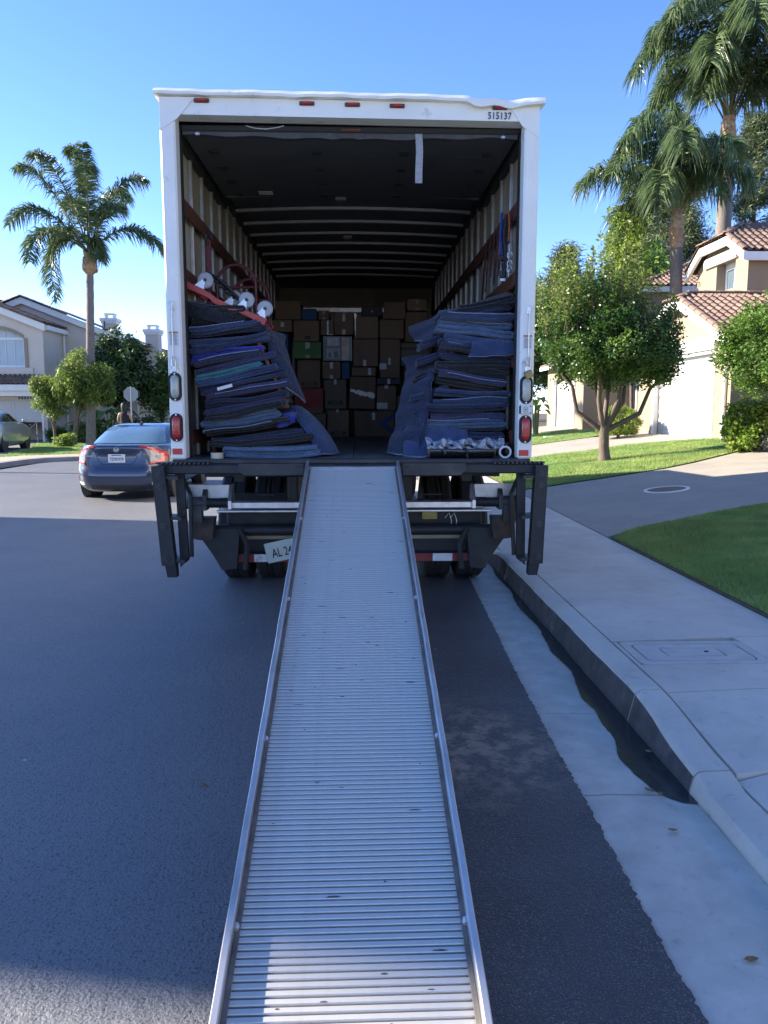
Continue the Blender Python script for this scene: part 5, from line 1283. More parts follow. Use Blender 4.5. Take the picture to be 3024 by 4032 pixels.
            text_mesh('model_letters', 'CIVIC', .035, S @ Matrix.Translation((-.50, rearY(.50, .83)-.004, .83)) @ Matrix.Rotation(-.18, 4, 'Z') @ Matrix.Rotation(PI/2, 4, 'X'), M_galv, rt, sx=1.3)
        put(MB().prism([(1.66, 1.395), (1.86, 1.405), (1.74, 1.465)], 'x', -.018, .018), 'aerial_fin', M_ink)
        put(MB().box(-.66, .66, .35, 4.3, .155, .19), 'underbody', M_rub)
        put(MB().cyl((-.75, .95, .30), (.75, .95, .30), .04, n=10), 'axle_beam', M_rub)
    R = .325
    for x in (-.68, .68):
        for y in (.93, 3.63):
            mb = MB(); s = 1 if x > 0 else -1
            put(MB().cyl((s*.70, y, .34), (s*.868, y, .34), .370, n=28), 'wheel_arch', M_ink)
            w = .215; prof = [(R*.62, -w*.42), (R*.85, -w*.5), (R*.97, -w*.44), (R, -w*.3), (R, w*.3), (R*.97, w*.44), (R*.85, w*.5), (R*.62, w*.42)]
            o = put(MB().lathe(prof, (x+s*.03, y, R), 'x', 32), 'wheel', M_tyre, smooth=40)
            mb = MB(); xo = x+s*(.03+w*.40)
            mb.lathe([(R*.64, 0), (R*.58, -s*.02), (R*.56, -s*.06), (.001, -s*.06)], (xo, y, R), 'x', 28)
            for k in range(5):
                a = 2*PI*k/5+.3; c, q = math.cos(a), math.sin(a)
                mb.add([(xo-s*.005, y+c*.03-q*.03, R+q*.03+c*.03), (xo-s*.005, y+c*.03+q*.03, R+q*.03-c*.03), (xo, y+c*R*.6+q*.022, R+q*R*.6-c*.022), (xo, y+c*R*.6-q*.022, R+q*R*.6+c*.022)], [(0, 1, 2, 3)])
            mb.lathe([(.001, s*.004), (.05, s*.002), (.055, -s*.02)], (xo, y, R), 'x', 14)
            put(mb, 'rim', M_alu, o, smooth=40)
    return rt
M_bluecar = mat('blue_car_paint', (0.022, 0.036, 0.080), .30, .35, var=.03, vscale=2, spec=.5, coat=1.0)
M_silver = mat('silver_car_paint', (0.42, 0.41, 0.38), .32, .5, var=.03, vscale=2, spec=.5, coat=.8)
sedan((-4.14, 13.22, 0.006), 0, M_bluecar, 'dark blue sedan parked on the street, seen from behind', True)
sedan((-13.18, 26.5, .14), .13, M_silver, 'silver sedan parked in the drive before the half open garage', False, 1.0)

# ------------------------------------------------------------------ person beyond the blue car
def person():
    root = thing('person', (-8.40, 28.0, .13), 'person in a dark tank top with dark hair, seen from behind near the palms', 'person')
    pts = {'pel': (0,0,.92,.125), 'wai': (0,0,1.05,.115), 'che': (0,.01,1.22,.14), 'nec': (0,.015,1.39,.06), 'nk2': (0,0,1.45,.05), 'hd0': (0,-.005,1.52,.078), 'hd1': (0,0,1.62,.085),
           'hl': (-.09,0,.88,.10), 'kl': (-.10,-.02,.48,.062), 'al': (-.10,.02,.08,.042), 'tl': (-.10,.14-.02,.035,.035),
           'hr': (.09,0,.88,.10), 'kr': (.10,.03,.48,.062), 'ar': (.10,.0,.08,.042), 'tr': (.10,.12,.035,.035),
           'sl': (-.165,0,1.35,.062), 'el': (-.24,.03,1.10,.042), 'wl': (-.19,.16,.96,.032), 'sr': (.165,0,1.35,.062), 'er': (.25,.03,1.10,.042), 'wr': (.20,.17,.98,.032)}
    ed = [('pel','wai'),('wai','che'),('che','nec'),('nec','nk2'),('nk2','hd0'),('hd0','hd1'),('pel','hl'),('hl','kl'),('kl','al'),('al','tl'),('pel','hr'),('hr','kr'),('kr','ar'),('ar','tr'),('che','sl'),('sl','el'),('el','wl'),('che','sr'),('sr','er'),('er','wr')]
    for s, n in ((-1, 'l'), (1, 'r')):
        w = pts['w'+n]
        for k in range(4):
            a = 'f%s%d' % (n, k); b = 'g%s%d' % (n, k); o = (k-1.5)*.02
            pts[a] = (w[0]+o, w[1]+.07, w[2]+.01, .011); pts[b] = (w[0]+o*1.1, w[1]+.12+.01*(k in (1, 2)), w[2]-.01, .009); ed += [('w'+n, a), (a, b)]
        pts['t'+n+'h'] = (w[0]-s*.045, w[1]+.04, w[2]+.01, .011); ed.append(('w'+n, 't'+n+'h'))
    nm = list(pts); me = bpy.data.meshes.new('body'); me.from_pydata([pts[k][:3] for k in nm], [(nm.index(a), nm.index(b)) for a, b in ed], [])
    o = bpy.data.objects.new('body', me); COL.objects.link(o); o.parent = root
    o.modifiers.new('skin', 'SKIN'); sd = o.modifiers.new('sub', 'SUBSURF'); sd.levels = 2; sd.render_levels = 2
    for i, k in enumerate(nm): me.skin_vertices[0].data[i].radius = (pts[k][3], pts[k][3])
    me.skin_vertices[0].data[0].use_root = True
    skin = mat('skin', (.42, .25, .17), .5, var=.08); me.materials.append(skin)
    top = mat('dark_top', (.02, .016, .025), .9, var=.2)
    def shell(name, rows, m, N=16):
        mb = MB(); mb.loft([[(cx+rx*math.cos(2*PI*i/N), cy+ry*math.sin(2*PI*i/N), z) for i in range(N)] for cx, cy, rx, ry, z in rows]); ob = mb.mesh(name, m, 60)
        c = bpy.data.objects.new(name, ob); COL.objects.link(c); c.parent = root
    shell('tank_top', [(0,0,.155,.14,.88),(0,0,.145,.132,1.02),(0,.005,.155,.145,1.15),(0,.01,.17,.155,1.25),(0,.01,.14,.13,1.36),(0,.01,.09,.08,1.41)], top)
    shell('trousers', [(0,0,.165,.145,.70),(0,0,.172,.15,.84),(0,0,.158,.142,.93)], mat('dark_trousers', (.03, .03, .04), .9))
    for s in (-1, 1): shell('trouser_leg', [(s*.10,0,.055,.06,.06),(s*.10,0,.07,.075,.45),(s*.09,0,.10,.11,.74)], mat('dark_trousers', (.03, .03, .04), .9))
    shell('hair', [(0,-.02,.07,.05,1.36),(0,-.02,.09,.075,1.45),(0,-.01,.10,.098,1.56),(0,0,.102,.104,1.65),(0,0,.075,.08,1.71),(0,0,.02,.02,1.735)], mat('dark_hair', (.012, .010, .010), .6))
    mb = MB(); mb.lathe([(.001,.0),(.012,.004),(.014,.02),(.001,.03)], (0, .085, 1.565), 'y', 8)
    f = mb.mesh('nose', skin, 60); c = bpy.data.objects.new('nose', f); COL.objects.link(c); c.parent = root
person()

# ------------------------------------------------------------------ houses
M_stuc = mat('cream_stucco', (0.29, 0.235, 0.165), .9, var=.06, vscale=3, bump=.25, bscale=90, bdist=.006)
M_stuc2 = mat('pale_stucco', (0.60, 0.525, 0.45), .9, var=.05, vscale=2, bump=.25, bscale=80, bdist=.006)
M_trim = mat('white_wood_trim', (0.74, 0.73, 0.70), .55, var=.04, vscale=5)
M_gdoor = mat('garage_door_white', (0.52, 0.515, 0.50), .5, var=.04, vscale=4)
M_tile = mat('terracotta_tile', (0.26, 0.160, 0.118), .8, var=.18, vscale=12, rand=.22, col2=(.19, .135, .105), c2scale=5)
M_tile2 = mat('weathered_tile', (0.20, 0.125, 0.095), .85, var=.2, vscale=12, rand=.22, col2=(.14, .11, .09), c2scale=4)
M_under = mat('roof_underlay', (.10, .065, .05), .9, var=.2)
M_win = mat('window_glass', (.10, .14, .17), .06, var=.1, vscale=2, spec=.8)
M_blind = mat('window_blind', (.45, .52, .56), .5, var=.06, vscale=3, stretch=(6, 1, 1))
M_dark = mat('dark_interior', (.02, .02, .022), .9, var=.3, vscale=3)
def tile_mesh(name, m, pu=.225, pv=.36):
    mb = MB(); n = 10; vs = []; fs = []
    for j, (v, lift) in enumerate(((0, .030), (pv, .006))):
        for i in range(n+1):
            u = i/n; z = .046*(math.sin(PI*min(1, u/.62)) if u < .62 else -.22*math.sin(PI*(u-.62)/.38)); vs.append((u*pu, v, z+lift))
    for i in range(n): fs.append((i, i+1, n+1+i+1, n+1+i))
    o = len(vs)
    for i in range(n+1): vs.append((vs[i][0], .006, vs[i][2]-.024))
    for i in range(n): fs.append((i+1, i, o+i, o+i+1))
    me = mb.add(vs, fs).mesh(name, m, 40); return me
def cap_mesh(name, m, L=.40, r=.105):
    mb = MB(); n = 8; vs = []
    for y, k in ((0, 1.0), (L*1.08, .82)):
        for i in range(n+1):
            t = PI*i/n; vs.append((r*k*math.cos(t), y, r*k*.72*math.sin(t)))
    fs = [(i, i+1, n+2+i, n+1+i) for i in range(n)]
    o = len(vs)
    for i in range(n+1): vs.append((vs[i][0]*.88, .004, vs[i][2]*.86))
    fs += [(i+1, i, o+i, o+i+1) for i in range(n)]
    return mb.add(vs, fs).mesh(name, m, 50)
TILE = {1: tile_mesh('roof_tile', M_tile), 2: tile_mesh('roof_tile', M_tile2)}
CAP = {1: cap_mesh('ridge_tile', M_tile), 2: cap_mesh('ridge_tile', M_tile2)}
def basis(o, u, v):
    u = Vector(u).normalized(); v = Vector(v); v = (v-u*v.dot(u)).normalized(); n = u.cross(v)
    return Matrix(((u.x, v.x, n.x, o[0]), (u.y, v.y, n.y, o[1]), (u.z, v.z, n.z, o[2]), (0, 0, 0, 1)))
CAMP = Vector((0, 0, CAM_H))
def lay_tiles(roof, planes, kind, limit=300, pu=.225, pv=.30):
    """planes: (corner, u vector, v vector, [uv polygon]); nearest tiles become parts, the rest one joined part"""
    T = []
    for O, u, v, poly in planes:
        B = basis(O, u, v); P = np.array(poly); hi = P.max(0); lo = P.min(0)
        for r in range(int(math.floor(lo[1]/pv)), int(hi[1]/pv)+1):
            for c in range(int(math.floor(lo[0]/pu)), int(hi[0]/pu)+1):
                cu = (c+.5)*pu; cv = (r+.5)*pv
                if in_poly(np.array([cu]), np.array([cv]), poly)[0]:
                    M = B @ Matrix.Translation((c*pu, r*pv, .012)); T.append((M.translation-CAMP).length); T[-1] = (T[-1], len(T), M)
    T.sort(key=lambda t: t[0])
    rl = Vector(roof.get('_off', (0, 0, 0)))
    for d, i, M in T[:limit]:
        o = bpy.data.objects.new('roof_tile', TILE[kind]); COL.objects.link(o); o.parent = roof; o.matrix_local = M
    rest = T[limit:]
    if rest:
        me = TILE[kind]; vb = np.array([v.co for v in me.vertices]); fb = [tuple(p.vertices) for p in me.polygons]; V = []; F = []
        fb = np.array(fb)
        for k, (d, i, M) in enumerate(rest):
            A = np.array(M); V.append(vb @ A[:3, :3].T + A[:3, 3]); F.append(fb+k*len(vb))
        o = stuff(bpy.data.objects.new('roof_tiles', npmesh('roof_tiles', np.concatenate(V), np.concatenate(F), me.materials[0]))); COL.objects.link(o); o.parent = roof
def caps(roof, a, b, kind, step=.40, up=(0, 0, 1), z=.03):
    a = Vector(a); b = Vector(b); d = (b-a); n = max(1, int(round(d.length/step))); d.normalize()
    side = d.cross(Vector(up)).normalized(); upv = side.cross(d)
    for i in range(n):
        p = a+(b-a)*(i/n)+upv*z
        M = Matrix(((side.x, d.x, upv.x, p.x), (side.y, d.y, upv.y, p.y), (side.z, d.z, upv.z, p.z), (0, 0, 0, 1)))
        o = bpy.data.objects.new('ridge_tile', CAP[kind]); COL.objects.link(o); o.parent = roof; o.matrix_local = M
def roofpart(house, polys, m=M_under, name='roof'):
    mb = MB()
    for p in polys: mb.add(p, [tuple(range(len(p)))])
    o = mb.build(name, m, house); return o
def gdoor(house, plane, c, a0, a1, z0, z1, cols, rows, face, pan=True):
    """panelled garage door; plane 'x' or 'y' at coordinate c, facing -axis"""
    def bx(mb, a, b, z, w, d0, d1):
        if plane == 'x': mb.box(c-d1, c-d0, a, b, z, w)
        else: mb.box(a, b, c-d1, c-d0, z, w)
        return mb
    d = bx(MB(), a0, a1, z0, z1, -.04, .0).build('garage_door', M_gdoor, house)
    rh = (z1-z0)/rows; cw = (a1-a0)/cols
    for r in range(rows):
        bx(MB(), a0+.01, a1-.01, z0+r*rh+.006, z0+(r+1)*rh-.006, .0005, .012).build('door_section', M_gdoor, d)
        if not pan: continue
        for q in range(cols):
            A0 = a0+q*cw+.07; A1 = a0+(q+1)*cw-.07; Z0 = z0+r*rh+.09; Z1 = z0+(r+1)*rh-.09
            mb = MB()
            bx(mb, A0, A1, Z0, Z0+.025, .0125, .030); bx(mb, A0, A1, Z1-.025, Z1, .0125, .030); bx(mb, A0, A0+.025, Z0+.0255, Z1-.0255, .0125, .030); bx(mb, A1-.025, A1, Z0+.0255, Z1-.0255, .0125, .030)
            mb.build('door_panel', M_gdoor, d)
    return d

# ---- house on the right with the white double garage door
FX = 9.0; G0 = .86
hr = thing('stucco_house', (11, 21.7, G0), 'cream stucco house with tiled roofs and a sunlit white garage door', 'house')
# garage wing wall with the door opening (gable face on X=FX)
YN, YF, EV = 18.55, 24.70, 3.38
YA, YB, ZA = 21.15, 22.10, 4.44
def fx(poly, x0, x1, nm, m): return MB().prism(poly, 'x', x0, x1).build(nm, m, hr)
fx([(YN, G0-.3), (19.5, G0-.3), (19.5, 3.05), (YN, EV)], FX, FX+.3, 'wall', M_stuc)
fx([(23.4, G0-.3), (YF, G0-.3), (YF, EV), (23.4, 3.05)], FX, FX+.3, 'wall', M_stuc)
fx([(YN, EV), (19.5, 3.05), (23.4, 3.05), (YF, EV), (YB, ZA), (YA, ZA)], FX, FX+.3, 'gable_wall', M_stuc)
MB().box(FX+.3, 16, YN, YN+.25, G0-.3, EV).build('wall', M_stuc, hr)
MB().box(FX+.3, 16, YF-.25, YF, G0-.3, EV).build('wall', M_stuc, hr)
gdoor(hr, 'x', FX+.16, 19.5, 23.4, G0, 3.03, 8, 4, 1)
fx([(19.40, G0), (19.53, G0), (19.53, 3.02), (23.37, 3.02), (23.37, G0), (23.52, G0), (23.52, 3.10), (19.40, 3.10)], FX-.02, FX+.12, 'door_frame', M_trim)
fx([(19.35, 3.11), (23.55, 3.11), (23.55, 3.42), (19.35, 3.42)], FX-.10, FX-.003, 'header_board', M_trim)
# white rake boards
for (a, b) in (((18.2, EV-.12), (YA, ZA+.10)), ((YB, ZA+.10), (25.05, EV-.12))):
    fx([a, b, (b[0], b[1]-.24), (a[0], a[1]-.24)], FX-.32, FX-.22, 'rake_board', M_trim)
    fx([(a[0], a[1]-.02), (b[0], b[1]-.02), (b[0], b[1]-.06), (a[0], a[1]-.06)], FX-.215, FX+.25, 'soffit', M_trim)
fx([(YA, ZA+.10), (YB, ZA+.10), (YB, ZA-.14), (YA, ZA-.14)], FX-.32, FX-.22, 'rake_board', M_trim)
# roof planes: near slope, far slope, clipped end
YR = (YA+YB)/2; pit = (ZA+.12-(EV-.10))/(YA-18.2); ZR = ZA+.12+pit*(YR-YA); HX = FX-.34+(ZR-ZA-.12)/pit*1.0
E0 = (FX-.34, 18.2, EV-.10); XE = 16.3
near = [E0, (XE, 18.2, EV-.10), (XE, YR, ZR), (HX, YR, ZR), (FX-.34, YA, ZA+.12)]
far = [(FX-.34, 25.05, EV-.10), (FX-.34, YB, ZA+.12), (HX, YR, ZR), (XE, YR, ZR), (XE, 25.05, EV-.10)]
hip = [(FX-.34, YA, ZA+.12), (HX, YR, ZR), (FX-.34, YB, ZA+.12)]
rf = roofpart(hr, [near, far, hip])
def uvp(O, u, v, pts):
    B = basis(O, u, v).inverted(); return [tuple((B @ Vector(p))[:2]) for p in pts]
vn = Vector((0, YA-18.2, ZA+.22-EV))
lay_tiles(rf, [(E0, (1, 0, 0), vn, uvp(E0, (1, 0, 0), vn, near)), (hip[2], (0, -1, 0), (HX-FX+.34, 0, ZR-ZA-.12), uvp(hip[2], (0, -1, 0), (HX-FX+.34, 0, ZR-ZA-.12), hip))], 1, 300)
caps(rf, (FX-.27, 18.2, EV-.10), (FX-.27, YA, ZA+.12), 1, .42, z=.03); caps(rf, (FX-.34, YA, ZA+.12), (HX, YR, ZR), 1, .42); caps(rf, (FX-.34, YB, ZA+.12), (HX, YR, ZR), 1, .42); caps(rf, (HX, YR, ZR+.01), (XE, YR, ZR+.01), 1, .42)
# upper storey block, gable face on X=UX
UX = 11.0; UN, UF, UE = 22.05, 25.35, 6.02; UA, UB, UZ = 22.85, 24.65, 6.42
def ux(poly, x0, x1, nm, m, par=None): return MB().prism(poly, 'x', x0, x1).build(nm, m, par or hr)
ux([(UN, 4.0), (22.80, 4.0), (22.80, 6.0), (UN, UE)], UX, UX+.4, 'upper_wall', M_stuc)
ux([(24.0, 4.0), (UF, 4.0), (UF, UE), (24.0, 6.0)], UX, UX+.4, 'upper_wall', M_stuc)
ux([(UN, UE), (22.8, 6.0), (24.0, 6.0), (UF, UE), (UB, UZ), (UA, UZ)], UX, UX+.4, 'upper_wall', M_stuc)
ux([(22.8, 4.0), (24.0, 4.0), (24.0, 5.15), (22.8, 5.15)], UX, UX+.4, 'upper_wall', M_stuc)
MB().box(UX+.4, 18, UN, UN+.25, 4.0, UE+.05).build('upper_wall', M_stuc, hr)
MB().box(UX+.401, 18, UF-.25, UF, 4.0, UE+.05).build('upper_wall', M_stuc, hr)
wn_ = MB().box(UX+.33, UX+.36, 22.8, 24.0, 5.15, 6.0).build('window', M_win, hr)
fr_ = MB()
for a, b, z0, z1 in ((22.8, 24.0, 5.15, 5.20), (22.8, 24.0, 5.80, 5.86), (22.8, 22.86, 5.2, 5.8), (23.36, 23.42, 5.2, 5.8), (23.94, 24.0, 5.2, 5.8)): fr_.box(UX+.28, UX+.329, a, b, z0, z1)
fr_.box(UX+.28, UX+.329, 22.8, 24.0, 5.86, 6.0); fr_.build('window_frame', M_trim, wn_)
ux([(22.66, 5.98), (24.75, 5.98), (24.75, 6.26), (22.66, 6.26)], UX-.09, UX-.003, 'header_board', M_trim)
for pl_ in ([(21.75, UE-.05), (UA, UZ+.18), (UA, UZ-.06), (21.75, UE-.29)], [(UA, UZ+.18), (UB, UZ+.18), (UB, UZ-.06), (UA, UZ-.06)], [(UB, UZ+.18), (25.65, UE-.05), (25.65, UE-.29), (UB, UZ-.06)]):
    ux(pl_, UX-.30, UX-.20, 'rake_board', M_trim)
MB().box(UX-.2, 18, 21.75, 21.85, UE-.29, UE-.06).build('fascia', M_trim, hr)
UR = (UA+UB)/2; up_ = (UZ+.20-UE+.03)/(UA-21.75); URZ = UZ+.20+up_*(UR-UA); UHX = UX-.32+(URZ-UZ-.20)/up_
un = [(UX-.32, 21.75, UE-.03), (18.2, 21.75, UE-.03), (18.2, UR, URZ), (UHX, UR, URZ), (UX-.32, UA, UZ+.20)]
uf = [(UX-.32, 25.65, UE-.03), (UX-.32, UB, UZ+.20), (UHX, UR, URZ), (18.2, UR, URZ), (18.2, 25.65, UE-.03)]
uh = [(UX-.32, UA, UZ+.20), (UHX, UR, URZ), (UX-.32, UB, UZ+.20)]
rf2 = roofpart(hr, [un, uf, uh], name='upper_roof')
vn2 = Vector((0, UA-21.75, UZ+.23-UE))
lay_tiles(rf2, [(un[0], (1, 0, 0), vn2, uvp(un[0], (1, 0, 0), vn2, un)), (uh[2], (0, -1, 0), (UHX-UX+.32, 0, URZ-UZ-.2), uvp(uh[2], (0, -1, 0), (UHX-UX+.32, 0, URZ-UZ-.2), uh))], 2, 160)
caps(rf2, (UX-.25, 21.75, UE-.03), (UX-.25, UA, UZ+.20), 2); caps(rf2, (UX-.32, UB, UZ+.22), (UX-.32, UA, UZ+.22), 2); caps(rf2, uh[0], uh[1], 2); caps(rf2, uh[2], uh[1], 2); caps(rf2, (UX-.25, 25.65, UE-.03), (UX-.25, UB, UZ+.20), 2)
# projecting bay at the right of the upper storey
MB().box(12.15, 18, 20.4, 22.04, 4.0, UE).build('bay_wall', M_stuc, hr)
MB().cyl((FX-.06, 18.75, G0), (FX-.06, 18.75, 3.2), .04, n=8).build('downpipe', M_trim, hr)

# ---- neighbouring house beyond
h2 = thing('stucco_house', (11, 33, G0), 'cream stucco house behind the round tree with a smaller white garage door', 'house')
def h2b(x0, x1, y0, y1, z0, z1, nm, m=M_stuc): return MB().box(x0, x1, y0, y1, z0, z1).build(nm, m, h2)
h2b(9.0, 9.3, 30.9, 32.15, .6, 3.6, 'wall'); h2b(9.0, 9.3, 35.6, 36.8, .6, 3.6, 'wall'); h2b(9.0, 9.3, 32.15, 35.6, 2.95, 3.6, 'wall'); h2b(9.301, 11, 30.9, 31.15, .6, 3.6, 'wall')
gdoor(h2, 'x', 9.16, 32.15, 35.6, .85, 2.95, 6, 4, 1, False)
h2b(8.96, 9.1, 32.05, 32.18, .85, 3.0, 'door_frame', M_trim); h2b(8.96, 9.1, 35.57, 35.72, .85, 3.0, 'door_frame', M_trim)
h2b(11.0, 11.3, 30.3, 37, .6, 6.2, 'wall'); h2b(11.0, 11.3, 26.2, 30.299, .6, 3.3, 'wall'); h2b(11.301, 18, 30.3, 30.6, .6, 6.2, 'wall'); h2b(11.301, 18, 26.2, 26.5, .6, 3.3, 'wall')
h2b(10.75, 18, 29.85, 30.0, 6.10, 6.30, 'fascia', M_trim); h2b(10.60, 10.75, 29.85, 37.2, 6.10, 6.30, 'fascia', M_trim)
MB().tube([(10.9, 30.2, 6.1), (10.9, 30.2, 5.6), (10.97, 30.35, 5.4), (10.97, 30.35, 1)], .045, 8).build('downpipe', M_trim, h2)
r2a = [(10.6, 29.8, 6.31), (18, 29.8, 6.31), (18, 33.4, 7.8), (14.2, 33.4, 7.8)]; r2b = [(10.6, 37.2, 6.31), (10.6, 29.8, 6.31), (14.2, 33.4, 7.8)]
rfb = roofpart(h2, [r2a, r2b]); vb_ = Vector((0, 3.6, 1.49)); vb2 = Vector((3.6, 0, 1.49))
lay_tiles(rfb, [(r2a[0], (1, 0, 0), vb_, uvp(r2a[0], (1, 0, 0), vb_, r2a)), (r2b[0], (0, -1, 0), vb2, uvp(r2b[0], (0, -1, 0), vb2, r2b))], 1, 260)
caps(rfb, r2a[0], r2a[3], 2); caps(rfb, r2a[3], (18, 33.4, 7.8), 2)
r2c = [(8.7, 30.6, 3.62), (8.7, 37.1, 3.62), (11.0, 37.1, 4.5), (11.0, 30.6, 4.5)]
rfc = roofpart(h2, [r2c], name='garage_roof'); lay_tiles(rfc, [((8.7, 37.1, 3.62), (0, -1, 0), (2.3, 0, .88), uvp((8.7, 37.1, 3.62), (0, -1, 0), (2.3, 0, .88), r2c))], 1, 100)
h2b(8.66, 8.70, 30.6, 37.1, 3.45, 3.62, 'fascia', M_trim)

# ---- house on the left with the half open garage
hl = thing('stucco_house', (-18, 38, .1), 'pale two storey stucco house with arched window over a half open garage', 'house')
LY = 37.0
def lb(x0, x1, y0, y1, z0, z1, nm, m=M_stuc2, par=None): return MB().box(x0, x1, y0, y1, z0, z1).build(nm, m, par or hl)
def lpz(poly, y0, y1, nm, m, par=None): return MB().prism(poly, 'y', y0, y1).build(nm, m, par or hl)
EX, EZ, SL = -14.62, 5.62, .375; RXL = -19.2; RZL = EZ+SL*(EX-RXL)
WX0, WX1, WZ0, WZS, WZT = -18.2, -15.57, 3.60, 4.92, 5.34
arc = [(WX0+(WX1-WX0)*i/12, WZS+(WZT-WZS)*math.sin(PI*i/12)**.8) for i in range(13)]
GX0, GX1 = -20.6, -14.95
lpz([(-23.8, .0), (GX0, .0), (GX0, 2.75), (-23.8, 2.75)], LY, LY+.3, 'wall', M_stuc2); lpz([(GX1, 0), (-14.70, 0), (-14.70, 2.75), (GX1, 2.75)], LY, LY+.3, 'wall', M_stuc2)
lpz([(-23.8, 2.76), (-14.70, 2.76), (-14.70, 3.6), (-23.8, 3.6)], LY, LY+.3, 'wall', M_stuc2)
lpz([(WX1, 3.6), (-14.70, 3.6), (-14.70, EZ), (-15.57, EZ+.2), (WX1, WZS)], LY, LY+.3, 'wall', M_stuc2)
lpz([(-23.8, 3.6), (WX0, 3.6), (WX0, WZS), (-18.2, 6.2), (-23.8, EZ)], LY, LY+.3, 'wall', M_stuc2)
lpz(arc[::-1]+[(WX0, 6.3), (RXL, RZL-.2), (RXL+.01, RZL-.2), (WX1, EZ+.25)], LY, LY+.3, 'gable_wall', M_stuc2)
wd = lpz([(WX0, WZ0), (WX1, WZ0)]+[(x, z) for x, z in arc[::-1]], LY+.18, LY+.2, 'window', M_blind)
for x in (-18.15, -16.88, -15.62): lb(x-.05, x+.05, LY+.13, LY+.178, WZ0, WZS, 'window_frame', M_trim, wd)
for z in (WZ0+.05, WZS): lb(WX0, WX1, LY+.125, LY+.1785, z-.05, z+.05, 'window_frame', M_trim, wd)
for x in (-17.8, -17.4, -16.5, -16.1): lb(x-.012, x+.012, LY+.15, LY+.1782, WZ0+.1, WZS+.3, 'glazing_bar', M_trim, wd)
lpz([(x, z) for x, z in arc]+[(x*1+ (.0), z+.16) for x, z in arc[::-1]], LY-.05, LY-.002, 'arch_trim', M_stuc)
lb(WX1+.001, WX1+.16, LY-.05, LY-.002, WZ0-.25, WZS+.02, 'window_trim', M_stuc)
lb(-18.6, -15.2, LY-.08, LY-.003, WZ0-.30, WZ0-.02, 'sill_band', M_stuc2)
lpz([(EX+.12, EZ-.06), (RXL, RZL+.06), (RXL, RZL-.26), (EX+.12, EZ-.38)], LY-.28, LY-.18, 'rake_board', M_trim)
lpz([(-23.9, EZ-.06), (RXL, RZL+.06), (RXL, RZL-.26), (-23.9, EZ-.38)], LY-.28, LY-.181, 'rake_board', M_trim)
lb(-14.70, -14.42, LY-.05, 40, EZ-.30, EZ-.10, 'gutter_box', M_trim); MB().cyl((-14.58, 39.3, .1), (-14.58, 39.3, EZ-.3), .05, n=8).build('downpipe', M_trim, hl)
lb(-14.98, -14.70, LY+.301, 39.6, 0, EZ-.02, 'side_wall', M_stuc2)
rpl = [(EX+.12, LY-.3, EZ), (EX+.12, 44, EZ), (RXL, 44, RZL+.10), (RXL, LY-.3, RZL+.10)]; rpl2 = [(RXL, LY-.3, RZL+.10), (RXL, 44, RZL+.10), (-23.9, 44, EZ), (-23.9, LY-.3, EZ)]
rl_ = roofpart(hl, [rpl, rpl2]); vL = Vector((RXL-EX-.12, 0, RZL+.10-EZ))
lay_tiles(rl_, [(rpl[0], (0, 1, 0), vL, uvp(rpl[0], (0, 1, 0), vL, rpl))], 2, 60)
caps(rl_, (EX+.10, LY-.33, EZ-.03), (RXL, LY-.33, RZL+.07), 2, .38)
# pent roof, header, garage
pr_ = [(-23.8, LY-.75, 2.80), (-14.70, LY-.75, 2.80), (-14.70, LY-.01, 3.22), (-23.8, LY-.01, 3.22)]
rp_ = roofpart(hl, [pr_], name='pent_roof'); vp_ = Vector((0, .74, .42)); lay_tiles(rp_, [(pr_[0], (1, 0, 0), vp_, uvp(pr_[0], (1, 0, 0), vp_, pr_))], 2, 120)
lb(-23.8, -14.62, LY-.72, LY-.02, 2.50, 2.78, 'fascia', M_trim); lb(-23.8, -14.66, LY-.55, LY-.03, 2.26, 2.497, 'fascia_lower', M_trim)
for k in range(5): lb(-15.75+.13*k, -15.66+.13*k, LY-.57, LY-.552, 2.12, 2.24, 'number_digit', M_blk2)
lb(GX0, GX1, LY+.05, LY+.25, 2.10, 2.258, 'door_lintel', M_stuc2)
gd = gdoor(hl, 'y', LY+.22, GX0, GX1, 1.05, 2.10, 4, 2, 1)
lb(GX0-.08, GX0-.001, LY-.03, LY+.2, .1, 2.1, 'door_jamb', M_trim); lb(GX1+.001, GX1+.10, LY-.03, LY+.2, .1, 2.1, 'door_jamb', M_trim)
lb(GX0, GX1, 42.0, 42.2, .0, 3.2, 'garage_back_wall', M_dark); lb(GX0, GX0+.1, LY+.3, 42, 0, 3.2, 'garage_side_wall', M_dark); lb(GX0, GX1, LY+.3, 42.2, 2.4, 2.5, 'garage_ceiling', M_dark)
lb(GX0, GX1, LY+.05, 42, .09, .14, 'garage_floor', mat('garage_floor', (.20, .20, .19), .9, var=.2))
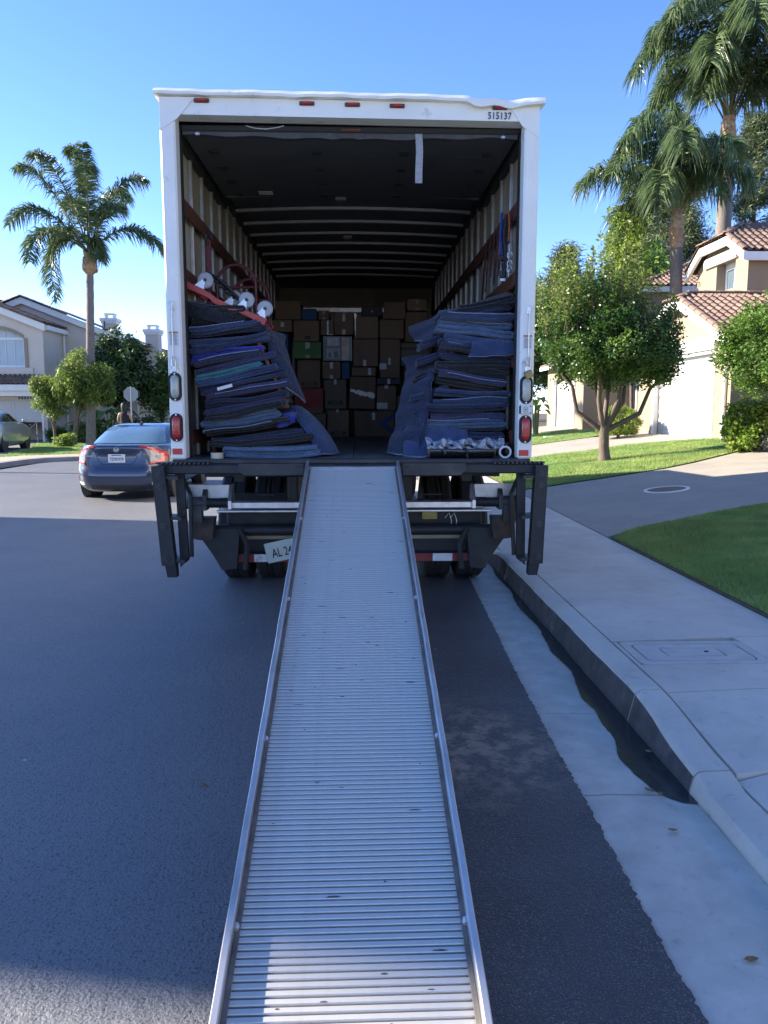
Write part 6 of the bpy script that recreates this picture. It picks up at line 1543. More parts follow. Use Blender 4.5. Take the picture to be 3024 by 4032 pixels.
# second gable behind
L2 = 39.6
lpz([(-16.6-3.4, .0), (-11.2, .0), (-11.2, 4.90), (-16.6, 7.0), (-20, 5.7)], L2, L2+.3, 'rear_gable_wall', M_stuc2)
lpz([(-10.9, 4.90), (-16.6, 7.13), (-16.6, 6.83), (-10.9, 4.60)], L2-.28, L2-.18, 'rake_board', M_trim)
lpz([(-20.2, 5.72), (-16.6, 7.13), (-16.6, 6.83), (-20.2, 5.42)], L2-.28, L2-.179, 'rake_board', M_trim)
q1 = [(-10.9, L2-.3, 4.95), (-10.9, 46, 4.95), (-16.6, 46, 7.18), (-16.6, L2-.3, 7.18)]; q2 = [(-16.6, L2-.3, 7.18), (-16.6, 46, 7.18), (-20.3, 46, 5.75), (-20.3, L2-.3, 5.75)]
rq = roofpart(hl, [q1, q2], name='rear_roof'); caps(rq, (-10.9, L2-.33, 4.92), (-16.6, L2-.33, 7.15), 2, .38); caps(rq, (-20.3, L2-.33, 5.72), (-16.6, L2-.33, 7.15), 2, .38)
for x in (-13.55, -13.2): lb(x-.12, x+.12, L2-.04, L2-.002, 3.65, 3.95, 'wall_vent', M_blk2)
MB().cyl((-12.9, 40.3, 5.6), (-12.9, 40.3, 6.1), .05, n=8).build('vent_pipe', M_blk2, hl)
def chimney(x0, x1, y, zt, zb, par):
    c = lb(x0+.10, x1-.10, y, y+.7, zb, zt-.28, 'chimney', M_stuc2, par)
    lb(x0+.05, x1-.05, y-.05, y+.75, zt-.28, zt-.16, 'chimney_band', M_trim, c); lb(x0, x1, y-.10, y+.80, zt-.16, zt, 'chimney_cap', M_trim, c)
    for xx in (x0+.20, x1-.26): lb(xx, xx+.06, y+.1, y+.6, zt, zt+.22, 'spark_arrestor', M_trim, c)
    lb(x0+.18, x1-.18, y+.08, y+.62, zt+.22, zt+.27, 'spark_lid', M_trim, c); return c
chimney(-13.72, -12.82, 42.2, 6.47, 4.0, hl)
# the banner hanging in the garage, and a folding frame
bn = thing('garage_banner', (-16.3, 38.2, 1.0), 'black triangular banner with white border hanging inside the half open garage', 'banner')
MB().prism([(-17.35, 1.08), (-15.65, 1.08), (-16.35, .45)], 'y', 38.2, 38.22).build('cloth', M_ink, bn)
for a, b in (((-17.35, 1.08), (-16.35, .45)), ((-15.65, 1.08), (-16.35, .45))): MB().tube([(a[0], 38.19, a[1]), (b[0], 38.19, b[1])], .022, 6).build('border', M_paper, bn)
for k, ch in enumerate('SRED'):
    text_mesh('banner_letter', ch, .17, Matrix.Translation((-16.33+.11*k, 38.185, .60+.10*k)) @ Matrix.Rotation(-.72, 4, 'Y') @ Matrix.Rotation(PI/2, 4, 'X'), M_paper, bn, sx=.9)
MB().tube([(-16.75+.10*math.cos(t), 38.185, .90+.05*math.sin(t)) for t in np.linspace(0, 2*PI, 13)[:-1]], .015, 6, closed=True).build('banner_ring', M_paper, bn)
gf = thing('folding_frame', (-15.9, 38.0, .14), 'grey metal folding frame standing in the open garage', 'frame')
MB().tube([(-16.3, 38.1, .14), (-16.3, 38.1, .42), (-15.65, 38.1, .42), (-15.65, 38.1, .14)], .025, 6).build('legs', M_galv, gf); MB().tube([(-15.66, 38.1, .42), (-15.66, 38.1, 1.0)], .02, 6).build('upright', M_galv, gf)

# ---- third house farther back on the left
h3 = thing('stucco_house', (-12, 45, .1), 'pale stucco house farther back whose tiled roof slopes past the second chimney', 'house')
def h3p(poly, y0, y1, nm, m): return MB().prism(poly, 'y', y0, y1).build(nm, m, h3)
h3p([(-18, 0), (-3, 0), (-3, 2.6), (-15.2, 6.05), (-18, 5.3)], 46.2, 46.5, 'wall', M_stuc2)
h3p([(-2.6, 2.55), (-15.2, 6.15), (-15.2, 5.85), (-2.6, 2.25)], 45.9, 46.0, 'rake_board', M_trim)
r3 = roofpart(h3, [[(-2.6, 45.85, 2.58), (-2.6, 54, 2.58), (-15.2, 54, 6.2), (-15.2, 45.85, 6.2)]]); caps(r3, (-2.6, 45.82, 2.56), (-15.2, 45.82, 6.18), 2, .4)
c = MB().box(-11.38, -10.68, 42.2, 42.9, .5, 5.62).build('chimney', M_stuc2, h3)
MB().box(-11.43, -10.63, 42.15, 42.95, 5.62, 5.74).build('chimney_band', M_trim, c); MB().box(-11.48, -10.58, 42.1, 43.0, 5.741, 5.90).build('chimney_cap', M_trim, c)
for xx in (-11.28, -10.84): MB().box(xx, xx+.06, 42.3, 42.8, 5.90, 6.10).build('spark_arrestor', M_trim, c)
MB().box(-11.3, -10.76, 42.28, 42.82, 6.10, 6.15).build('spark_lid', M_trim, c)

# ---- the house across the street, out of the picture, whose shadow lies on the road
hs_ = thing('stucco_house', (-17, 9, .1), 'two storey stucco house across the street that shades the road', 'house')
SY0, SY1 = 6.2, 12.75
MB().box(-21.5, -12.6, SY0, SY1, 0, 5.6).build('wall', M_stuc2, hs_)
MB().loft([[(-22.0, SY0-.1, 5.5), (-12.1, SY0-.1, 5.5), (-15.9, SY0-.85, 9.35), (-18.2, SY0-.85, 9.35)], [(-22.0, SY1+.3, 5.5), (-12.1, SY1+.3, 5.5), (-15.9, SY1+.3, 9.35), (-18.2, SY1+.3, 9.35)]]).build('roof', M_tile2, hs_)
for y in (6.5, 9.5): MB().box(-12.59, -12.55, y, y+1.6, 3.2, 4.8).build('window', M_win, hs_)
gdoor(hs_, 'y', SY0-.0, -20, -15, .1, 2.3, 4, 4, 1, False)

# ---- the house the near drive belongs to, just out of the picture on the right
hn = thing('stucco_house', (14, 6, .87), 'cream stucco house beside the near drive with its garage facing the street', 'house')
MB().box(11.6, 20, -14, 16.2, .6, 3.5).build('wall', M_stuc, hn); MB().box(13.5, 20, -10, 8.5, 3.5, 6.2).build('upper_wall', M_stuc, hn)
MB().prism([(11.1, 3.5), (20.5, 3.5), (15.8, 5.2)], 'y', 8.6, 16.6).build('roof', M_tile, hn); MB().prism([(13.0, 6.2), (20.5, 6.2), (16.8, 7.8)], 'y', -10.5, 9.0).build('upper_roof', M_tile, hn)
MB().prism([(11.1, 3.501), (13.49, 3.501), (13.49, 4.3)], 'y', -14.4, 8.59).build('lower_roof', M_tile, hn)
gdoor(hn, 'x', 11.56, 10.4, 15.3, .87, 3.0, 8, 4, 1)
for y in (-8, -3, 3): MB().box(11.55, 11.59, y, y+1.6, 1.7, 2.9).build('window', M_win, hn)

# ------------------------------------------------------------------ vegetation
def leafmat(nm, c, c2, tr=.35, rough=.45):
    return mat(nm, c, rough, var=.35, vscale=9, col2=c2, c2scale=2.2, c2lo=.45, c2hi=.62, transl=tr, spec=.5, world=True)
def leaf_mesh(name, P, L, Wd, m, up=.35, dirs=None, droop=0.0, seed=1):
    """one bent diamond per point; P (n,3)"""
    r = np.random.default_rng(seed); n = len(P); P = np.asarray(P)
    if dirs is None:
        d = r.normal(size=(n, 3)); d[:, 2] = d[:, 2]*.7-droop
    else: d = dirs+r.normal(size=(n, 3))*.45
    d /= np.linalg.norm(d, axis=1)[:, None]+1e-9
    a = r.normal(size=(n, 3)); a[:, 2] += up*2
    s = np.cross(d, a); s /= np.linalg.norm(s, axis=1)[:, None]+1e-9; nn = np.cross(s, d)
    k = r.uniform(.65, 1.25, n)[:, None]; l = L*k; w = Wd*k
    V = np.empty((n, 4, 3)); V[:, 0] = P; V[:, 1] = P+d*l*.5+s*w*.5+nn*w*.12; V[:, 2] = P+d*l-nn*l*.10; V[:, 3] = P+d*l*.5-s*w*.5+nn*w*.12
    return npmesh(name, V.reshape(-1, 3), np.arange(4*n).reshape(n, 4), m)
def crown_points(n, c, r, seed, shell=.55, clumps=60, cs=.28, flat=None, squash=1.0):
    g = np.random.default_rng(seed); d = g.normal(size=(clumps, 3)); d /= np.linalg.norm(d, axis=1)[:, None]
    rad = g.uniform(shell, 1.0, clumps)[:, None]; C = d*rad*np.array(r)+np.array(c)
    i = g.integers(0, clumps, n); q = g.normal(size=(n, 3)); q /= np.linalg.norm(q, axis=1)[:, None]
    P = C[i]+q*(g.uniform(.2, 1, n)[:, None]**.6)*cs*np.array([1, 1, squash])
    if flat is not None: P[:, 2] = np.where(P[:, 2] < flat, flat+np.abs(g.normal(0, .08, n)), P[:, 2])
    return P
M_bark = mat('bark_grey_brown', (.14, .105, .082), .9, var=.3, vscale=14, bump=.6, bscale=30, bdist=.02, stretch=(1, 1, .35))
M_bark2 = mat('bark_dark', (.09, .07, .055), .9, var=.3, vscale=14, bump=.6, bscale=30, stretch=(1, 1, .35))
def limb(mb, pts, r0, r1, n=9):
    k = len(pts); mb.tube(pts, [r0+(r1-r0)*i/(k-1) for i in range(k)], n)

# ---- round clipped tree in front of the garage
TXX, TYY = 5.40, 16.8; TG = TZ(TXX)
ct = thing('clipped_tree', (TXX, TYY, TG), 'round clipped green tree with forked trunk on the sunlit lawn', 'tree')
rt_ = random.Random(2); mb = MB()
mb.tube([(TXX+.02, TYY, TG-.15), (TXX+.01, TYY, TG+.06), (TXX-.01, TYY, TG+.3), (TXX-.02, TYY, TG+.62), (TXX-.03, TYY, TG+.80)], [.18, .135, .112, .11, .125], 14)
ends = [(-1.05,.1,2.45),(-.35,-.5,2.7),(.15,.35,2.8),(.45,-.3,2.7),(1.35,.1,2.35),(-.1,.6,2.6),(.8,.5,2.6)]
for i, (dx, dy, z) in enumerate(ends):
    p0 = Vector((TXX-.03+dx*.05, TYY+dy*.05, TG+.68)); p3 = Vector((TXX+dx, TYY+dy, z)); m1 = p0.lerp(p3, .4)+Vector((dx*.15, 0, -.12 if abs(dx) > 1 else .05)); m2 = p0.lerp(p3, .72)+Vector((rt_.uniform(-.06, .06), rt_.uniform(-.06, .06), .02))
    limb(mb, [p0, m1, m2, p3], .062, .028)
    for k in range(4):
        q = m2.lerp(p3, rt_.random()); e = q+Vector((rt_.uniform(-.6, .6), rt_.uniform(-.6, .6), rt_.uniform(.3, .9))); limb(mb, [q, q.lerp(e, .5)+Vector((0, 0, .05)), e], .025, .010, 6)
mb.build('trunk', M_bark, ct, smooth=60)
Lm = leafmat('round_tree_leaves', (0.052, 0.116, 0.025), (0.123, 0.201, 0.035), .28, .32)
A = crown_points(27000, (5.50, 16.8, 2.92), (1.62, 1.5, .86), 5, .62, 130, .30, 1.98)
B = crown_points(8500, (5.0, 16.8, 3.55), (1.15, 1.1, .75), 6, .5, 50, .28)
C_ = crown_points(6500, (5.4, 16.8, 2.7), (1.25, 1.15, .55), 8, .0, 60, .3, 2.05)
link('crown', leaf_mesh('crown', np.concatenate([A, B, C_]), .080, .046, Lm, seed=3), ct)
# upright new shoots
g = np.random.default_rng(12); SP = []; SD = []; mb = MB()
for i in range(210):
    bx = g.uniform(3.95, 6.75); by = 16.8+g.uniform(-.9, .9); z0 = 3.1+g.uniform(-.1, .4); w = 1-abs(bx-5.15)/2.2
    h = g.uniform(.35, 1.0)+max(0, w)*g.uniform(.2, 1.25)
    if bx > 6.2: h *= .45
    top = np.array([bx+g.normal(0, .16), by+g.normal(0, .14), z0+h]); b0 = np.array([bx, by, z0]); n = int(h*34); t = g.uniform(.15, 1, n)[:, None]
    P = b0+(top-b0)*t+g.normal(0, .02, (n, 3)); a = g.uniform(0, 6.28, n); SP.append(P); SD.append(np.c_[np.cos(a), np.sin(a), np.full(n, .45)])
    mb.tube([tuple(b0), tuple((b0+top)/2+g.normal(0, .02, 3)), tuple(top)], [.009, .007, .003], 4)
mb.build('shoot_stems', M_bark, ct)
link('shoots', leaf_mesh('shoots', np.concatenate(SP), .10, .045, leafmat('shoot_leaves', (0.16, 0.235, 0.040), (0.25, 0.31, 0.06), .4, .4), dirs=np.concatenate(SD), seed=4), ct)

# ---- generic leafy tree or shrub
def leafy(name, base, label, cat, crown, n, L, W, m, trunk=None, group=None, bark=M_bark, seed=1, droop=0., clumps=60, cs=.3, shell=.5, flat=None, stems=5):
    t = thing(name, base, label, cat, group); r = random.Random(seed)
    (cx, cy, cz), (rx, ry, rz) = crown; mb = MB()
    if trunk:
        rad, split = trunk; p = Vector((base[0], base[1], base[2]-.1)); s = Vector((base[0]+(cx-base[0])*.3, base[1]+(cy-base[1])*.3, split)); limb(mb, [p, p.lerp(s, .5)+Vector((r.uniform(-.05, .05), 0, 0)), s], rad*1.25, rad*.85)
    else: s = Vector((base[0], base[1], base[2])); rad = .05
    for i in range(stems):
        e = Vector((cx+r.uniform(-.75, .75)*rx, cy+r.uniform(-.7, .7)*ry, cz+r.uniform(-.1, .75)*rz)); limb(mb, [s, s.lerp(e, .5)+Vector((r.uniform(-.1, .1)*rx, r.uniform(-.1, .1)*ry, 0)), e], rad*.6, rad*.18, 7)
    mb.build('trunk' if trunk else 'stems', bark, t, smooth=60)
    P = crown_points(int(n*.8), (cx, cy, cz), (rx, ry, rz), seed, shell, clumps, cs, flat); Q = crown_points(n-int(n*.8), (cx, cy, cz), (rx*.6, ry*.6, rz*.6), seed+50, 0, 30, cs*1.2, flat)
    link('crown' if trunk else 'foliage', leaf_mesh('leaves', np.concatenate([P, Q]), L, W, m, droop=droop, seed=seed), t); return t
m_peach = leafmat('peach_leaves', (0.131, 0.201, 0.038), (0.219, 0.271, 0.061), .45)
m_loq = leafmat('loquat_leaves', (0.038, 0.079, 0.025), (0.070, 0.116, 0.035), .2)
m_cit = leafmat('citrus_leaves', (0.067, 0.123, 0.028), (0.105, 0.175, 0.038), .3)
m_hedge = leafmat('hedge_leaves', (0.175, 0.271, 0.038), (0.263, 0.333, 0.056), .4)
m_ficus = leafmat('ficus_leaves', (0.079, 0.166, 0.025), (0.149, 0.245, 0.038), .35)
m_hyd = leafmat('broad_yellow_leaves', (0.201, 0.306, 0.044), (0.280, 0.350, 0.061), .4)
leafy('peach_tree', (-12.05, 33, .13), 'light green peach tree with drooping leaves beside the half open garage', 'tree', ((-11.4, 33.0, 2.85), (1.30, 1.2, 1.15)), 11000, .20, .055, m_peach, (.10, 1.3), seed=21, droop=.9, clumps=60, cs=.34)
leafy('small_tree', (-12.95, 33.2, .13), 'small light green tree with several thin stems by the garage corner', 'tree', ((-12.9, 33.2, 2.35), (.85, .8, .95)), 5000, .18, .055, m_peach, (.06, .9), seed=22, droop=.8, clumps=30, cs=.3, stems=7)
leafy('loquat_tree', (-11.1, 37.3, .13), 'tall dark green broad leaved tree behind the stop sign', 'tree', ((-11.2, 37.3, 3.5), (1.15, 1.2, 1.95)), 9000, .30, .10, m_loq, (.14, 1.5), seed=23, droop=.4, clumps=70, cs=.42)
leafy('citrus_tree', (-9.6, 38.0, .13), 'mid green bushy tree between the stop sign and the truck', 'tree', ((-9.55, 38.0, 2.7), (1.0, 1.1, 1.45)), 8000, .16, .075, m_cit, (.12, 1.0), seed=24, clumps=60, cs=.38)
leafy('shrub', (-14.0, 36.2, .13), 'low dark green shrub at the foot of the garage jamb', 'shrub', ((-14.0, 36.2, .45), (.55, .5, .4)), 2500, .10, .05, m_cit, seed=25, clumps=25, cs=.2)
leafy('shrub', (-11.95, 31.6, .13), 'small pale leafy shrub at the foot of the peach tree', 'shrub', ((-11.95, 31.6, .35), (.42, .4, .28)), 1800, .10, .05, m_hedge, seed=26, clumps=20, cs=.16)
leafy('shrub', (-12.6, 35.4, .13), 'green shrub below the peach tree by the house wall', 'shrub', ((-12.3, 35.4, .65), (.75, .5, .6)), 3000, .14, .06, m_cit, seed=27, clumps=25, cs=.25)
leafy('shrub', (-10.2, 36.6, .13), 'dark green shrub under the tall broad leaved tree', 'shrub', ((-10.2, 36.4, .7), (1.3, .5, .6)), 4500, .16, .07, m_loq, seed=28, clumps=30, cs=.28)
leafy('round_hedge', (7.95, 23.5, TZ(8)), 'dome shaped yellow green hedge bush beside the garage door', 'hedge', ((7.90, 23.3, 1.14), (.62, .65, .54)), 12000, .060, .030, m_hedge, seed=30, clumps=120, cs=.12, shell=.88, flat=.86)
leafy('ficus_tree', (8.1, 14.1, TZ(8.1)), 'dense bright green tree cut by the picture edge in front of the tiled roof', 'tree', ((8.02, 14.1, 2.72), (1.30, 1.25, 1.02)), 32000, .075, .038, m_ficus, (.12, 1.6), seed=31, clumps=130, cs=.24, shell=.72)
leafy('broad_leaf_shrub', (7.95, 15.4, TZ(7.95)), 'yellow green broad leaved shrub at the corner of the garage house', 'shrub', ((7.95, 15.4, 1.25), (.72, .55, .50)), 10000, .085, .062, m_hyd, seed=32, clumps=45, cs=.2)
leafy('grey_shrub', (8.15, 14.75, TZ(8.15)), 'small grey leaved shrub beside the drive edge', 'shrub', ((8.12, 14.75, .92), (.32, .3, .22)), 2200, .06, .02, leafmat('grey_leaves', (0.210, 0.219, 0.193), (0.298, 0.298, 0.263), .2), seed=33, clumps=20, cs=.12)

# ---- palms
M_palmtrunk = mat('palm_trunk', (.185, .155, .135), .9, var=.25, vscale=9, bump=.7, bscale=14, bdist=.03, stretch=(1, 1, 3.2))
M_boot = mat('palm_boots', (.34, .20, .11), .9, var=.35, vscale=9, bump=.7, bscale=16, bdist=.03, col2=(.42, .33, .22), c2scale=4)
M_frond = leafmat('palm_leaflets', (0.084, 0.137, 0.052), (0.149, 0.201, 0.079), .3, .38)
M_rach = mat('palm_rachis', (.16, .15, .06), .6, var=.2)
def frond(par, P0, P1, P2, nl, ll, w, droop, seed, tuft=.25):
    r = np.random.default_rng(seed); P0, P1, P2 = map(np.array, (P0, P1, P2)); t = np.linspace(0, 1, 15)
    C = ((1-t)**2)[:, None]*P0+(2*t*(1-t))[:, None]*P1+(t**2)[:, None]*P2
    mb = MB(); mb.tube([tuple(p) for p in C], [.032*(1-q)+.006 for q in t], 5); fr = mb.build('frond', M_rach, par)
    s = np.sort(r.uniform(.16, 1, nl)); b = ((1-s)**2)[:, None]*P0+(2*s*(1-s))[:, None]*P1+(s**2)[:, None]*P2
    T = (2*(1-s))[:, None]*(P1-P0)+(2*s)[:, None]*(P2-P1); T /= np.linalg.norm(T, axis=1)[:, None]
    side = np.cross(T, [0, 0, 1.0]); side /= np.linalg.norm(side, axis=1)[:, None]+1e-9; upv = np.cross(side, T)
    sg = np.where(r.random(nl) < .5, -1, 1)[:, None]; ang = r.normal(.25, .45, nl)[:, None]
    d = side*sg*np.cos(ang)+upv*np.sin(ang)+T*.55; d /= np.linalg.norm(d, axis=1)[:, None]
    L = (ll*(.45+.75*np.sin(PI*np.clip(s, .05, .97))**.7)*r.uniform(.8, 1.15, nl))[:, None]
    m1 = b+d*L*.5+np.array([0, 0, -1])*L*droop*.18; e = b+d*L*.85+np.array([0, 0, -1])*L*droop*.75
    q = np.cross(d, r.normal(size=(nl, 3))); q /= np.linalg.norm(q, axis=1)[:, None]; q *= w/2
    V = np.empty((nl, 5, 3)); V[:, 0] = b-q*.6; V[:, 1] = b+q*.6; V[:, 2] = m1+q; V[:, 3] = m1-q; V[:, 4] = e
    base = np.arange(nl)[:, None]*5
    F = np.concatenate([base+np.array([0, 1, 2]), base+np.array([0, 2, 3]), base+np.array([3, 2, 4])])
    o = bpy.data.objects.new('leaflets', npmesh('leaflets', V.reshape(-1, 3), F, M_frond)); COL.objects.link(o); o.parent = fr
    return fr
def palm(base, top, rb, rtop, label, fr, boot=1.0, ll=.62, w=.05, droop=.7, seed=1, nl=120, bootr=1.5):
    p = thing('palm_tree', base, label, 'palm'); b = Vector(base); t = Vector(top); pts = []; rs = []
    n = 26
    for i in range(n+1):
        q = i/n; pts.append(tuple(b.lerp(t, q)+Vector((0, 0, -.1 if i == 0 else 0)))); rs.append((rb+(rtop-rb)*q)*(1+.035*((i % 2)*2-1)))
    MB().tube(pts, rs, 14).build('trunk', M_palmtrunk, p, smooth=50)
    mb = MB(); r = random.Random(seed); d = (t-b).normalized()
    prof = [(0, 1.0), (.15, bootr*.92), (.4, bootr), (.7, bootr*.85), (1.0, bootr*.62)]
    mb.tube([tuple(t+d*boot*q) for q, k in prof], [rtop*k for q, k in prof], 14)
    for k in range(34):
        a = k*2.4; q = k/34; z = boot*(.05+.8*q); rr_ = rtop*bootr*(.98-.3*q); c = t+d*z+Vector((math.cos(a)*rr_, math.sin(a)*rr_, 0)); o = Vector((math.cos(a), math.sin(a), 0))
        u = Vector((-math.sin(a), math.cos(a), 0)); L = r.uniform(.14, .26)
        mb.add([c-u*.09-o*.03, c+u*.09-o*.03, c+u*.04+o*.05+Vector((0, 0, L)), c-u*.04+o*.05+Vector((0, 0, L))], [(0, 1, 2, 3)])
    mb.build('boots', M_boot, p, smooth=40)
    for i, (P1, P2) in enumerate(fr):
        st = t+d*boot*.75; frond(p, st+Vector((r.uniform(-.05, .05), r.uniform(-.05, .05), r.uniform(-.1, .25))), P1, P2, nl, ll, w, droop, seed*100+i)
    return p
Y = 33.0
palm((-11.35, Y, .1), (-11.05, Y, 7.15), .20, .145, 'slim palm with feathery crown standing before the pale two storey house', [
 ((-13.3, Y+.3, 10.9), (-14.45, Y+.5, 9.2)), ((-12.6, Y-.4, 11.7), (-13.45, Y-.8, 11.05)), ((-11.3, Y+.3, 12.9), (-11.75, Y+.2, 12.0)), ((-9.9, Y+.3, 11.7), (-8.75, Y+.6, 11.0)),
 ((-10.0, Y-.6, 10.4), (-9.35, Y-1.2, 9.4)), ((-9.4, Y+.3, 10.0), (-7.95, Y+.2, 8.0)), ((-12.9, Y-.2, 9.7), (-12.35, Y-.4, 6.0)), ((-12.6, Y-1.4, 9.6), (-12.5, Y-2.4, 7.2)),
 ((-11.7, Y-1.6, 11.8), (-12.1, Y-2.6, 11.0)), ((-10.6, Y+1.4, 11.8), (-10.1, Y+2.6, 10.7)), ((-12.0, Y+1.5, 11.4), (-12.6, Y+2.6, 10.4)), ((-10.5, Y-1.5, 11.5), (-10.2, Y-2.4, 10.6)), ((-11.1, Y, 11.6), (-11.0, Y-.3, 12.2)), ((-12.4, Y+1.2, 10.2), (-13.2, Y+2.0, 8.6)),
 ((-10.9, Y-.2, 9.2), (-10.45, Y-.3, 7.7))], boot=.85, ll=.70, w=.045, droop=.7, seed=3, nl=400, bootr=2.1)
Y = 26.0
palm((10.75, Y, .9), (10.52, Y, 6.9), .215, .20, 'shorter palm rising in front of the far tiled roof', [
 ((8.3, Y, 10.4), (7.15, Y-.4, 8.7)), ((8.9, Y-.5, 11.0), (8.0, Y-1.0, 9.0)), ((9.6, Y-.3, 12.2), (8.7, Y-.5, 10.2)), ((10.1, Y, 11.5), (10.15, Y, 11.3)), ((11.1, Y, 11.5), (11.75, Y+.3, 9.3)),
 ((11.6, Y-.6, 10.6), (12.4, Y-1.0, 8.6)), ((8.9, Y+.5, 9.6), (8.6, Y+.8, 7.2)), ((9.4, Y-1.2, 10.2), (9.0, Y-2.2, 7.8)), ((9.9, Y-1.5, 11.2), (9.6, Y-2.6, 9.2)), ((10.9, Y-1.5, 11.0), (11.2, Y-2.6, 9.0)), ((10.2, Y+1.6, 11.2), (9.8, Y+2.8, 9.4)), ((11.2, Y+1.4, 10.8), (12.0, Y+2.4, 9.2)),
 ((9.5, Y+.2, 9.9), (9.3, Y+.2, 8.0)), ((9.6, Y-.6, 11.4), (8.3, Y-.9, 9.9)), ((10.7, Y-.7, 10.4), (11.3, Y-1.4, 8.2))], boot=1.25, ll=.85, w=.042, droop=1.0, seed=5, nl=420, bootr=1.25)
Y = 30.0
palm((13.98, Y, .9), (13.9, Y, 11.0), .30, .27, 'tall thick palm rising behind the upper tiled roof', [
 ((12.0, Y, 17.0), (10.1, Y-.3, 13.8)), ((12.4, Y-.8, 17.8), (11.0, Y-1.4, 15.2)), ((13.0, Y-.3, 18.6), (12.2, Y-.5, 17.0)), ((13.9, Y, 17.5), (14.2, Y, 18.0)), ((14.9, Y, 18.2), (15.9, Y, 16.4)), ((15.7, Y-.5, 16.6), (17.0, Y-.8, 13.6)),
 ((12.3, Y+.6, 15.8), (11.2, Y+1.0, 12.8)), ((12.6, Y-1.6, 16.2), (11.9, Y-2.8, 13.2)), ((13.4, Y-2.0, 17.0), (13.2, Y-3.2, 14.4)), ((14.6, Y-1.8, 16.6), (15.0, Y-3.0, 13.8)), ((13.2, Y+2.0, 17.0), (12.6, Y+3.2, 14.8)), ((15.2, Y+1.6, 16.6), (16.4, Y+2.4, 14.4)),
 ((12.9, Y-.6, 15.4), (12.4, Y-1.0, 12.7)), ((15.0, Y-.3, 14.6), (16.2, Y-.4, 12.9)), ((12.2, Y-.2, 17.4), (10.7, Y-.4, 15.0)), ((13.5, Y-1.0, 18.2), (12.9, Y-1.9, 16.4)), ((15.4, Y-1.0, 17.4), (16.6, Y-1.4, 15.2))], boot=1.5, ll=1.1, w=.05, droop=1.0, seed=7, nl=480, bootr=1.2)

# ---- pines and cypress far behind the right houses
m_pine = leafmat('pine_needles', (0.085, 0.120, 0.050), (0.14, 0.175, 0.065), .2, .6)
def pine(x, y, h, rad, seed, label):
    t = thing('pine_tree', (x, y, .5), label, 'tree', 'pines behind the right hand houses'); g = np.random.default_rng(seed)
    mb = MB(); mb.tube([(x, y, .3), (x+.2, y, h*.5), (x, y, h*.97)], [.35, .22, .05], 8); P = []
    for k in range(95):
        q = g.uniform(.12, 1)**.8; a = g.uniform(0, 6.28); L = rad*(1.08-q)**.7*g.uniform(.55, 1.1); z = h*q; e = np.array([x+math.cos(a)*L, y+math.sin(a)*L, z+L*.25+g.uniform(-.2, .5)])
        mb.tube([(x, y, z), tuple((np.array([x, y, z])+e)/2+[0, 0, .1]), tuple(e)], [.06, .04, .015], 4)
        n = 240; s = g.uniform(.35, 1.05, n)[:, None]; c = np.array([x, y, z])*(1-s)+e*s; P.append(c+g.normal(0, .30, (n, 3))*np.array([1, 1, .75]))
    mb.build('trunk', M_bark2, t); link('crown', leaf_mesh('crown', np.concatenate(P), .42, .060, m_pine, up=.2, seed=seed), t)
pine(18.6, 52, 15.5, 3.6, 41, 'dark pine seen between the two right hand palms'); pine(22.5, 56, 19.5, 4.2, 42, 'broad pine behind the taller right palm'); pine(27.5, 55, 21.5, 4.6, 43, 'tallest pine at the edge of the picture behind the upper roof')
pine(14.2, 54, 12.2, 3.2, 44, 'low pine behind the round clipped tree'); pine(25.4, 64, 24.5, 4.5, 46, 'far pine whose top shows above the taller palm trunk')
leafy('background_tree', (10.2, 47, .8), 'mid green leafy tree behind the house with the smaller garage door', 'tree', ((10.2, 47, 5.6), (2.3, 2, 3.6)), 9000, .34, .14, m_cit, (.25, 2.5), seed=47, clumps=70, cs=.8)
leafy('background_tree', (16.4, 44, .8), 'yellow green leafy tree above the far tiled roof', 'tree', ((15.6, 44, 8.2), (2.4, 2, 2.4)), 8000, .30, .12, m_ficus, (.25, 5), seed=48, clumps=60, cs=.8)

leafy('tall_sapling', (9.5, 26.6, .87), 'tall thin yellow green sapling between the clipped tree and the shorter palm', 'tree', ((8.95, 26.3, 6.3), (.75, .7, 2.2)), 5000, .15, .06, m_hyd, (.06, 3.5), seed=61, clumps=40, cs=.35)
for i, (x, y, r, h) in enumerate(((-5.5, 64, 3.4, 3.6), (1.2, 68, 3.8, 4.2), (6.8, 58, 2.6, 3.2))):
    leafy('street_tree', (x, y, .0), ('broad dark green tree at the far end of the street', 'largest leafy tree closing the far end of the street', 'leafy tree beyond the farther drives at the street end')[i], 'tree', ((x, y, h+1.2), (r, r, h*.8)), 6000, .42, .20, (m_loq, m_cit, m_ficus)[i], (.25, 2.0), seed=70+i, clumps=60, cs=1.0)
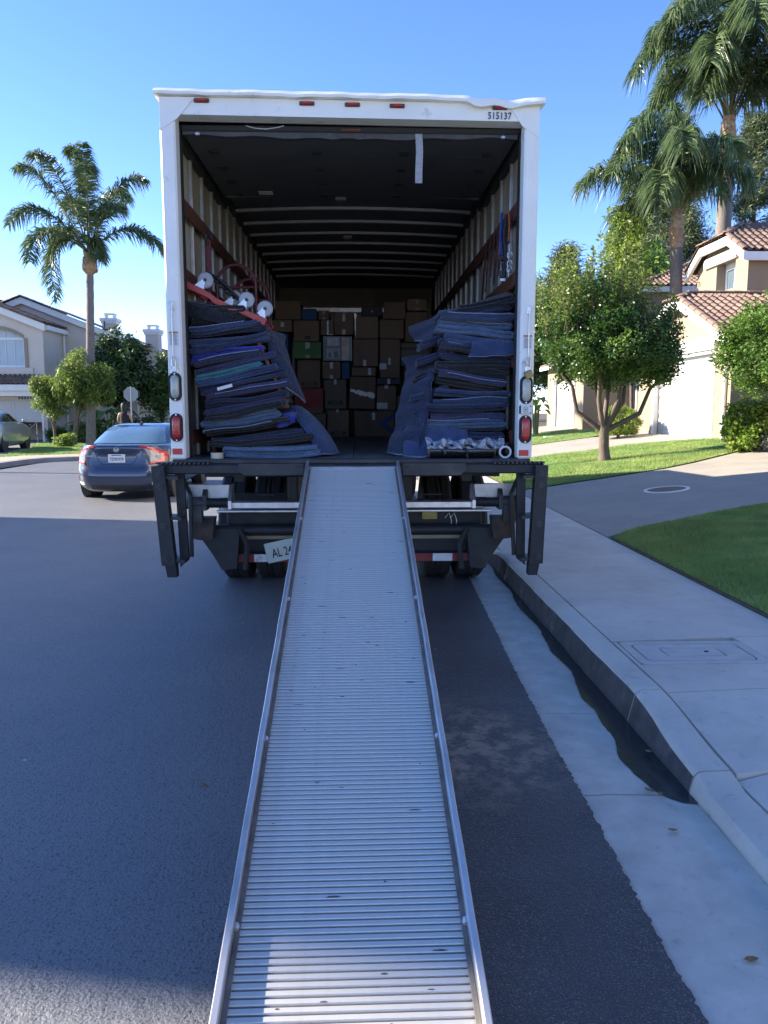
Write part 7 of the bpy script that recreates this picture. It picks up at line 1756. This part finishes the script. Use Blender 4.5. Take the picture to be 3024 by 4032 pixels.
# ---- banana and bird-of-paradise plants
def paddle_plant(name, base, n, h, label, seed, cat='plant', spread=.8, ll=.9, lw=.32, m=None):
    t = thing(name, base, label, cat); r = random.Random(seed); m = m or leafmat('paddle_leaves', (0.105, 0.210, 0.038), (0.175, 0.280, 0.061), .45, .35)
    B = Vector(base); mb = MB()
    for i in range(n):
        a = 2*PI*i/n+r.uniform(-.4, .4); hh = h*r.uniform(.55, 1.0); out = spread*r.uniform(.3, 1); d = Vector((math.cos(a), math.sin(a), 0))
        s = B+d*.08; k = B+d*out*.45+Vector((0, 0, hh*.75)); mb.tube([s, s.lerp(k, .5)+Vector((0, 0, .08)), k], [.03, .022, .012], 6)
        L = ll*r.uniform(.7, 1.15); W = lw*r.uniform(.8, 1.1); side = Vector((-d.y, d.x, 0)); vs = []; N = 8
        for j in range(N+1):
            q = j/N; p = k+d*(L*q*.75)+Vector((0, 0, L*(.55*q-.75*q*q))); w = W*.5*math.sin(PI*min(.985, .04+q*.96))**.65
            vs += [p-side*w+Vector((0, 0, .12*w)), p-Vector((0, 0, .02)), p+side*w+Vector((0, 0, .12*w))]
        fs = []
        for j in range(N): fs += [(3*j, 3*j+1, 3*j+4, 3*j+3), (3*j+1, 3*j+2, 3*j+5, 3*j+4)]
        MB().add(vs, fs).build('leaf', m, t, smooth=60)
    mb.build('stalks', mat('leaf_stalk', (.14, .16, .05), .6, var=.15), t); return t
paddle_plant('banana_plant', (-11.5, 36.2, .13), 10, 1.9, 'banana plant with wide arching leaves by the house wall', 51, spread=1.1, ll=1.3, lw=.45)
paddle_plant('banana_plant', (-10.3, 35.8, .13), 9, 1.75, 'banana plant with wide arching leaves beside the stop sign', 52, spread=1.1, ll=1.2, lw=.42)
paddle_plant('banana_plant', (-12.5, 35.9, .13), 7, 1.3, 'low banana plant under the slim palm', 53, spread=1.2, ll=1.1, lw=.36)
paddle_plant('bird_of_paradise', (7.0, 30.4, TZ(7)), 12, 2.0, 'bird of paradise plant with upright paddle leaves beside the far garage', 54, spread=.45, ll=.75, lw=.34)

# ---- stop sign seen from behind
sg_ = thing('stop_sign', (-9.58, 33, .13), 'grey back of an octagonal stop sign on a steel post', 'sign')
MB().prism([(-9.60+.325*math.cos(PI/8+PI/4*k), 2.27+.325*math.sin(PI/8+PI/4*k)) for k in range(8)], 'y', 33.03, 33.036).build('panel', mat('sign_back', (.36, .37, .37), .5, .4, var=.08), sg_)
MB().cbox(-9.625, -9.575, 32.98, 33.028, .0, 2.6, .006).build('post', M_galv, sg_)
# white picket fence
wf = thing('picket_fence', (-9.7, 39.0, .13), 'white picket fence behind the trees near the stop sign', 'fence')
for k in range(14): MB().cbox(-10.9+.16*k, -10.81+.16*k, 39.0, 39.02, .13, 1.70, .01).build('picket', M_trim, wf)
for z in (.5, 1.4): MB().box(-10.95, -8.65, 39.021, 39.06, z, z+.07).build('fence_rail', M_trim, wf)
# small clutter by the garage and on the far lawn
bk = thing('blue_bucket', (-14.35, 36.3, .13), 'small blue bucket standing by the garage jamb', 'bucket')
MB().lathe([(.001, 0), (.12, 0), (.16, .28), (.15, .28), (.115, .015)], (-14.35, 36.3, .135), 'z', 16).build('pail', mat('bucket_blue', (.06, .20, .45), .5, var=.05), bk, smooth=40)
MB().tube([(-14.35+.16*math.cos(t), 36.3, .40+.12*math.sin(t)) for t in np.linspace(0, PI, 9)], .006, 5).build('handle', M_galv, bk)
# street lamp across the street, out of the picture; its shadow crosses the lawn
la = thing('street_lamp', (-11.0, 20.2, .14), 'tall slim street lamp across the street that shades the lawn', 'street lamp')
MB().tube([(-11, 20.2, .1), (-11, 20.2, 4), (-11, 20.2, 8.6)], [.10, .08, .06], 10).build('post', M_galv, la)
MB().tube([(-11, 20.2, 8.5), (-10.6, 20.2, 8.9), (-9.6, 20.2, 9.05)], .035, 8).build('arm', M_galv, la); MB().cbox(-9.9, -9.3, 20.08, 20.32, 8.95, 9.1, .04).build('lamp_head', M_galv, la)
# pale valve cover on the far lawn, white scrap on the drive
vb = tag(MB().cbox(6.7, 7.05, 27.6, 27.85, TZ(6.9)-.02, TZ(6.9)+.03, .01).build('valve_cover', M_paper), 'small pale valve cover in the grass between the farther drives', 'cover')
# dry leaves in the gutter and on the road
M_dry = mat('dry_leaf', (.20, .125, .05), .8, var=.3, vscale=40)
lm_ = MB().add([(0, 0, 0), (.018, .014, .004), (.045, .016, .001), (.068, 0, .006), (.045, -.014, .003), (.018, -.013, .001)], [(0, 1, 2, 3, 4, 5)]).mesh('leaf', M_dry)
for i, (x, y) in enumerate(((1.19, 2.90), (1.215, 2.905), (1.17, 2.62), (1.30, 3.30), (1.12, 1.95), (-.62, 2.98))):
    o = bpy.data.objects.new('dry_leaf', lm_); COL.objects.link(o); o.scale = (.7, .7, .7); o.location = (x, y, .016 if x < 0 else (.004 if x < 1.22 else .0)); o.rotation_euler = (RND.uniform(-.1, .1), RND.uniform(-.1, .1), RND.uniform(0, 6))
    tag(o, 'small dry brown leaf lying in the concrete gutter' if x > 0 else 'dry yellowish leaf lying on the asphalt beside the ramp', 'leaf', 'dry leaves in the gutter' if x > 0 else None)
